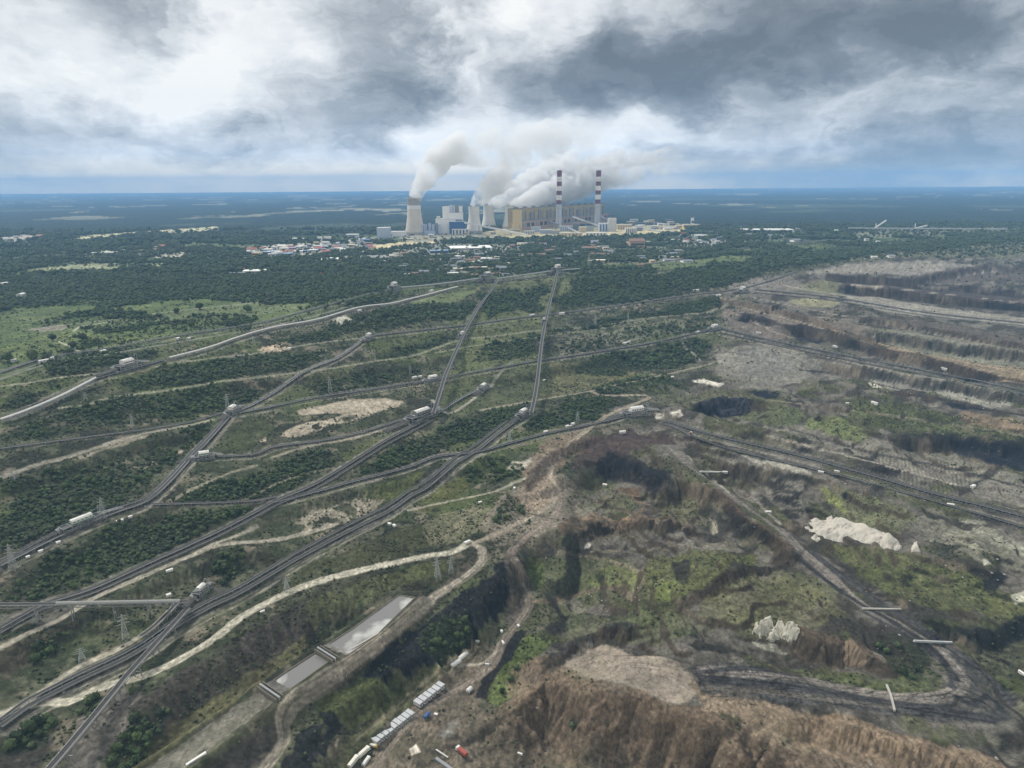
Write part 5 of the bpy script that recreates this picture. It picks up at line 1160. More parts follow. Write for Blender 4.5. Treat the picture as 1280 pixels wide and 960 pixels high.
# ------------------------------------------------------------------ drive and transfer stations
def station(px, py, rz, label, s=1.0, long_=24, house=WHT, hh=6, boom=18, kind=0, group='drive and transfer stations', dz=0):
    """steel frame on skids with a sheeted machine house on top, stair tower, discharge boom"""
    p = G(px, py, dz); t = thing('drive_station', p, rz, label, 'drive station', group)
    Lh, Wd = long_ / 2, 5.0
    f = MB()
    for x in np.linspace(-Lh, Lh, 6):
        for y in (-Wd, Wd): f.bar((x, y, -1.5), (x, y, hh), .55)
        f.bar((x, -Wd, hh), (x, Wd, hh), .5)
    for y in (-Wd, Wd):
        for z in (0.8, hh * .5, hh): f.bar((-Lh, y, z), (Lh, y, z), .5)
        xs = np.linspace(-Lh, Lh, 6)
        for i in range(5): f.bar((xs[i], y, .8 if i % 2 else hh), (xs[i + 1], y, hh if i % 2 else .8), .35)
    f.build('steel_frame', GRS, t)
    ap = MB(); A0 = -Lh - long_ * .9
    for y in (-3.2, 3.2, -1.2, 1.2):
        ap.bar((A0, y, 1.2), (-Lh, y, hh * .7), .45); ap.bar((A0, y, .2), (-Lh, y, .4), .35)
        for i in range(7):
            u, w_ = i / 7, (i + 1) / 7; z_ = lambda k, o_: (.2 + .2 * k) if o_ else (1.2 + (hh * .7 - 1.2) * k)
            ap.bar((A0 + (-Lh - A0) * u, y, z_(u, i % 2)), (A0 + (-Lh - A0) * w_, y, z_(w_, 1 - i % 2)), .3)
    for i in range(12):
        u = i / 11; x_ = A0 + (-Lh - A0) * u; ap.bar((x_, -3.4, 1.2 + (hh * .7 - 1.2) * u), (x_, 3.4, 1.2 + (hh * .7 - 1.2) * u), .4)
    ap.build('feed_frame', DKG, t)
    tb = MB(); tb.bar((A0, 0, 1.5), (Lh * .9, 0, hh * .95), 2.0, .3); tb.build('feed_belt', BELTM, t)
    for k_ in range(3):
        e_ = MB(); e_.box(-Lh * .8 + k_ * Lh * .5, -Lh * .8 + k_ * Lh * .5 + 2.4, Wd + .4, Wd + 3.0, -.6, 2.6 + k_ * .8); e_.build('switch_cabinet', [GRS, LGT, BRN_][k_], t)
    m = MB(); L2 = Lh * .5; Wh = Wd * .6
    m.prism([(-Wh, hh + .4), (Wh, hh + .4), (Wh, hh + 3.0), (Wh * .55, hh + 4.2), (-Wh * .55, hh + 4.2), (-Wh, hh + 3.0)], -L2, L2)
    mh = m.build('machine_house', house, t)
    r = MB(); r.prism([(-Wh * 1.04, hh + 3.05), (-Wh * .56, hh + 4.3), (Wh * .56, hh + 4.3), (Wh * 1.04, hh + 3.05), (Wh * 1.04, hh + 3.3), (Wh * .56, hh + 4.6), (-Wh * .56, hh + 4.6), (-Wh * 1.04, hh + 3.3)], -L2 * 1.03, L2 * 1.03); r.build('roof', WHT, mh)
    for x in np.linspace(-L2 * .8, L2 * .8, 5):
        wq = MB(); wq.box(x - .7, x + .7, -Wh - .06, -Wh + .02, hh + 1.4, hh + 2.4); wq.build('window', GLS, mh)
    for y in (-Wd * .45, Wd * .45):
        dr = MB(); n = 14
        vs = [(Lh + 1.2 + 1.4 * math.cos(2 * PI * i / n), y - 1.6, 2.6 + 1.4 * math.sin(2 * PI * i / n)) for i in range(n)] + [(Lh + 1.2 + 1.4 * math.cos(2 * PI * i / n), y + 1.6, 2.6 + 1.4 * math.sin(2 * PI * i / n)) for i in range(n)]
        dr.raw(vs, [(i, (i + 1) % n, n + (i + 1) % n, n + i) for i in range(n)] + [tuple(range(n))[::-1], tuple(range(n, 2 * n))]); dr.build('belt_drum', DKS, t)
    if boom:
        b = MB()
        a, e = (Lh * .8, 0, hh + 1.2), (Lh + boom, 0, hh * .55)
        for y in (-1.4, 1.4):
            b.bar((a[0], y, a[2]), (e[0], y, e[2]), .4); b.bar((a[0], y, a[2] - 1.6), (e[0], y, e[2] - .8), .35)
            for i in range(7):
                u, w_ = i / 7, (i + 1) / 7; q = lambda k, lo: (a[0] + (e[0] - a[0]) * k, y, a[2] + (e[2] - a[2]) * k - (1.6 - .8 * k) * lo)
                b.bar(q(u, i % 2), q(w_, 1 - i % 2), .25)
        b.build('discharge_boom', LGT, t)
        mb = MB(); mb.bar((Lh * .9, -1.6, hh), (Lh * .9, -1.6, hh + 7), .45); mb.bar((Lh * .9, 1.6, hh), (Lh * .9, 1.6, hh + 7), .45); mb.bar((Lh * .9, -1.6, hh + 7), (Lh * .9, 1.6, hh + 7), .45)
        mb.bar((Lh * .9, 0, hh + 7), (e[0] * .96, 0, e[2] + .4), .22); mb.bar((Lh * .9, 0, hh + 7), (0, 0, hh + 4), .22); mb.build('mast', GRS, t)
    s *= .82
    st = MB()
    for i in range(8): st.box(-Lh - 3.6, -Lh - .4, -Wd + i * 1.1, -Wd + i * 1.1 + 1.0, i * hh / 8, i * hh / 8 + .3)
    st.build('stair', LGT, t)
    hp = MB(); hp.hexa([(-Lh * .9, -2, .6), (-Lh * .6, -2, .6), (-Lh * .6, 2, .6), (-Lh * .9, 2, .6), (-Lh * .98, -3.4, hh - .4), (-Lh * .5, -3.4, hh - .4), (-Lh * .5, 3.4, hh - .4), (-Lh * .98, 3.4, hh - .4)]); hp.build('hopper', DKS, t)
    t.scale = (s, s, s); return t
SG = 'drive and transfer stations'
h_ = heading
station(252, 742, h_((225, 765), (262, 730)), 'drive station with bright white roofed house where the two conveyor bridges meet', .80, 20, WHT, 6, 9)
station(103, 657, h_((60, 678), (150, 640)), 'long gantry drive station with pale green house beside the left wood', .95, 40, GRN, 6, 22)
station(256, 574, h_((240, 576), (275, 572)), 'low transfer station bridging sideways over the descending dark conveyor', 1.1, 20, GRN, 5, 9)
station(291, 517, h_((270, 530), (310, 505)), 'upper drive station with small white house at the foot of the pale diagonal conveyor', 1.25, 18, WHT, 5, 14)
station(160, 461, h_((130, 470), (190, 454)), 'drive station with white rounded house between the white covered conveyors', 1.6, 22, WHT, 5, 12)
station(461, 424, h_((440, 436), (465, 421)), 'small white roofed tail station on top of the pale diagonal conveyor', 1.4, 14, WHT, 4, 0)
station(527, 524, h_((500, 534), (545, 518)), 'broad dark steel crossing station under the foot of the left elevated conveyor', 1.5, 34, GRS, 6, 12)
station(654, 521, h_((635, 532), (668, 514)), 'loading head with white house below the right elevated conveyor', 1.2, 22, WHT, 6, 12)
station(795, 519, h_((770, 524), (820, 518)), 'pit head station with twin white houses where the conveyor enters the pit', 1.5, 30, WHT, 5, 14)
station(578, 423, h_((560, 426), (590, 420)), 'small white cross shaped station straddled by the left elevated conveyor', 1.2, 10, WHT, 8, 8)
station(680, 406, h_((676, 420), (684, 395)), 'small white cabin station high on the right elevated conveyor', 1.0, 8, WHT, 12, 0)
station(541, 476, h_((520, 480), (560, 473)), 'flat white station on the middle bench beside the left elevated conveyor', 1.3, 22, WHT, 3, 0)
station(893, 412, h_((870, 418), (905, 411)), 'white drive station where the middle bench conveyor reaches the pit', 1.5, 18, WHT, 4, 10)
station(928, 365, h_((905, 372), (950, 360)), 'small station at the corner of the pit crest', 1.8, 14, WHT, 4, 8)
station(609, 352, h_((595, 354), (625, 350)), 'grey transfer tower on the plain heading the left elevated conveyor', 2.0, 16, GRS, 9, 0)
station(697, 342, h_((680, 345), (710, 341)), 'grey transfer tower on the plain heading the right elevated conveyor', 2.0, 14, WHT, 9, 0)
station(493, 364, h_((480, 366), (505, 362)), 'white transfer tower on the plain left of the twin covered conveyor', 2.0, 12, WHT, 7, 0)
station(604, 487, h_((590, 495), (615, 480)), 'light grey loading station on the bare bank between the two elevated conveyors', 1.2, 22, LGT, 4, 10)

# ------------------------------------------------------------------ lattice pylons
def pylon_proto():
    t = thing('lattice_pylon', (0, 0, 0), 0, 'x', 'pylon', 'lattice power pylons')
    m = MB(); H = 30.0; b = 3.4
    lv = [0, 5, 9.5, 13.5, 17, 20, 23, 26, 30]; hw = lambda z: b * (1 - z / H) * .88 + .35
    for i in range(len(lv) - 1):
        z0, z1 = lv[i], lv[i + 1]; a, c = hw(z0), hw(z1)
        cs0 = [(-a, -a, z0), (a, -a, z0), (a, a, z0), (-a, a, z0)]; cs1 = [(-c, -c, z1), (c, -c, z1), (c, c, z1), (-c, c, z1)]
        for k in range(4):
            m.bar(cs0[k], cs1[k], .24); m.bar(cs0[k], cs1[(k + 1) % 4], .13); m.bar(cs0[(k + 1) % 4], cs1[k], .13); m.bar(cs1[k], cs1[(k + 1) % 4], .13)
    m.build('mast', PYL, t)
    for z, w_ in ((19.5, 6.0), (23.5, 4.8), (27.5, 3.6)):
        a = MB()
        for y in (-.5, .5):
            a.bar((-w_, 0, z), (0, y, z + 1.1), .15); a.bar((w_, 0, z), (0, y, z + 1.1), .15); a.bar((-w_, 0, z), (w_, 0, z), .15)
        arm = a.build('cross_arm', PYL, t)
        for x in (-w_ * .95, w_ * .95): q = MB(); q.cyl((x, 0), .16, .16, z - 1.8, z, 6); q.build('insulator', DKS, arm)
    return t
PYL = pm('weathered_zinc', (158, 162, 160), .6, .1, .1)
pylon = pylon_proto(); first = True
PYS = [ # base px, top py, label place
 (130, 650, 622, 'lattice pylon behind the long gantry drive station'), (17, 712, 680, 'lattice pylon on the wood edge left of the gantry station'), (158, 801, 768, 'lattice pylon between the level white conveyor bridge and the dirt track'),
 (103, 826, 810, 'short lattice pylon beside the pale track at the lower left'), (285, 512, 492, 'lattice pylon behind the upper drive station'), (166, 536, 517, 'lattice pylon on the scrub bench below the white covered conveyor'),
 (413, 492, 470, 'lattice pylon below the pale diagonal conveyor'), (547, 724, 696, 'tall lattice pylon inside the haul road hairpin'), (564, 716, 696, 'slim lattice pylon beside the tall one in the hairpin'),
 (359, 738, 722, 'faint lattice pylon on the verge of the pale road above the settling pond'), (107, 500, 490, 'lattice pylon above the brown slope near the left edge'), (457, 448, 434, 'lattice pylon under the white roofed tail station'),
 (469, 453, 441, 'lattice pylon right of the one below the tail station'), (513, 468, 456, 'lattice pylon above the two white sheds on the middle bench'), (408, 456, 446, 'faint lattice pylon left of the pale diagonal conveyor'),
 (744, 410, 394, 'lattice pylon in the wood right of the elevated conveyors'), (785, 404, 392, 'lattice pylon farther right in the same dark wood'), (722, 526, 514, 'lattice pylon on the wood edge above the white sheds near the pit head'), (637, 552, 540, 'lattice pylon by the lower end of the loading head conveyor'),
 (16, 600, 586, 'faint lattice pylon on the scrub slope at the left edge'), (317, 428, 420, 'lattice pylon behind the brown clearing on the plain'), (736, 334, 318, 'far lattice pylon in front of the power hall'),
]
for px, py, ty, lab in PYS:
    p = G(px, py, -.3); hgt = ztop(px, ty, p.y) - p.z; s = hgt / 30.0; sx = max(s, .6)
    rz = math.radians(25) + .3 * math.sin(px)
    if first: o = pylon; o.location = p; o.rotation_euler = (0, 0, rz); o['label'] = lab; first = False
    else: o = dup(pylon, p, rz, lab)
    o.scale = (sx, sx, s)
# ------------------------------------------------------------------ sheds, cabins and vehicles
def shed_proto(L_, W_, H_, wall, roof, label='x', name='site_shed', cat='shed', group='white sheds on the benches', round_=False):
    t = thing(name, (0, 0, 0), 0, label, cat, group)
    b = MB().box(-L_ / 2, L_ / 2, -W_ / 2, W_ / 2, -.8, H_); wl = b.build('wall', wall, t)
    r = MB()
    if round_: r.prism([(-W_ / 2 * 1.03, H_ - .1), (-W_ * .3, H_ + .55), (0, H_ + .75), (W_ * .3, H_ + .55), (W_ / 2 * 1.03, H_ - .1)], -L_ / 2 - .15, L_ / 2 + .15)
    else: r.gable(-L_ / 2, L_ / 2, -W_ / 2, W_ / 2, H_, H_ + W_ * .12, .2, .18); r.prism([(-W_ / 2, H_ - .02), (0, H_ + W_ * .12), (W_ / 2, H_ - .02)], -L_ / 2 + .02, L_ / 2 - .02)
    r.build('roof', roof, t)
    d = MB().box(-L_ / 2 - .07, -L_ / 2 + .02, -.6, .6, 0, 2.1); d.build('door', GRS, t)
    for x in np.linspace(-L_ * .3, L_ * .3, 3):
        w_ = MB().box(x - .5, x + .5, -W_ / 2 - .06, -W_ / 2 + .02, 1.1, 2.0); w_.build('window', GLS, t)
    return t
PROTO = {'long': shed_proto(11, 4.5, 3.2, WHT, WHT), 'small': shed_proto(6, 4, 2.8, WHT, WHT), 'cream': shed_proto(9, 5, 3.2, OFFW, OFFW), 'round': shed_proto(8, 3.2, 2.4, WHT, WHT, round_=True)}
used = set()
def place(kind, px, py, rz, label, s=1.0):
    o = PROTO[kind]; p = G(px, py, .1)
    if kind in used: o = dup(o, p, rz, label)
    else: o.location = p; o.rotation_euler = (0, 0, rz); o['label'] = label; used.add(kind)
    s *= .52; o.scale = (s, s, s); return o
for k_, px, py, a, s, lab in [
 ('long', 328, 765, (300, 773), .55, 'small white cabin on the pale dirt road above the settling pond'),
 ('small', 487, 656, (470, 650), 1.0, 'white shed below the double conveyor, left of its twin'), ('small', 493, 658, (475, 650), 1.0, 'white shed below the double conveyor, right of its twin'),
 ('long', 584, 679, (600, 672), 1.0, 'long flat white hut on the outside of the hairpin'), ('small', 211, 745, (200, 748), 1.0, 'white hut standing alone on the slope above the drive station'),
 ('long', 212, 714, (240, 704), .8, 'low white shelter on the verge of the gravel road'), ('small', 73, 679, (60, 683), .9, 'white hut below the gantry station beside the conveyor'), ('small', 51, 690, (40, 694), .9, 'white hut nearer the left edge beside the descending conveyor'),
 ('small', 35, 697, (25, 700), .8, 'third white hut along the descending conveyor, closest to the left pylon'), ('long', 150, 652, (165, 648), .9, 'white shed at the wood edge right of the gantry station'), ('small', 163, 647, (175, 644), .9, 'small white shed at the wood edge, second right of the gantry station'),
 ('small', 682, 541, (700, 538), 1.5, 'white shed just above the conveyor left of the twin sheds'), ('small', 709, 534, (725, 530), 1.4, 'left white shed of the pair above the pit head conveyor'), ('small', 716, 531, (730, 528), 1.4, 'right white shed of the pair above the pit head conveyor'),
 ('long', 713, 533, (730, 529), .6, 'small white hut tucked between the pair above the pit head conveyor'),
 ('long', 518, 473, (540, 468), 1.4, 'left white shed on the middle bench near the elevated conveyor'), ('small', 525, 472, (545, 468), 1.6, 'second white shed on the middle bench near the elevated conveyor'),
 ('long', 178, 432, (200, 428), 0, ''), ('long', 781, 430, (800, 426), 1.6, 'left white shed on the far bench conveyor, near the wood'), ('long', 786, 428, (800, 426), 1.3, 'right white shed on the far bench conveyor, near the wood'),
 ('long', 665, 395, (690, 392), 1.9, 'white shed on the thin bench conveyor left of the right elevated conveyor'), ('long', 702, 393, (720, 390), 2.0, 'white shed on the thin bench conveyor right of the right elevated conveyor'),
 ('long', 870, 364, (890, 362), 2.2, 'long white shed on the road near the pit crest'), ('long', 898, 370, (910, 369), 1.9, 'white shed at the crest corner beside the tall wood'), ('small', 872, 416, (890, 412), 2.0, 'white hut on the bench left of the pit drive station'),
 ('cream', 840, 369 + 103, (860, 468), 1.1, 'cream shed on the dirt road left of the coal heap'), ('small', 600, 629, (612, 626), 1.0, 'white hut on the scrub slope under the lower conveyor'),
 ('small', 643, 611, (650, 625), .9, 'leaning white hut on the track by the pale sand'), ('long', 778, 541, (790, 543), 1.3, 'long white shelter on the brown heap below the pit head'), ('cream', 756, 607, (770, 610), 1.0, 'white flat shed below the black heap'),
 ('long', 1026, 591, (1040, 594), 1.0, 'small white hut below the pit conveyor'), ('long', 1046, 590, (1060, 594), .9, 'white vehicle shelter on the pit conveyor crossing'), ('long', 1240, 607, (1250, 600), 0, ''),
 ('small', 17, 452, (30, 449), 1.8, 'white shed at the far left below the rim conveyor'), ('long', 55, 453, (70, 450), 1.9, 'left of two touching white sheds by the rim conveyor'), ('long', 62, 450, (80, 447), 1.7, 'right of two touching white sheds by the rim conveyor'),
 ('small', 129, 441, (140, 438), 2.2, 'white rounded shed on the rim conveyor bank'), ('small', 222, 425, (230, 422), 2.0, 'white shed among the scrap yard on the plain'), ('small', 236, 424, (250, 420), 1.6, 'smaller white shed right of the scrap yard shed'),
 ('small', 449, 390, (460, 388), 2.4, 'white house under the upper white conveyor'), ('small', 539, 365, (550, 363), 2.6, 'white hut in the green strip below the twin covered conveyor'), ('cream', 361, 437, (370, 434), 1.4, 'cream hut at the end of the brown clearing'),
 ('small', 27, 372, (35, 370), 5, 'white house on the plain at the left edge'), ('small', 5, 358, (15, 356), 5, 'white gabled house at the very left of the plain'), ('cream', 680, 476, (700, 470), .9, 'cream hut on the grassy slope beside the right elevated conveyor'),
 ('small', 1059, 505, (1070, 505), 1.3, 'small white hut on the grey spoil bench'), ('long', 1093, 505, (1100, 508), 1.6, 'white box standing on the spoil ridge'), ('long', 1180, 462, (1190, 464), 1.6, 'white machine cabin on the upper pit conveyor'),
 ('long', 1044, 434, (1055, 437), 1.6, 'white shelter on the upper pit conveyor'), ('long', 948, 417, (955, 418), 1.6, 'white hut at the foot of the pit crest road'), ('long', 960, 641, (972, 643), 1.0, 'white pickup shelter beside the ribbed brown bank'),
 ('long', 906, 591, (925, 592), 1.0, 'white pipe shelter on the wide haul ramp'), ('long', 1188, 632, (1200, 634), 1.1, 'white bridge hut at the end of the pit conveyor crossing'), ('long', 1216, 609, (1226, 604), 1.2, 'pale sheet covered heap shelter on the bench edge'),
 ('round', 1277, 842, (1285, 846), 1.0, 'white cabin half out of the frame at the right edge'), ('small', 1178, 460, (1190, 463), 1.0, 'small white hut next to the machine cabin on the upper pit conveyor'),
]:
    if s == 0: continue
    place(k_, px, py, heading((px, py), a), lab, s)
# the row of white office cabins
def cabin_proto():
    t = thing('office_cabin', (0, 0, 0), 0, 'x', 'office cabin', 'white office cabins in the row')
    b = MB().box(-1.2, 1.2, -3.6, 3.6, 0, 2.7); bd = b.build('body', WHT, t)
    MB().box(-1.28, 1.28, -3.7, 3.7, 2.7, 2.86).build('roof', pm('cabin_roof', (176, 177, 178), .6, 0, .12), t)
    MB().box(-.45, .45, -3.66, -3.58, .1, 2.1).build('door', GRS, t)
    for x in (-.85, .85): MB().box(x - .25, x + .25, -3.66, -3.58, 1.1, 2.0).build('window', GLS, t)
    MB().box(-.7, .7, -4.6, -3.7, -.1, .1).build('step', GRS, t)
    MB().box(-.06, .06, 3.6, 5.6, 1.0, 1.12).build('cable_arm', LGT, t)
    for x in (-1.22, 1.22): MB().box(x - .05, x + .05, -3.62, 3.62, 0, .18).build('skid', DKS, t)
    return t
cab = cabin_proto(); nn = 0
W0, W1 = G(468, 930), G(549, 857); ax = math.atan2(W1.y - W0.y, W1.x - W0.x)
ORD = ['first', 'second', 'third', 'fourth', 'fifth', 'sixth', 'seventh', 'eighth', 'ninth']
for (a, b, n, txt) in [((467, 931), (515, 893), 9, 'lower'), ((520, 884), (553, 858), 6, 'upper')]:
    p0, p1 = G(*a), G(*b)
    # n cabins side by side along the line
    zc = max(zat(np.array([p0.x, p1.x]), np.array([p0.y, p1.y])))
    for i in range(n):
        q = p0.lerp(p1, (i + .5) / n); q.z += .5
        lab = '%s white cabin from the lower left in the %s row of office cabins' % (ORD[i], txt)
        o = cab if nn == 0 else dup(cab, q, ax, lab)
        if nn == 0: o.location = q; o.rotation_euler = (0, 0, ax); o['label'] = lab
        sx = (p1 - p0).length / n / 2.62 * .9; o.scale = (sx, random.uniform(.7, .78), random.uniform(.95, 1.05))
        nn += 1
# tents and tanks of the yard
def truck_proto(body, name, cat, label):
    t = thing(name, (0, 0, 0), 0, label, cat, None)
    MB().box(-4.2, 4.2, -1.1, 1.1, .7, 1.1).build('chassis', DKS, t)
    c = MB().hexa([(2.4, -1.25, 1.0), (4.4, -1.25, 1.0), (4.4, 1.25, 1.0), (2.4, 1.25, 1.0), (2.4, -1.2, 3.1), (3.9, -1.2, 3.1), (3.9, 1.2, 3.1), (2.4, 1.2, 3.1)]).build('cab', body[0], t)
    MB().box(3.95, 4.30, -1.0, 1.0, 2.0, 2.9).build('windscreen', GLS, c)
    MB().prism([(-1.3, 1.15), (1.3, 1.15), (1.3, 2.8), (.9, 3.3), (-.9, 3.3), (-1.3, 2.8)], -4.4, 2.2).build('load_body', body[1], t)
    for x in (-3.2, -1.9, 3.2):
        for y in (-1.2, 1.2):
            w_ = MB(); n = 12
            w_.raw([(x + .55 * math.cos(2 * PI * i / n), y - .2, .55 + .55 * math.sin(2 * PI * i / n)) for i in range(n)] + [(x + .55 * math.cos(2 * PI * i / n), y + .2, .55 + .55 * math.sin(2 * PI * i / n)) for i in range(n)],
                   [(i, (i + 1) % n, n + (i + 1) % n, n + i) for i in range(n)] + [tuple(range(n))[::-1], tuple(range(n, 2 * n))]); w_.build('wheel', RUB, t)
    return t
for body, px, py, a, s, nm, cat, lab in [
 ((OFFW, OFFW), 455, 943, (470, 930), 1.0, 'box_truck', 'truck', 'cream box truck parked left of the smaller one below the cabins'), ((OFFW, OFFW), 442, 955, (455, 943), 1.0, 'box_truck', 'truck', 'white box truck cut by the bottom edge below the cabins'),
 ((OFFW, WHT), 458, 954, (466, 945), .8, 'box_truck', 'truck', 'small white truck parked right of the cream box truck'), ((YEL, OFFW), 467, 934, (475, 938), .65, 'small_truck', 'truck', 'small yellowish truck at the lower end of the cabin row'),
 ((WHT, RED), 577, 942, (566, 937), 1.0, 'tipper_truck', 'truck', 'red topped tipper truck with white cab on the brown yard'), ((WHT, RST), 1046, 545, (1052, 541), 1.1, 'dump_truck', 'truck', 'yellow brown dump truck below the pit head'),
]:
    t = truck_proto(body, nm, cat, lab); t.location = G(px, py, .05); t.rotation_euler = (0, 0, heading((px, py), a)); t.scale = (s, s, s)
    if 'dump' in nm: t.location = G(862, 544, .1)
def yard_tank(px, py, a, L_, R_, mat, lab, name='storage_tank', cat='tank'):
    t = thing(name, G(px, py, 0), heading((px, py), a), lab, cat, None)
    n = 12; m = MB()
    m.lathe([(.01, -L_ / 2), (R_ * .7, -L_ / 2), (R_, -L_ / 2 + .4), (R_, L_ / 2 - .4), (R_ * .7, L_ / 2), (.01, L_ / 2)], 16)
    m.v = [(z, y, x + R_ + .5) for x, y, z in m.v]; m.build('shell', mat, t, smooth=True)
    for x in (-L_ * .3, L_ * .3): MB().box(x - .2, x + .2, -R_ * .8, R_ * .8, -.3, R_ * .6).build('saddle', CONC, t)
for px, py, a, L_, R_, mt, lab in [
 (570, 832, (582, 824), 8.5, 1.6, WHT, 'lower white tank of the pair in the turning circle above the cabins'), (579, 823, (590, 815), 8.5, 1.6, WHT, 'upper white tank of the pair in the turning circle above the cabins'),
 (587, 865, (592, 860), 4.5, 1.5, WHT, 'lone white tank on the track beside the black channel'), (534, 897, (540, 892), 5, 1.3, BLU, 'blue tank below the upper row of cabins')]: yard_tank(px, py, a, L_, R_, mt, lab)
for px, py, a, s, k_, lab in [(545, 894, (555, 896), .7, 'small', 'small white shed beside the blue tank'), (609, 831, (600, 830), .7, 'round', 'white van like hut by the black trench road'), (597, 803, (606, 800), .9, 'small', 'white block hut above the tank pair at the trench'),
 (627, 790, (632, 800), .8, 'small', 'white hut on the trench track, upper of three'), (629, 804, (634, 812), .8, 'round', 'white hut on the trench track, middle of three'), (648, 783, (655, 790), .7, 'small', 'grey white hut right of the trench track'), (650, 943, (655, 948), .7, 'round', 'pale violet white hut at the bottom edge below the spoil slope')]:
    place(k_, px, py, heading((px, py), a), lab, s)
# pond weirs and kerbs of concrete
for a, b, lab in [((397, 812), (420, 827), 'concrete weir between the upper and the middle settling pond'), ((325, 858), (350, 875), 'concrete weir between the middle and the lower settling pond')]:
    p, q = G(*a), G(*b); zt = max(p.z, q.z) + 1.2; t = thing('pond_weir', p, 0, lab, 'weir', 'settling pond weirs')
    d = (q - p); d.z = 0; nrm = Vector((-d.y, d.x, 0)).normalized()
    for k_ in (-2.2, 0, 2.2): MB().bar(tuple(nrm * k_ + Vector((0, 0, .8))), tuple(d + nrm * k_ + Vector((0, 0, .8))), .5, 2.4).build('weir_wall', pm('old_concrete', (110, 104, 92), .9, 0, .2) if k_ else CONC, t)
    MB().bar(tuple(Vector((0, 0, 2.1))), tuple(d + Vector((0, 0, 2.1))), 1.2, .15).build('walkway', GRS, t)
for k_, lab in (('pond_upper', 'concrete kerb round the upper settling pond'), ('pond_middle', 'concrete kerb round the middle settling pond')):
    W, zz = P_W[k_]; t = MB(); n = len(W); c = W.mean(0)
    for i in range(n):
        a, b = W[i], W[(i + 1) % n]; t.bar((a[0] - c[0], a[1] - c[1], 0), (b[0] - c[0], b[1] - c[1], 0), .5, .7)
    o = t.build('pond_kerb', pm('old_concrete', (110, 104, 92), .9, 0, .2)); o.location = (c[0], c[1], zz); tag(o, lab, 'kerb')
# long pipe lying beside the lower pond, barrier walls across the haul road, pipes
def pipe(P, r, mat, lab, name='pipeline', cat='pipeline', hgt=.6):
    W = GP(P, 10); t = MB(); c = W[0]
    for i in range(len(W) - 1): t.bar(tuple(W[i] - c + [0, 0, hgt]), tuple(W[i + 1] - c + [0, 0, hgt]), r * 2, r * 2)
    o = t.build(name, mat); o.location = c; tag(o, lab, cat)
pipe([(233, 958), (258, 942)], .7, WHT, 'white pipe lying on the dry bed of the lower pond')
pipe([(1142, 803), (1190, 805)], .65, LGT, 'white barrier bridge across the haul road before the bend', 'barrier_wall', 'barrier', 1.2)
pipe([(1078, 762), (1126, 763)], .55, CONC, 'grey pipe crossing the haul road halfway down', 'pipeline', 'pipeline', .9)
pipe([(1108, 858), (1113, 870), (1118, 890)], .6, CONC, 'pale pipe crossing the black tracks at the bottom of the bend', 'pipeline', 'pipeline', 1.0)
pipe([(875, 590), (908, 591)], .7, WHT, 'white pipe across the wide brown ramp')
pipe([(440, 812), (474, 792)], .5, CONC, 'concrete edge beam along the upper pond beside the haul road', 'edge_beam', 'edge beam', .4)
pipe([(545, 938), (560, 948)], .35, WHT, 'thin pale pipe lying in the brown yard')
pipe([(545, 950), (580, 975)], .9, GRS, 'grey steel boom lying at the bottom of the yard', 'steel_boom', 'boom', .9)
# rocks and bright sand
def mound(P, H_, mat, lab, name, cat, amp=.3, sc=6, seed=0, smooth=False):
    W = wpoly(P); c = W.mean(0); x0, x1, y0, y1 = W[:, 0].min() - 1, W[:, 0].max() + 1, W[:, 1].min() - 1, W[:, 1].max() + 1
    n = 70; X, Y = np.meshgrid(np.linspace(x0, x1, n), np.linspace(y0, y1, n)); x, y = X.ravel(), Y.ravel()
    d = poly_dist(x, y, np.vstack([W, W[:1]]))[0]; d = np.where(inpoly(x, y, W), d, -d); dm = d.max(); d = d + (fbm(x, y, 12, 4, 95 + seed) - .55) * min(14, dm * 1.1)
    g = zat(x, y); rd = fbm(x, y, sc, 4, 90 + seed)
    z = g + H_ * np.clip(d / (dm * .8) + (rd - .5) * amp * 2 * (d > 0), -.35, 1) ** 1 * 1.0
    z = np.where(d < 0, g - .6 - .4 * np.minimum(-d, 4), z + H_ * amp * (np.abs(rd - .5) * -2 + .3) * np.clip(d / 2, 0, 1))
    keep = d > -2.2; idx = -np.ones(n * n, int); ii_, jj_ = np.meshgrid(np.arange(n - 1), np.arange(n - 1), indexing='ij'); i0_ = (ii_ * n + jj_).ravel()
    Fm = np.stack([i0_, i0_ + 1, i0_ + n + 1, i0_ + n], 1); Fm = Fm[keep[Fm].all(1)]; u, inv = np.unique(Fm, return_inverse=True)
    Vm = np.stack([x - c[0], y - c[1], z], 1)[u]; o = np_mesh(name, Vm, inv.reshape(Fm.shape), mat, smooth=smooth); o.location = (c[0], c[1], 0); tag(o, lab, cat); return o
SANDW = pm('white_sand', (176, 170, 158), .95, 0, .14, .25); ROCKW = pm('pale_rock', (176, 172, 156), .95, 0, .22, .3); COALM = pm('coal_heap', (38, 39, 47), .85, 0, .35, .3)
mound([(1010, 660), (1020, 648), (1040, 646), (1070, 656), (1110, 666), (1130, 678), (1133, 688), (1110, 686), (1060, 678), (1030, 678), (1015, 672)], 8, SANDW, 'long pile of whitish sand with a steep face beside the ramp', 'sand_pile', 'sand pile', .26, 7, 1)
mound([(1139, 690), (1143, 678), (1148, 680), (1151, 690)], 3.5, SANDW, 'small pointed white sand cone right of the long sand pile', 'sand_cone', 'sand pile', .15, 5, 2, True)
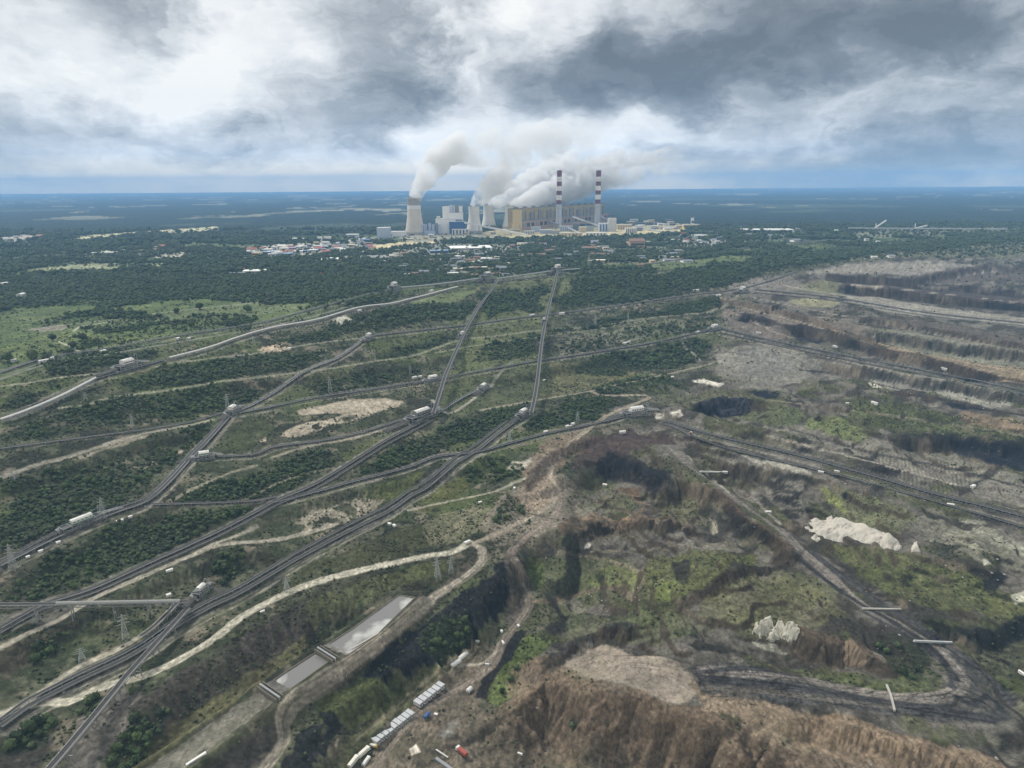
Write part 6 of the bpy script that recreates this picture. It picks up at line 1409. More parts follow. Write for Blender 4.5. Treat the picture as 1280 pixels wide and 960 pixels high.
for P_k, lab_k, s_k in [([(941, 792), (944, 780), (952, 772), (964, 773), (966, 785), (960, 796), (950, 797)], 'left and tallest of three pale rock crags above the overgrown trench', 3), ([(957, 798), (962, 784), (970, 776), (981, 777), (983, 790), (975, 802), (964, 803)], 'middle of three pale rock crags above the overgrown trench', 6), ([(976, 798), (979, 785), (987, 779), (998, 782), (1000, 790), (993, 799), (983, 801)], 'right of three pale rock crags above the overgrown trench', 7)]:
    mound(P_k, 4.2, ROCKW, lab_k, 'rock_crag', 'rock crag', .9, 2.2, s_k)
mound([(1052, 830), (1056, 806), (1066, 801), (1078, 812), (1082, 830)], 4, pm('tan_soil', (112, 97, 80), .95, 0, .15), 'rounded tan earth cone in the trench', 'earth_cone', 'earth cone', .25, 6, 4)
mound([(873, 510), (884, 499), (905, 496), (925, 498), (938, 504), (934, 517), (905, 521), (880, 515)], 6, COALM, 'big rounded blue black coal heap on the green shelf', 'coal_heap', 'coal heap', .7, 6, 5)
# ------------------------------------------------------------------ power station
CREM = pm('cream_cladding', (208, 184, 132), .7, 0, .08, .03); GRYC = pm('grey_cladding', (128, 128, 132), .7, 0, .14, .05); SHELL = pm('tower_concrete', (196, 186, 172), .85, 0, .12, .02)
SHELL2 = pm('pale_tower_concrete', (214, 211, 202), .85, 0, .1, .02); MAROON = pm('maroon_band', (104, 44, 54), .6); BANDW = pm('white_band', (216, 212, 210), .6); DARKIN = pm('dark_opening', (50, 50, 54), .9)
BLUC = pm('blue_cladding', (52, 84, 128), .6); PALEB = pm('pale_blue_cladding', (176, 186, 204), .6); PINK = pm('pinkish_cladding', (168, 142, 120), .7)
def wpos(px, pybase): return G(px, pybase)
def cooling_tower(px, pyb, pyt, wtop, wbase, lab, mat, band=False, collar=True):
    p = wpos(px, pyb); H = ztop(px, pyt, p.y) - p.z; m = p.y / F / math.cos(pitch) * 1.0
    m = np.hypot(p.x, p.y) / F * .96; rt_, rb = wtop * m / 2, wbase * m / 2; rth = rt_ * .94
    t = thing('cooling_tower', p, 0, lab, 'cooling tower', 'cooling towers of the power station')
    def rad(z):
        zt = .78; u = z / H
        if u < zt: return math.sqrt(rth ** 2 + (rb ** 2 - rth ** 2) * ((zt - u) / zt) ** 2 * (1.0))
        return math.sqrt(rth ** 2 + (rt_ ** 2 - rth ** 2) * ((u - zt) / (1 - zt)) ** 2)
    z0 = H * .06
    def shell(a, b, m_, nm, par, dr=0):
        s = MB(); s.lathe([(rad(z) + dr, z) for z in np.linspace(a, b, 26)], 64); return s.build(nm, m_, par, smooth=True)
    sh = shell(z0, H, mat, 'shell', t)
    ins = MB(); ins.lathe([(rad(z) - 1.2, z) for z in np.linspace(H * .6, H, 10)], 64); ins.build('inner_lining', DARKIN, sh, smooth=True)
    rim = MB(); rim.lathe([(rt_ - 1.2, H), (rt_ - 1.2, H + 1.2), (rt_ + .8, H + 1.2), (rt_ + .8, H - 1)], 64); rim.build('rim_ring', mat, sh)
    if band:
        shell(H * .70, H * .80, BANDW, 'white_band', sh, .4); shell(H * .80 + .3, H * .985, pm('grey_concrete_band', (150, 146, 142), .85, 0, .1, .02), 'grey_band', sh, .4)
    lg = MB(); n = 40; rb0 = rad(z0)
    for i in range(n):
        a, b = 2 * PI * i / n, 2 * PI * (i + .5) / n; c = 2 * PI * (i + 1) / n; R0 = rb * 1.03
        for q in (a, c): lg.bar((R0 * math.cos(q), R0 * math.sin(q), -1), (rb0 * math.cos(b), rb0 * math.sin(b), z0 + .6), 1.2)
    lg.build('raking_columns', SHELL, t)
    bs = MB(); bs.cyl((0, 0), rb * 1.08, rb * 1.08, -1, 1.5, 48); bs.build('basin', CONC, t)
    return t, p, H, rt_
CT = []
for a in [(519, 292.5, 247.5, 17.5, 26, 'tall cooling tower with a white band below its grey crown, standing alone at left', SHELL, True),
          (593, 290, 258.5, 14, 22, 'pale cooling tower nearest the white boiler block, behind the sloping white gallery', SHELL2, False), (611, 285, 257, 13.5, 20, 'middle pale cooling tower, free of buildings', SHELL2, False),
          (638, 285, 257, 14, 22, 'cooling tower half hidden by the cream end of the power hall', SHELL2, False), (686, 280, 254, 14, 21, 'brownish cooling tower top peeping over the power hall roof', PINK, False)]:
    CT.append(cooling_tower(*a))
def chimney(px, pyb, pyt, lab, w0, w1):
    p = wpos(px, pyb); H = ztop(px, pyt, p.y) - p.z; m = np.hypot(p.x, p.y) / F * .96
    t = thing('chimney', p, 0, lab, 'chimney', 'striped power station chimneys')
    r = lambda z: (w0 + (w1 - w0) * z / H) * m / 2
    s = MB(); s.lathe([(r(z), z) for z in np.linspace(-2, H, 30)], 32); sh = s.build('shaft', pm('chimney_grey', (176, 178, 184), .75, 0, .06, .03), t, smooth=True)
    k = [0.0, .105, .20, .285, .38, .46, .55, .63, .71]      # bands measured downward from the crown
    kk = [0, .095, .185, .27, .345, .425, .505, .595, .68]
    fr = [(0.0, .125), (.215, .325), (.43, .535), (.65, .755)] if w0 else []
    tot = .76
    for i, (a, b) in enumerate([(0, .135), (.245, .345), (.455, .55), (.665, .765)]):
        z1, z0 = H * (1 - a * tot * 1.0), H * (1 - b * tot * 1.0)
        q = MB(); q.lathe([(r(z) + .35, z) for z in (z0, (z0 + z1) / 2, z1)], 32); q.build('maroon_band', MAROON, sh, smooth=True)
        if i < 3:
            a2 = [(0, .135), (.245, .345), (.455, .55), (.665, .765)][i + 1][0]; z2 = H * (1 - a2 * tot)
            q = MB(); q.lathe([(r(z) + .3, z) for z in (z2 + .2, z0 - .2)], 32); q.build('white_band', BANDW, sh, smooth=True)
    q = MB(); q.lathe([(r(H) * .8, H - 6), (r(H) * .8, H + 2), (r(H) + .2, H + 2), (r(H) + .2, H - .5)], 32); q.build('crown_ring', DARKIN, sh)
    for z in (H * .35, H * .6, H * .85):
        q = MB(); q.lathe([(r(z), z - .3), (r(z) + 2, z - .3), (r(z) + 2, z + .5), (r(z), z + .5)], 32); q.build('gallery', GRS, sh)
    return t, p, H
CH = [chimney(698.5, 285, 213.5, 'left striped chimney, rising in front of the middle of the power hall', 7.2, 6.0), chimney(746.5, 283.5, 213.5, 'right striped chimney, rising at the end of the power hall', 7.2, 6.0)]
def block(px0, px1, pyb, pyt, depth, mat, lab=None, name='industrial_block', cat='building', group=None, roof=None, wins=0, wmat=None, yaw=0, ref=None, par=None, base_z=None, bands=0, part=None, inset=0):
    """box whose front face spans the given photo columns and rows"""
    a = wpos((px0 + px1) / 2, pyb) if ref is None else ref
    Y = a.y; xl = ray(px0, pyb); xr = ray(px1, pyb); x0, x1 = xl[0] / xl[1] * Y, xr[0] / xr[1] * Y
    H = ztop((px0 + px1) / 2, pyt, Y) - a.z; zb = 0
    c = Vector(((x0 + x1) / 2, Y, a.z)); hw = (x1 - x0) / 2
    t = thing(name, c, yaw, lab, cat, group) if par is None else par[0]
    off = Vector((0, 0, 0)) if par is None else c - par[1]
    m = MB().box(off.x - hw, off.x + hw, off.y, off.y + depth, -2, H); wl = m.build(part or 'wall', mat, t)
    r = MB().box(off.x - hw - .6, off.x + hw + .6, off.y - .6, off.y + depth + .6, H + .01, H + 1.6); r.build('roof', roof or GRYC, wl)
    for i in range(wins):
        z = H * (i + 1) / (wins + 1); MB().box(off.x - hw * .94, off.x + hw * .94, off.y - .25, off.y + .1, z - H * .10 / wins - .8, z + .8).build('window_band', wmat or GLS, wl)
    for i in range(bands):
        x = off.x - hw + 2 * hw * (i + .5) / bands; MB().box(x - hw * .35 / bands, x + hw * .35 / bands, off.y - .5, off.y + .1, H * .06, H * .9).build('pilaster', wmat or GRS, wl)
    return t, c, H
# white boiler block
T = block(545, 570, 292, 274, 70, WHB, 'stepped white boiler house with a blue annex left of the cooling towers', 'boiler_house', 'boiler house', roof=WHT, wins=0)
ref = T[1]
block(554, 578, 292, 258.5, 50, WHB, par=T, ref=ref + Vector((0, 30, 0)), part='boiler_tower', roof=WHT, bands=0)
block(562, 579, 292, 266, 30, WHB, par=T, ref=ref + Vector((0, 12, 0)), part='lift_tower', roof=LGT, wins=2, wmat=GRS)
block(562, 582, 292.5, 278, 30, BLUC, par=T, ref=ref + Vector((0, -18, 0)), part='blue_annex', roof=BLUC)
block(565, 586, 294, 287, 30, WHT, par=T, ref=ref + Vector((0, -60, 0)), part='low_annex', roof=WHT, bands=5, wmat=DKS)
block(546.5, 550, 292, 271, 30, WHT, par=T, ref=ref + Vector((0, 8, 0)), part='stair_tower', roof=WHT)
for dx_, c_ in ((6, PALEB), (30, GRS)):
    MB().cyl((dx_ + 20, 30), 9, 9, 0, ztop(573, 258, ref.y) - ref.z + 5, 20).build('silo', c_, T[0], smooth=False)
# absorber group between tower and boiler house
T = block(523, 531, 293, 281, 30, PALEB, 'pale blue absorber group at the foot of the tall cooling tower', 'absorber_building', 'absorber building', roof=PALEB, bands=3)
for i, x in enumerate((18, 36, 52, 66, 80)): MB().cyl((x, 12), 6.5, 6.5, 0, 42 + 6 * (i % 2), 16).build('absorber', PALEB if i != 3 else GRS, T[0], smooth=False)
block(531, 544, 293.5, 288, 20, PALEB, par=T, ref=T[1] + Vector((0, -8, 0)), part='pump_house', roof=GRS)
block(471.5, 487, 297.5, 285, 45, PALEB, 'pale blue square hall at the left end of the power station', 'square_hall', 'industrial hall', roof=WHT, bands=6, wmat=LGT)
block(488, 506, 295.5, 290, 45, WHB, 'long low white hall between the square hall and the tall tower', 'low_hall', 'industrial hall', roof=WHT, wins=0)
# long power hall with cream end, seen obliquely: grey upper boiler hall and lower turbine hall
pA, pB = G(652, 289), G(762, 276.5)
yaw = math.atan2(pB.y - pA.y, pB.x - pA.x); LH = (pB - pA).length; yA = pA.y
HL, HU, HE = ztop(660, 277, yA) - pA.z, ztop(668, 261, yA + 40) - pA.z, ztop(655, 263, yA) - pA.z
T = thing('power_hall', pA, yaw, 'very long power hall with a cream gable end and grey upper boiler storey', 'power hall')
MB().box(0, LH * .999, 0, 34, -2, HL).build('turbine_hall', PINK, T)
MB().box(-.5, LH + .5, -.5, 34.4, HL + .02, HL + 2).build('turbine_roof', GRYC, T)
TANB = pm('tan_grey_cladding', (164, 146, 108), .75, 0, .18, .05); up_ = MB().box(0, LH, 35, 76, -2, HU); uo = up_.build('boiler_hall', TANB, T)
MB().box(-.5, LH + .5, 34.6, 76.5, HU + .02, HU + 2).build('boiler_roof', pm('hall_roof', (116, 108, 96), .8), T)
EN = MB().box(-15, -.2, -2, 40, -2, HE).build('cream_end_block', CREM, T)
MB().box(-34, -15.2, 2, 34, -2, HE * .35).build('cream_annex', CREM, T)
MB().box(-15.4, 0, -2.4, 40.4, HE + .02, HE + 2).build('end_roof', CREM, T)
nb = 24
for i in range(nb):
    x = LH * (i + .5) / nb
    MB().box(x - LH / nb * .30, x + LH / nb * .22, 29, 34.9, HL + 2.2, HU * (.80 + .05 * ((i * 7) % 3))).build('boiler_bay', [TANB, GRS, TANB, GRYC][i % 4], uo)
for i in range(nb):
    x = LH * (i + .5) / nb; MB().box(x - LH / nb * .32, x + LH / nb * .32, -.5, .1, HL * .42, HL * .8).build('window_band', DKS if i % 3 else GRS, T)
for i in range(12):
    x = LH * (i + .5) / 12; MB().box(x - 6, x + 6, 48, 66, HU + 2.1, HU + 9).build('roof_vent', GRYC, uo)
# annexes and filter houses in front of the power hall
k0 = 0
for px0, px1, pyb, pyt, dp, mt, lab in [
 (700, 716, 289, 283, 30, PALEB, 'pale blue filter house at the foot of the left chimney'), (716, 724, 289, 279.5, 30, GRYC, 'grey duct house right of the left chimney'), (724, 733, 290.5, 284, 25, CREM, 'cream workshop between the two chimneys'),
 (733, 742, 289, 283, 25, LGT, 'light grey workshop left of the right chimney'), (749, 770, 289.5, 279.5, 40, PALEB, 'pale blue ribbed switch house right of the right chimney'), (760, 770, 289.5, 273, 18, WHT, 'white tower house above the ribbed switch house'),
 (675, 690, 292, 287.5, 22, PALEB, 'low pale blue workshop before the cream end block'), (655, 668, 293, 289, 20, WHT, 'low white workshop before the cream end block'), (690, 700, 293, 289.5, 20, GRS, 'grey workshop left of the chimney foot'),
 (772, 790, 287, 281, 40, CREM, 'cream hall right of the power station'), (782, 796, 291.5, 285.5, 26, WHT, 'white hall with sloping gallery right of the cream hall'), (826, 850, 287, 284.5, 30, PINK, 'low reddish hall at the right end of the station'),
 (700, 728, 294.5, 291.5, 20, CREM, 'long low cream store below the left chimney'), (732, 758, 296, 291.5, 30, OFFW, 'bright low cream hall at the station fence'), (664, 676, 290, 284, 25, PALEB, 'pale blue pump hall beside the cream gable end'),
 (790, 803, 289, 285, 20, GRYC, 'grey conveyor tower right of the white hall'), (637, 650, 291, 287, 26, CREM, 'small cream hall left of the cream gable end'),
]: block(px0, px1, pyb, pyt, dp, mt, lab, 'works_building', 'building', 'works buildings of the power station', roof=WHT if mt in (CREM, PALEB, WHT, OFFW) else GRYC, bands=6, wmat=[GRS, DKS, LGT][k0 % 3]); k0 += 1
def gallery(a, ya, b, yb, w_, lab, mat=WHT, dy=0):
    """sloping closed gallery between two photo points at given depths"""
    pa = wpos(a[0], ya); pb = wpos(b[0], yb); za, zb = ztop(a[0], a[1], pa.y), ztop(b[0], b[1], pb.y)
    t = thing('sloping_gallery', Vector((pa.x, pa.y, pa.z)), 0, lab, 'conveyor gallery', 'sloping conveyor galleries of the power station')
    A = Vector((0, 0, za - pa.z)); B = Vector((pb.x - pa.x, pb.y - pa.y, zb - pa.z)); MB().bar(A, B, w_, w_).build('gallery_tube', mat, t)
    for k in (.25, .5, .75):
        q = A.lerp(B, k); MB().bar((q.x, q.y, q.z - w_ / 2), (q.x, q.y, -1 + (B.z * 0)), w_ * .5).build('trestle', GRS, t)
gallery((580, 278), 292, (660, 294), 296, 7, 'long white sloping gallery falling from the boiler house toward the power hall')
gallery((683, 275), 284, (698, 281), 288, 6, 'short grey gallery sloping down to the left chimney foot', GRYC); gallery((716, 271), 283, (750, 283), 289, 6, 'light gallery sloping down between the two chimneys', LGT)
gallery((709, 284), 289, (724, 291), 292, 5, 'low light gallery sloping below the left chimney', LGT); gallery((750, 270), 280, (762, 276), 286, 5, 'dark gallery sloping from the right chimney', GRYC); gallery((796, 283), 287, (828, 290), 290, 6, 'light gallery sloping right of the white hall', LGT)

# ------------------------------------------------------------------ works yards, town blocks and warehouses on the plain
def ware_proto(nm, wall, roof, gab):
    t = thing(nm, (0, 0, 0), 0, 'x', 'building', None)
    wl = MB().box(-.5, .5, -.5, .5, -.1, 1).build('wall', wall, t)
    r = MB()
    if gab: r.gable(-.5, .5, -.5, .5, 1.0, 1.45, .03, .06); r.prism([(-.5, 1), (0, 1.44), (.5, 1)], -.5, .5)
    else: r.box(-.51, .51, -.51, .51, 1.001, 1.10)
    r.build('roof', roof, t)
    MB().box(-.45, .45, -.512, -.49, .45, .70).build('window_band', GLS, t); MB().box(-.06, .06, -.515, -.49, 0, .4).build('gate', GRS, t)
    return t
WP = {'white': ware_proto('warehouse', WHB, WHB, False), 'grey': ware_proto('warehouse', GRYC, GRS, False), 'blue': ware_proto('warehouse', BLU, pm('light_blue_roof', (150, 170, 200), .6), False),
      'red': ware_proto('house', OFFW, RED, True), 'cream': ware_proto('warehouse', CREM, OFFW, False), 'pale': ware_proto('house', WHB, pm('slate_roof', (120, 124, 134), .7), True), 'pink': ware_proto('house', PINK, pm('brown_roof', (130, 104, 92), .8), True)}
wused = set()
def ware(kind, px, py, wpx, hpx, ratio, rz, lab, grp):
    p = G(px, py); m = np.hypot(p.x, p.y) / F; o = WP[kind]; sc = (wpx * m, wpx * m * ratio, hpx * m)
    if kind in wused: o = dup(o, p, rz, lab)
    else: o.location = p; o.rotation_euler = (0, 0, rz); o['label'] = lab; wused.add(kind)
    o.scale = sc
    if grp: o['group'] = grp
ZC = {'white': 'flat roofed white', 'grey': 'flat roofed grey', 'blue': 'flat roofed blue', 'red': 'red roofed', 'cream': 'flat roofed cream', 'pale': 'slate roofed white', 'pink': 'brown roofed pinkish'}
for kind, px, py, w_, h__, ra, dg, lab in [
 ('white', 322, 341, 30, 3, .5, 12, 'long white warehouse alone in the forest left of the works yards'), ('white', 588, 311, 50, 2.4, .7, 8, 'very long white roofed warehouse in front of the boiler house'), ('blue', 549, 316, 22, 3, .5, 10, 'blue walled warehouse left of the very long white one'),
 ('white', 415, 325, 34, 1.6, .8, 8, 'broad low pale warehouse below the sandy strip'), ('grey', 470, 322, 50, 1.2, .7, 8, 'broad dark roofed depot below the sandy strip'), ('pink', 795, 309, 18, 7, .7, 6, 'tall pinkish office block right of the station in the trees'),
 ('cream', 747, 343 - 15, 26, 3, .4, 5, 'long cream slab building in the wood below the chimneys'), ('white', 958, 290, 54, 3, .4, -4, 'very long white hall far right in the forest'), ('grey', 838, 316, 30, 3, .4, 8, 'long grey slab block right of the office block'),
 ('white', 875, 296, 18, 2, .5, 5, 'white hall in the forest left of the very long far hall'), ('cream', 870, 285, 9, 4, .8, 0, 'left round shouldered cream hall in the far forest'), ('cream', 858, 285, 9, 4, .8, 0, 'middle cream hall in the far forest with a steam wisp'), ('cream', 848, 285.5, 7, 3.5, .8, 0, 'small cream hall left of the far cream pair'),
 ('pale', 12, 305, 18, 2, .6, 5, 'long pale building at the far left edge of the plain'), ('white', 137, 318, 14, 2.4, .5, 5, 'white hall in the left far village'), ('white', 120, 318, 8, 2, .6, 5, 'small white hall left of the village hall'), ('white', 355, 313, 10, 3, .6, 4, 'white hall at the left end of the works yards'),
 ('white', 400, 302, 5, 5, 1, 0, 'square white tower block above the works yards'), ('white', 410, 302, 8, 5, .8, 0, 'wide white block right of the square tower block'), ('white', 441, 296, 14, 3, .6, 0, 'pale long hall above the works yards near the sandy strip'), ('white', 375, 301, 16, 3, .5, 3, 'white hall on the forest edge above the works yards'),
 ('cream', 322, 321, 10, 5, .8, 0, 'tall cream hall at the left corner of the works yards'), ('blue', 335, 314, 14, 2, .6, 5, 'blue roofed sheds at the left works yards'), ('white', 865, 283, 3, 9, 1, 0, 'slim white silo beside the far cream halls'),
 ('white', 1045, 292, 3, 4, 1, 0, 'white tower block in the far right forest'), ('white', 712, 300, 16, 2, .5, 5, 'pale hall in the trees under the left chimney'), ('white', 682, 302, 14, 2, .5, 5, 'pale hall in the trees before the power hall'),
]: ware(kind, px, py, w_, h__, ra, math.radians(dg), lab, None)
rg = random.Random(4)
for (x0, x1, yf0, yf1, n, kinds, hpx, wr, place_) in [
 (305, 470, lambda x: 301 + (470 - x) * .06, lambda x: 312 + (470 - x) * .07, 84, ['white', 'grey', 'cream', 'blue', 'pale', 'red', 'white'], 2.6, (3, 9), 'in the works yards left of the station'),
 (480, 640, lambda x: 318, lambda x: 345, 58, ['white', 'grey', 'pale', 'pink', 'cream', 'grey'], 2.4, (4, 12), 'among the trees between the station and the rim conveyor'),
 (640, 860, lambda x: 300, lambda x: 335, 60, ['white', 'grey', 'pale', 'pink', 'cream'], 2.4, (4, 11), 'among the trees below the chimneys'),
 (850, 905, lambda x: 292, lambda x: 306, 26, ['white', 'pale', 'red', 'grey'], 2.4, (3, 6), 'in the small estate right of the station'),
 (775, 850, lambda x: 276, lambda x: 288, 26, ['white', 'grey', 'cream'], 2.0, (4, 9), 'on the yard right of the power hall'),
 (905, 1000, lambda x: 285, lambda x: 305, 16, ['white', 'grey', 'pale'], 2.0, (3, 8), 'scattered in the forest right of the estate'),
 (150, 240, lambda x: 308, lambda x: 322, 14, ['white', 'red', 'pale'], 2.0, (3, 6), 'in the village clearing of the left forest'),
 (0, 60, lambda x: 296, lambda x: 304, 8, ['pale', 'red', 'white'], 1.6, (3, 6), 'in the hamlet at the far left edge'),
 (290, 420, lambda x: 337, lambda x: 345, 12, ['white', 'grey', 'red'], 1.8, (4, 8), 'on the narrow yard below the works yards'),
 (1000, 1120, lambda x: 300, lambda x: 330, 9, ['white', 'pale'], 1.8, (3, 6), 'along the forest edge beyond the pit crest'),
 (480, 640, lambda x: 292, lambda x: 301, 14, ['cream', 'white', 'grey'], 1.8, (3, 8), 'on the sandy apron of the power station'),
]:
    for i in range(n):
        x = rg.uniform(x0, x1); kd = rg.choice(kinds); y = rg.uniform(yf0(x), yf1(x)); w_ = rg.uniform(*wr) * 1.25
        ware(kd, x, y, w_, hpx * rg.uniform(.6, 1.3), rg.uniform(.4, .9), math.radians(rg.uniform(-12, 22)), '%s building %s' % (ZC[kd], place_), '%s buildings %s' % (ZC[kd], place_))
# stacker and far conveyor beyond the forest
p = G(1150, 290); t = thing('far_stockyard_conveyor', p, 0, 'very long thin white conveyor line across the far right forest', 'conveyor', None)
q0, q1 = G(1060, 289) - p, G(1258, 290.5) - p
MB().bar((q0.x, q0.y, 14), (q1.x, q1.y, 14), 9, 5).build('gallery_tube', LGT, t)
for k in np.linspace(.05, .95, 12): a = q0.lerp(q1, k); MB().box(a.x - 2, a.x + 2, a.y - 2, a.y + 2, -1, 12).build('trestle', GRS, t)
for px in (1094, 1143):
    t = thing('stacker', G(px, 289), .2, 'far stacker with a raised white boom %s' % ('at the left end of the far conveyor line' if px < 1100 else 'in the middle of the far conveyor line'), 'stacker', 'far stackers')
    MB().box(-12, 12, -8, 8, -1, 14).build('body', GRS, t); MB().bar((-10, 0, 10), (48 if px < 1100 else 60, 0, 46 if px < 1100 else 24), 5).build('boom', WHT, t); MB().bar((0, 0, 14), (0, 0, 34), 3).build('mast', WHT, t)
for k_, o in list(WP.items()):
    if k_ not in wused: bpy.data.objects.remove(o)
# ------------------------------------------------------------------ steam
def plume_mat(name, dens_, col, sc, thr, top, fx=None):
    m = bpy.data.materials.new(name); m.use_nodes = True; nt = m.node_tree; L = nt.links; nt.nodes.clear()
    o = nt.nodes.new('ShaderNodeOutputMaterial'); v = nt.nodes.new('ShaderNodeVolumePrincipled'); L.new(v.outputs[0], o.inputs['Volume'])
    v.inputs['Color'].default_value = (*col, 1); v.inputs['Anisotropy'].default_value = 0
    a = nt.nodes.new('ShaderNodeAttribute')
    g = nt.nodes.new('ShaderNodeNewGeometry'); n = nt.nodes.new('ShaderNodeTexNoise'); n.inputs['Scale'].default_value = sc; n.inputs['Detail'].default_value = 3; n.inputs['Roughness'].default_value = .6
    L.new(g.outputs['Position'], n.inputs['Vector'])
    mr = nt.nodes.new('ShaderNodeMapRange'); mr.inputs['From Min'].default_value = thr; mr.inputs['From Max'].default_value = thr + .12; mr.inputs['To Max'].default_value = dens_
    L.new(n.outputs[0], mr.inputs[0]); 
    if fx is None: L.new(mr.outputs[0], v.inputs['Density'])
    else:
        sx_ = nt.nodes.new('ShaderNodeSeparateXYZ'); L.new(g.outputs['Position'], sx_.inputs[0]); fd = nt.nodes.new('ShaderNodeMapRange'); fd.interpolation_type = 'SMOOTHSTEP'
        fd.inputs['From Min'].default_value = fx[0]; fd.inputs['From Max'].default_value = fx[1]; fd.inputs['To Min'].default_value = 1; fd.inputs['To Max'].default_value = 0
        th_ = nt.nodes.new('ShaderNodeMath'); th_.operation = 'MULTIPLY'; L.new(sx_.outputs[0], fd.inputs[0]); L.new(mr.outputs[0], th_.inputs[0]); L.new(fd.outputs[0], th_.inputs[1]); L.new(th_.outputs[0], v.inputs['Density'])
    m.cycles.volume_step_rate = STEPR if 'STEPR' in globals() else 1.0
    return m
ST1, ST2, SMK = 'steam_near', 'steam_thin', 'smoke'
def plume(path, mat, lab, name='steam_plume', lump=.28, sc=45):
    """path: (px, py, depth y, radius px) ; lumpy swept body"""
    ctrl = []
    for px, py, Y, r in path:
        d = ray(px, py); ctrl.append((d[0] / d[1] * Y, Y, CAMZ + d[2] / d[1] * Y, r * Y / F))
    ctrl = np.array(ctrl); n = max(24, 10 * len(ctrl)); u = np.linspace(0, len(ctrl) - 1, n)
    Cc = np.stack([np.interp(u, np.arange(len(ctrl)), ctrl[:, k]) for k in range(4)], 1)
    ker = np.ones(7) / 7
    Cs = np.stack([np.convolve(np.pad(Cc[:, k], 3, mode='edge'), ker, 'valid') for k in range(4)], 1); Cs[0] = Cc[0]
    m_ = 28; vs = []
    T_ = np.gradient(Cs[:, :3], axis=0)
    for i in range(n):
        t = Vector(T_[i]).normalized(); a = t.cross(Vector((0, 1, 0))).normalized() if abs(t.y) < .95 else Vector((1, 0, 0)); b = t.cross(a)
        for j in range(m_):
            q = 2 * PI * j / m_; dv = a * math.cos(q) + b * math.sin(q); p = Vector(Cs[i, :3]) + dv * Cs[i, 3]
            f = 1 + lump * 2 * (fbm(np.array([p.x + p.y * .5]), np.array([p.z + p.y * .37]), sc, 3, 81)[0] - .5) * min(1, i / 4)
            vs.append(tuple(Vector(Cs[i, :3]) + dv * Cs[i, 3] * f))
    fs = [(i * m_ + j, i * m_ + (j + 1) % m_, (i + 1) * m_ + (j + 1) % m_, (i + 1) * m_ + j) for i in range(n - 1) for j in range(m_)] + [tuple(range(m_))[::-1], tuple(range((n - 1) * m_, n * m_))]
    x_a, x_b = Cs[0, 0], Cs[-1, 0]; mp_ = {'steam_near': (.042, (.999, .999, .999), .016, .40), 'steam_thin': (.012, (.985, .986, .99), .010, .44), 'smoke': (.022, (.92, .92, .93), .022, .43)}[mat]
    mat = plume_mat(mat, *mp_, 1, (x_a + (x_b - x_a) * .55, x_b + 20))
    c = vs[0]; o = MB().raw([(x - c[0], y - c[1], z - c[2]) for x, y, z in vs], fs).build(name, mat); o.location = c; tag(o, lab, 'steam', kind='stuff'); return o
y1 = CT[0][1].y; y2 = CT[1][1].y; y3 = CT[2][1].y; y4 = CT[3][1].y; y5 = CT[4][1].y
plume([(519, 248.5, y1, 8), (522, 241, y1, 9), (529, 228, y1 + 20, 11), (538, 212, y1 + 40, 14), (549, 196, y1 + 80, 17), (566, 187, y1 + 120, 17), (590, 183, y1 + 200, 17)], ST1, 'thick white steam leaning right from the tall cooling tower')
plume([(566, 190, y1 + 150, 16), (600, 186, y1 + 250, 20), (650, 180, y1 + 400, 24), (710, 172, y1 + 600, 22), (770, 166, y1 + 800, 16)], ST2, 'thin spreading steam trailing from the tall tower plume')
plume([(593, 259, y2, 6.5), (597, 250, y2, 9), (606, 240, y2 + 40, 12), (622, 226, y2 + 90, 15), (645, 212, y2 + 150, 18)], ST1, 'white steam rising from the cooling tower beside the boiler block')
plume([(611, 257.5, y3, 6.2), (620, 251, y3, 8), (640, 242, y3 + 160, 13), (668, 230, y3 + 350, 18), (700, 216, y3 + 550, 22), (735, 205, y3 + 700, 20)], ST1, 'broad white steam sweeping right from the middle cooling tower')
plume([(638, 257.5, y4, 6), (655, 252, y4, 9), (680, 243, y4 + 250, 14), (710, 232, y4 + 450, 18), (745, 218, y4 + 600, 20), (790, 208, y4 + 800, 16)], ST1, 'white steam sweeping behind the chimneys from the half hidden tower')
plume([(686, 254, y5, 6), (700, 248, y5, 9), (725, 238, y5 + 160, 12), (760, 224, y5 + 300, 14), (810, 212, y5 + 500, 12), (870, 200, y5 + 800, 10)], ST2, 'thin steam from the tower behind the power hall')
if 0: plume([(640, 215, y3 + 500, 20), (680, 200, y3 + 650, 26), (740, 190, y3 + 800, 26), (820, 190, y3 + 900, 16)], ST2, 'large merged steam bank drifting above the power hall')
for i, (t_, p_, H_) in enumerate(CH):
    px = (698.5, 746.5)[i]
    plume([(px, 213, p_.y, 2.6), (px + 10, 213.5, p_.y + 10, 3), (px + 22, 209, p_.y + 30, 4.5), (px + 40, 202, p_.y + 60, 6.5), (px + 75, 195, p_.y + 150, 9), (px + 115, 188, p_.y + 300, 8)], SMK, 'grey smoke trailing right from the %s striped chimney' % ('left', 'right')[i], 'smoke_plume', .35, 22)
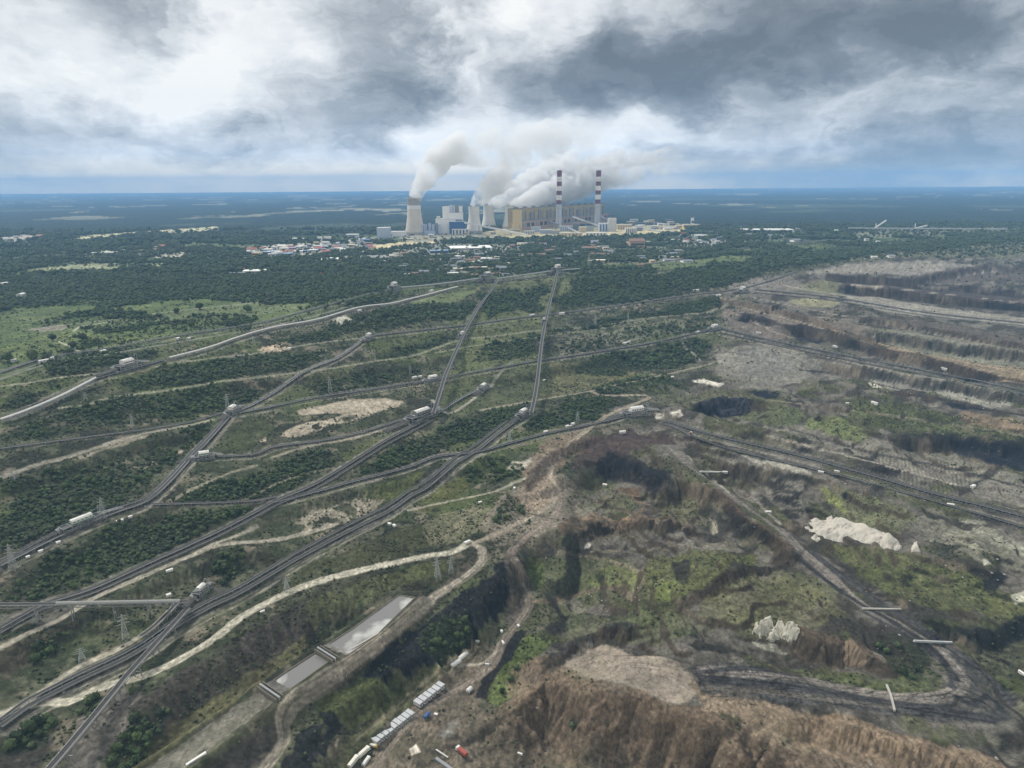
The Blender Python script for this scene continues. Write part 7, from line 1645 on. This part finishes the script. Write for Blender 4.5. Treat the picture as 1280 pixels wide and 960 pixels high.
# ------------------------------------------------------------------ sky, sun and air
w = bpy.data.worlds.new('World'); scene.world = w; w.use_nodes = True
nt = w.node_tree; L = nt.links; nt.nodes.clear()
def nd(t, **k):
    n = nt.nodes.new(t)
    for a, b in k.items(): setattr(n, a, b)
    return n
def mth(op, a, b=None, c=None, clamp=False):
    n = nd('ShaderNodeMath', operation=op); n.use_clamp = clamp
    for i, q in enumerate((a, b, c)):
        if q is None: continue
        if isinstance(q, (int, float)): n.inputs[i].default_value = q
        else: L.new(q, n.inputs[i])
    return n.outputs[0]
out = nd('ShaderNodeOutputWorld'); bg = nd('ShaderNodeBackground'); L.new(bg.outputs[0], out.inputs[0])
bg.inputs['Strength'].default_value = .1
SUN_EL, SUN_AZ = math.radians(48), math.radians(-60)     # azimuth from +Y towards +X
sky = nd('ShaderNodeTexSky', sky_type='NISHITA'); sky.sun_disc = False; sky.sun_elevation = SUN_EL; sky.sun_rotation = SUN_AZ
tc = nd('ShaderNodeTexCoord'); sp = nd('ShaderNodeSeparateXYZ'); L.new(tc.outputs['Generated'], sp.inputs[0])
dx, dy, dz = sp.outputs
az = mth('ARCTAN2', dx, dy); el = mth('ARCSINE', dz)
ae = nd('ShaderNodeCombineXYZ'); L.new(az, ae.inputs[0]); L.new(el, ae.inputs[1])
# cloud deck coordinates: the view direction meets a flat layer
dzz = mth('ADD', mth('MAXIMUM', dz, 0.0), .10)
cl = nd('ShaderNodeCombineXYZ'); L.new(mth('DIVIDE', dx, dzz), cl.inputs[0]); L.new(mth('DIVIDE', dy, dzz), cl.inputs[1])
def noise(vec, s, d=6, r=.55, dist=0, dim='3D'):
    n = nd('ShaderNodeTexNoise'); n.inputs['Scale'].default_value = s; n.inputs['Detail'].default_value = d; n.inputs['Roughness'].default_value = r
    n.inputs['Distortion'].default_value = dist; L.new(vec, n.inputs['Vector']); return n
nA = noise(cl.outputs[0], .55, 8, .58, .3); nB = noise(cl.outputs[0], 1.7, 8, .6, .2)
st = nd('ShaderNodeVectorMath', operation='MULTIPLY'); L.new(ae.outputs[0], st.inputs[0]); st.inputs[1].default_value = (8, 14, 1)
nC = noise(st.outputs[0], 1.0, 7, .62, .25); nD = noise(st.outputs[0], .9, 5, .55, 0)
# warp of the big cloud masses
wp = nd('ShaderNodeVectorMath', operation='SUBTRACT'); L.new(nD.outputs['Color'], wp.inputs[0]); wp.inputs[1].default_value = (.5, .5, .5)
ws = nd('ShaderNodeVectorMath', operation='MULTIPLY'); L.new(wp.outputs[0], ws.inputs[0]); ws.inputs[1].default_value = (.26, .13, 0)
wp2 = nd('ShaderNodeVectorMath', operation='SUBTRACT'); L.new(nC.outputs['Color'], wp2.inputs[0]); wp2.inputs[1].default_value = (.5, .5, .5)
ws2 = nd('ShaderNodeVectorMath', operation='MULTIPLY'); L.new(wp2.outputs[0], ws2.inputs[0]); ws2.inputs[1].default_value = (.17, .10, 0)
wa = nd('ShaderNodeVectorMath', operation='ADD'); L.new(ae.outputs[0], wa.inputs[0]); L.new(ws.outputs[0], wa.inputs[1])
wb = nd('ShaderNodeVectorMath', operation='ADD'); L.new(wa.outputs[0], wb.inputs[0]); L.new(ws2.outputs[0], wb.inputs[1])
def azel(px, py):
    d = ray(px, py); d = d / np.linalg.norm(d)
    return math.atan2(d[0], d[1]), math.asin(d[2])
acc = None
# cloud masses: centre px, half sizes px, tilt deg, amount (+ bright, - dark)
for px, py, rx, ry, tl, a in [
 (30, 40, 70, 45, 0, .30), (60, 110, 120, 40, 0, .26), (130, 30, 70, 55, 20, -.42), (185, 5, 70, 50, 0, -.40), (0, 78, 50, 22, 0, -.15),
 (90, 163, 190, 28, 0, -.55), (250, 150, 120, 22, 0, -.10), (290, 45, 130, 80, 0, .42), (340, 90, 110, 50, 0, .30), (200, 85, 90, 40, 0, .12),
 (430, 110, 90, 90, 10, -.42), (470, 40, 110, 90, 0, -.38), (560, 30, 50, 40, 0, -.18), (500, 140, 70, 40, 0, -.25),
 (665, 10, 70, 42, 10, .50), (600, 90, 60, 60, 0, .20), (570, 130, 50, 40, 0, .22), (640, 130, 90, 42, 0, -.36), (720, 60, 90, 50, 10, -.28),
 (780, 90, 110, 50, -5, -.34), (900, 55, 180, 72, -5, -.50), (930, 100, 130, 50, 0, -.34), (1060, 20, 130, 50, 0, -.34), (1190, 60, 100, 60, 0, -.40),
 (1280, 30, 90, 60, 0, -.20), (1090, 50, 30, 30, 0, .15), (1010, 140, 90, 26, 0, .06), (1130, 148, 190, 20, 5, .02), (880, 160, 160, 24, 8, .02),
 (1150, 175, 170, 14, 0, -.12), (1230, 195, 240, 36, 0, -.55), (1000, 210, 260, 22, 0, -.26), (760, 178, 120, 18, 5, .15), (200, 205, 300, 22, 0, .05), (400, 190, 200, 30, 0, .10),
 (800, 200, 90, 16, 0, -.06), (20, 225, 200, 14, 0, -.06), (620, 190, 160, 50, 0, .14),
]:
    A, E = azel(px, py)
    mp = nd('ShaderNodeMapping', vector_type='TEXTURE'); L.new(wb.outputs[0], mp.inputs[0])
    mp.inputs['Location'].default_value = (A, E, 0); mp.inputs['Rotation'].default_value = (0, 0, math.radians(tl)); mp.inputs['Scale'].default_value = (rx * 1.5 / F, ry * 1.5 / F, 1)
    g = nd('ShaderNodeTexGradient', gradient_type='SPHERICAL'); L.new(mp.outputs[0], g.inputs[0])
    s = mth('SMOOTH_MIN', mth('MULTIPLY', g.outputs['Fac'], 1.5), 1.0, .4)
    acc = mth('MULTIPLY', s, a) if acc is None else mth('MULTIPLY_ADD', s, a, acc)
val = mth('MULTIPLY_ADD', acc, .66, .74)
val = mth('MULTIPLY_ADD', mth('SUBTRACT', nA.outputs[0], .5), .30, val)
val = mth('MULTIPLY_ADD', mth('SUBTRACT', nB.outputs[0], .5), .22, val)
st2 = nd('ShaderNodeVectorMath', operation='MULTIPLY'); L.new(wb.outputs[0], st2.inputs[0]); st2.inputs[1].default_value = (17, 27, 1)
nE = noise(st2.outputs[0], .8, 8, .62, .9)
lo = mth('MULTIPLY_ADD', mth('SUBTRACT', nE.outputs[0], .5), .48, mth('MULTIPLY', mth('SUBTRACT', nC.outputs[0], .5), .62))
val = mth('ADD', lo, val)
rp = nd('ShaderNodeValToRGB'); L.new(val, rp.inputs[0]); e = rp.color_ramp.elements
def cc(c, k=1.0): q = lin(c) * k; return (q[0], q[1], q[2], 1)
e[0].position = 0.0; e[0].color = cc((100, 105, 113)); e[1].position = 1.0; e[1].color = cc((250, 249, 246), 1.0)
for p, c in [(.22, (126, 131, 139)), (.42, (164, 168, 174)), (.62, (206, 208, 211)), (.80, (232, 233, 234))]:
    q = e.new(p); q.color = cc(c)
# brighten towards the horizon where the air in front of it takes light away
hz = nd('ShaderNodeMapRange'); L.new(el, hz.inputs[0]); hz.inputs['From Min'].default_value = 0; hz.inputs['From Max'].default_value = .13; hz.inputs['To Min'].default_value = SKYH; hz.inputs['To Max'].default_value = SKYT
hz.interpolation_type = 'SMOOTHERSTEP'
vs = nd('ShaderNodeVectorMath', operation='SCALE'); tn = nd('ShaderNodeMapRange'); L.new(el, tn.inputs[0]); tn.inputs['From Min'].default_value = 0; tn.inputs['From Max'].default_value = .045; tn.inputs['To Min'].default_value = 1; tn.inputs['To Max'].default_value = 0; tn.interpolation_type = 'SMOOTHSTEP'
wm = nd('ShaderNodeMix', data_type='RGBA'); L.new(tn.outputs[0], wm.inputs['Factor']); wm.inputs[6].default_value = (1, 1, 1, 1); wm.inputs[7].default_value = (2.2, 1.65, .85, 1)
wx_ = nd('ShaderNodeVectorMath', operation='MULTIPLY'); L.new(rp.outputs[0], wx_.inputs[0]); L.new(wm.outputs[2], wx_.inputs[1]); L.new(wx_.outputs[0], vs.inputs[0]); L.new(hz.outputs[0], vs.inputs['Scale'])
mx = nd('ShaderNodeMix', data_type='RGBA'); mx.inputs['Factor'].default_value = .985
L.new(sky.outputs[0], mx.inputs[6]); L.new(vs.outputs[0], mx.inputs[7]); L.new(mx.outputs[2], bg.inputs[0])
w.cycles.sampling_method = 'MANUAL'; w.cycles.sample_map_resolution = 512
sl = bpy.data.lights.new('sun', 'SUN'); so = bpy.data.objects.new('sun', sl); COL.objects.link(so)
sl.energy = SUN_E; sl.angle = math.radians(10); sl.color = (1, .96, .89)
sd = Vector((math.sin(SUN_AZ) * math.cos(SUN_EL), math.cos(SUN_AZ) * math.cos(SUN_EL), math.sin(SUN_EL)))
so.rotation_euler = sd.to_track_quat('Z', 'Y').to_euler()
# air
hm = bpy.data.materials.new('air'); hm.use_nodes = True; hn = hm.node_tree; hn.nodes.clear()
ho = hn.nodes.new('ShaderNodeOutputMaterial'); hv = hn.nodes.new('ShaderNodeVolumePrincipled')
hv.inputs['Color'].default_value = (*AIRC, 1); hv.inputs['Density'].default_value = AIRD; hv.inputs['Anisotropy'].default_value = 0.0
hn.links.new(hv.outputs[0], ho.inputs['Volume'])
bm = bmesh.new(); bmesh.ops.create_cube(bm, size=1.0)
X0, X1, Y0, Y1, Z0, Z1 = -39000, 39000, -400, 31000, -185, 640
for v in bm.verts: v.co = Vector((X0 if v.co.x < 0 else X1, Y0 if v.co.y < 0 else Y1, Z0 if v.co.z < 0 else Z1))
me = bpy.data.meshes.new('haze'); bm.to_mesh(me); bm.free(); me.materials.append(hm)
hz_o = bpy.data.objects.new('haze', me); COL.objects.link(hz_o); tag(hz_o, kind='stuff')
vs_ = scene.view_settings; scene.display_settings.display_device = 'sRGB'
vs_.view_transform = 'Standard'; vs_.look = 'None'; vs_.exposure = EXPO; vs_.gamma = 1.0; vs_.use_curve_mapping = False
cy = scene.cycles
cy.use_denoising = DENOISE; cy.denoiser = 'OPENIMAGEDENOISE'; cy.use_adaptive_sampling = True; cy.adaptive_threshold = .01
cy.max_bounces = 4; cy.diffuse_bounces = 2; cy.glossy_bounces = 2; cy.transmission_bounces = 2; cy.volume_bounces = VB; cy.transparent_max_bounces = 6
cy.caustics_reflective = False; cy.caustics_refractive = False
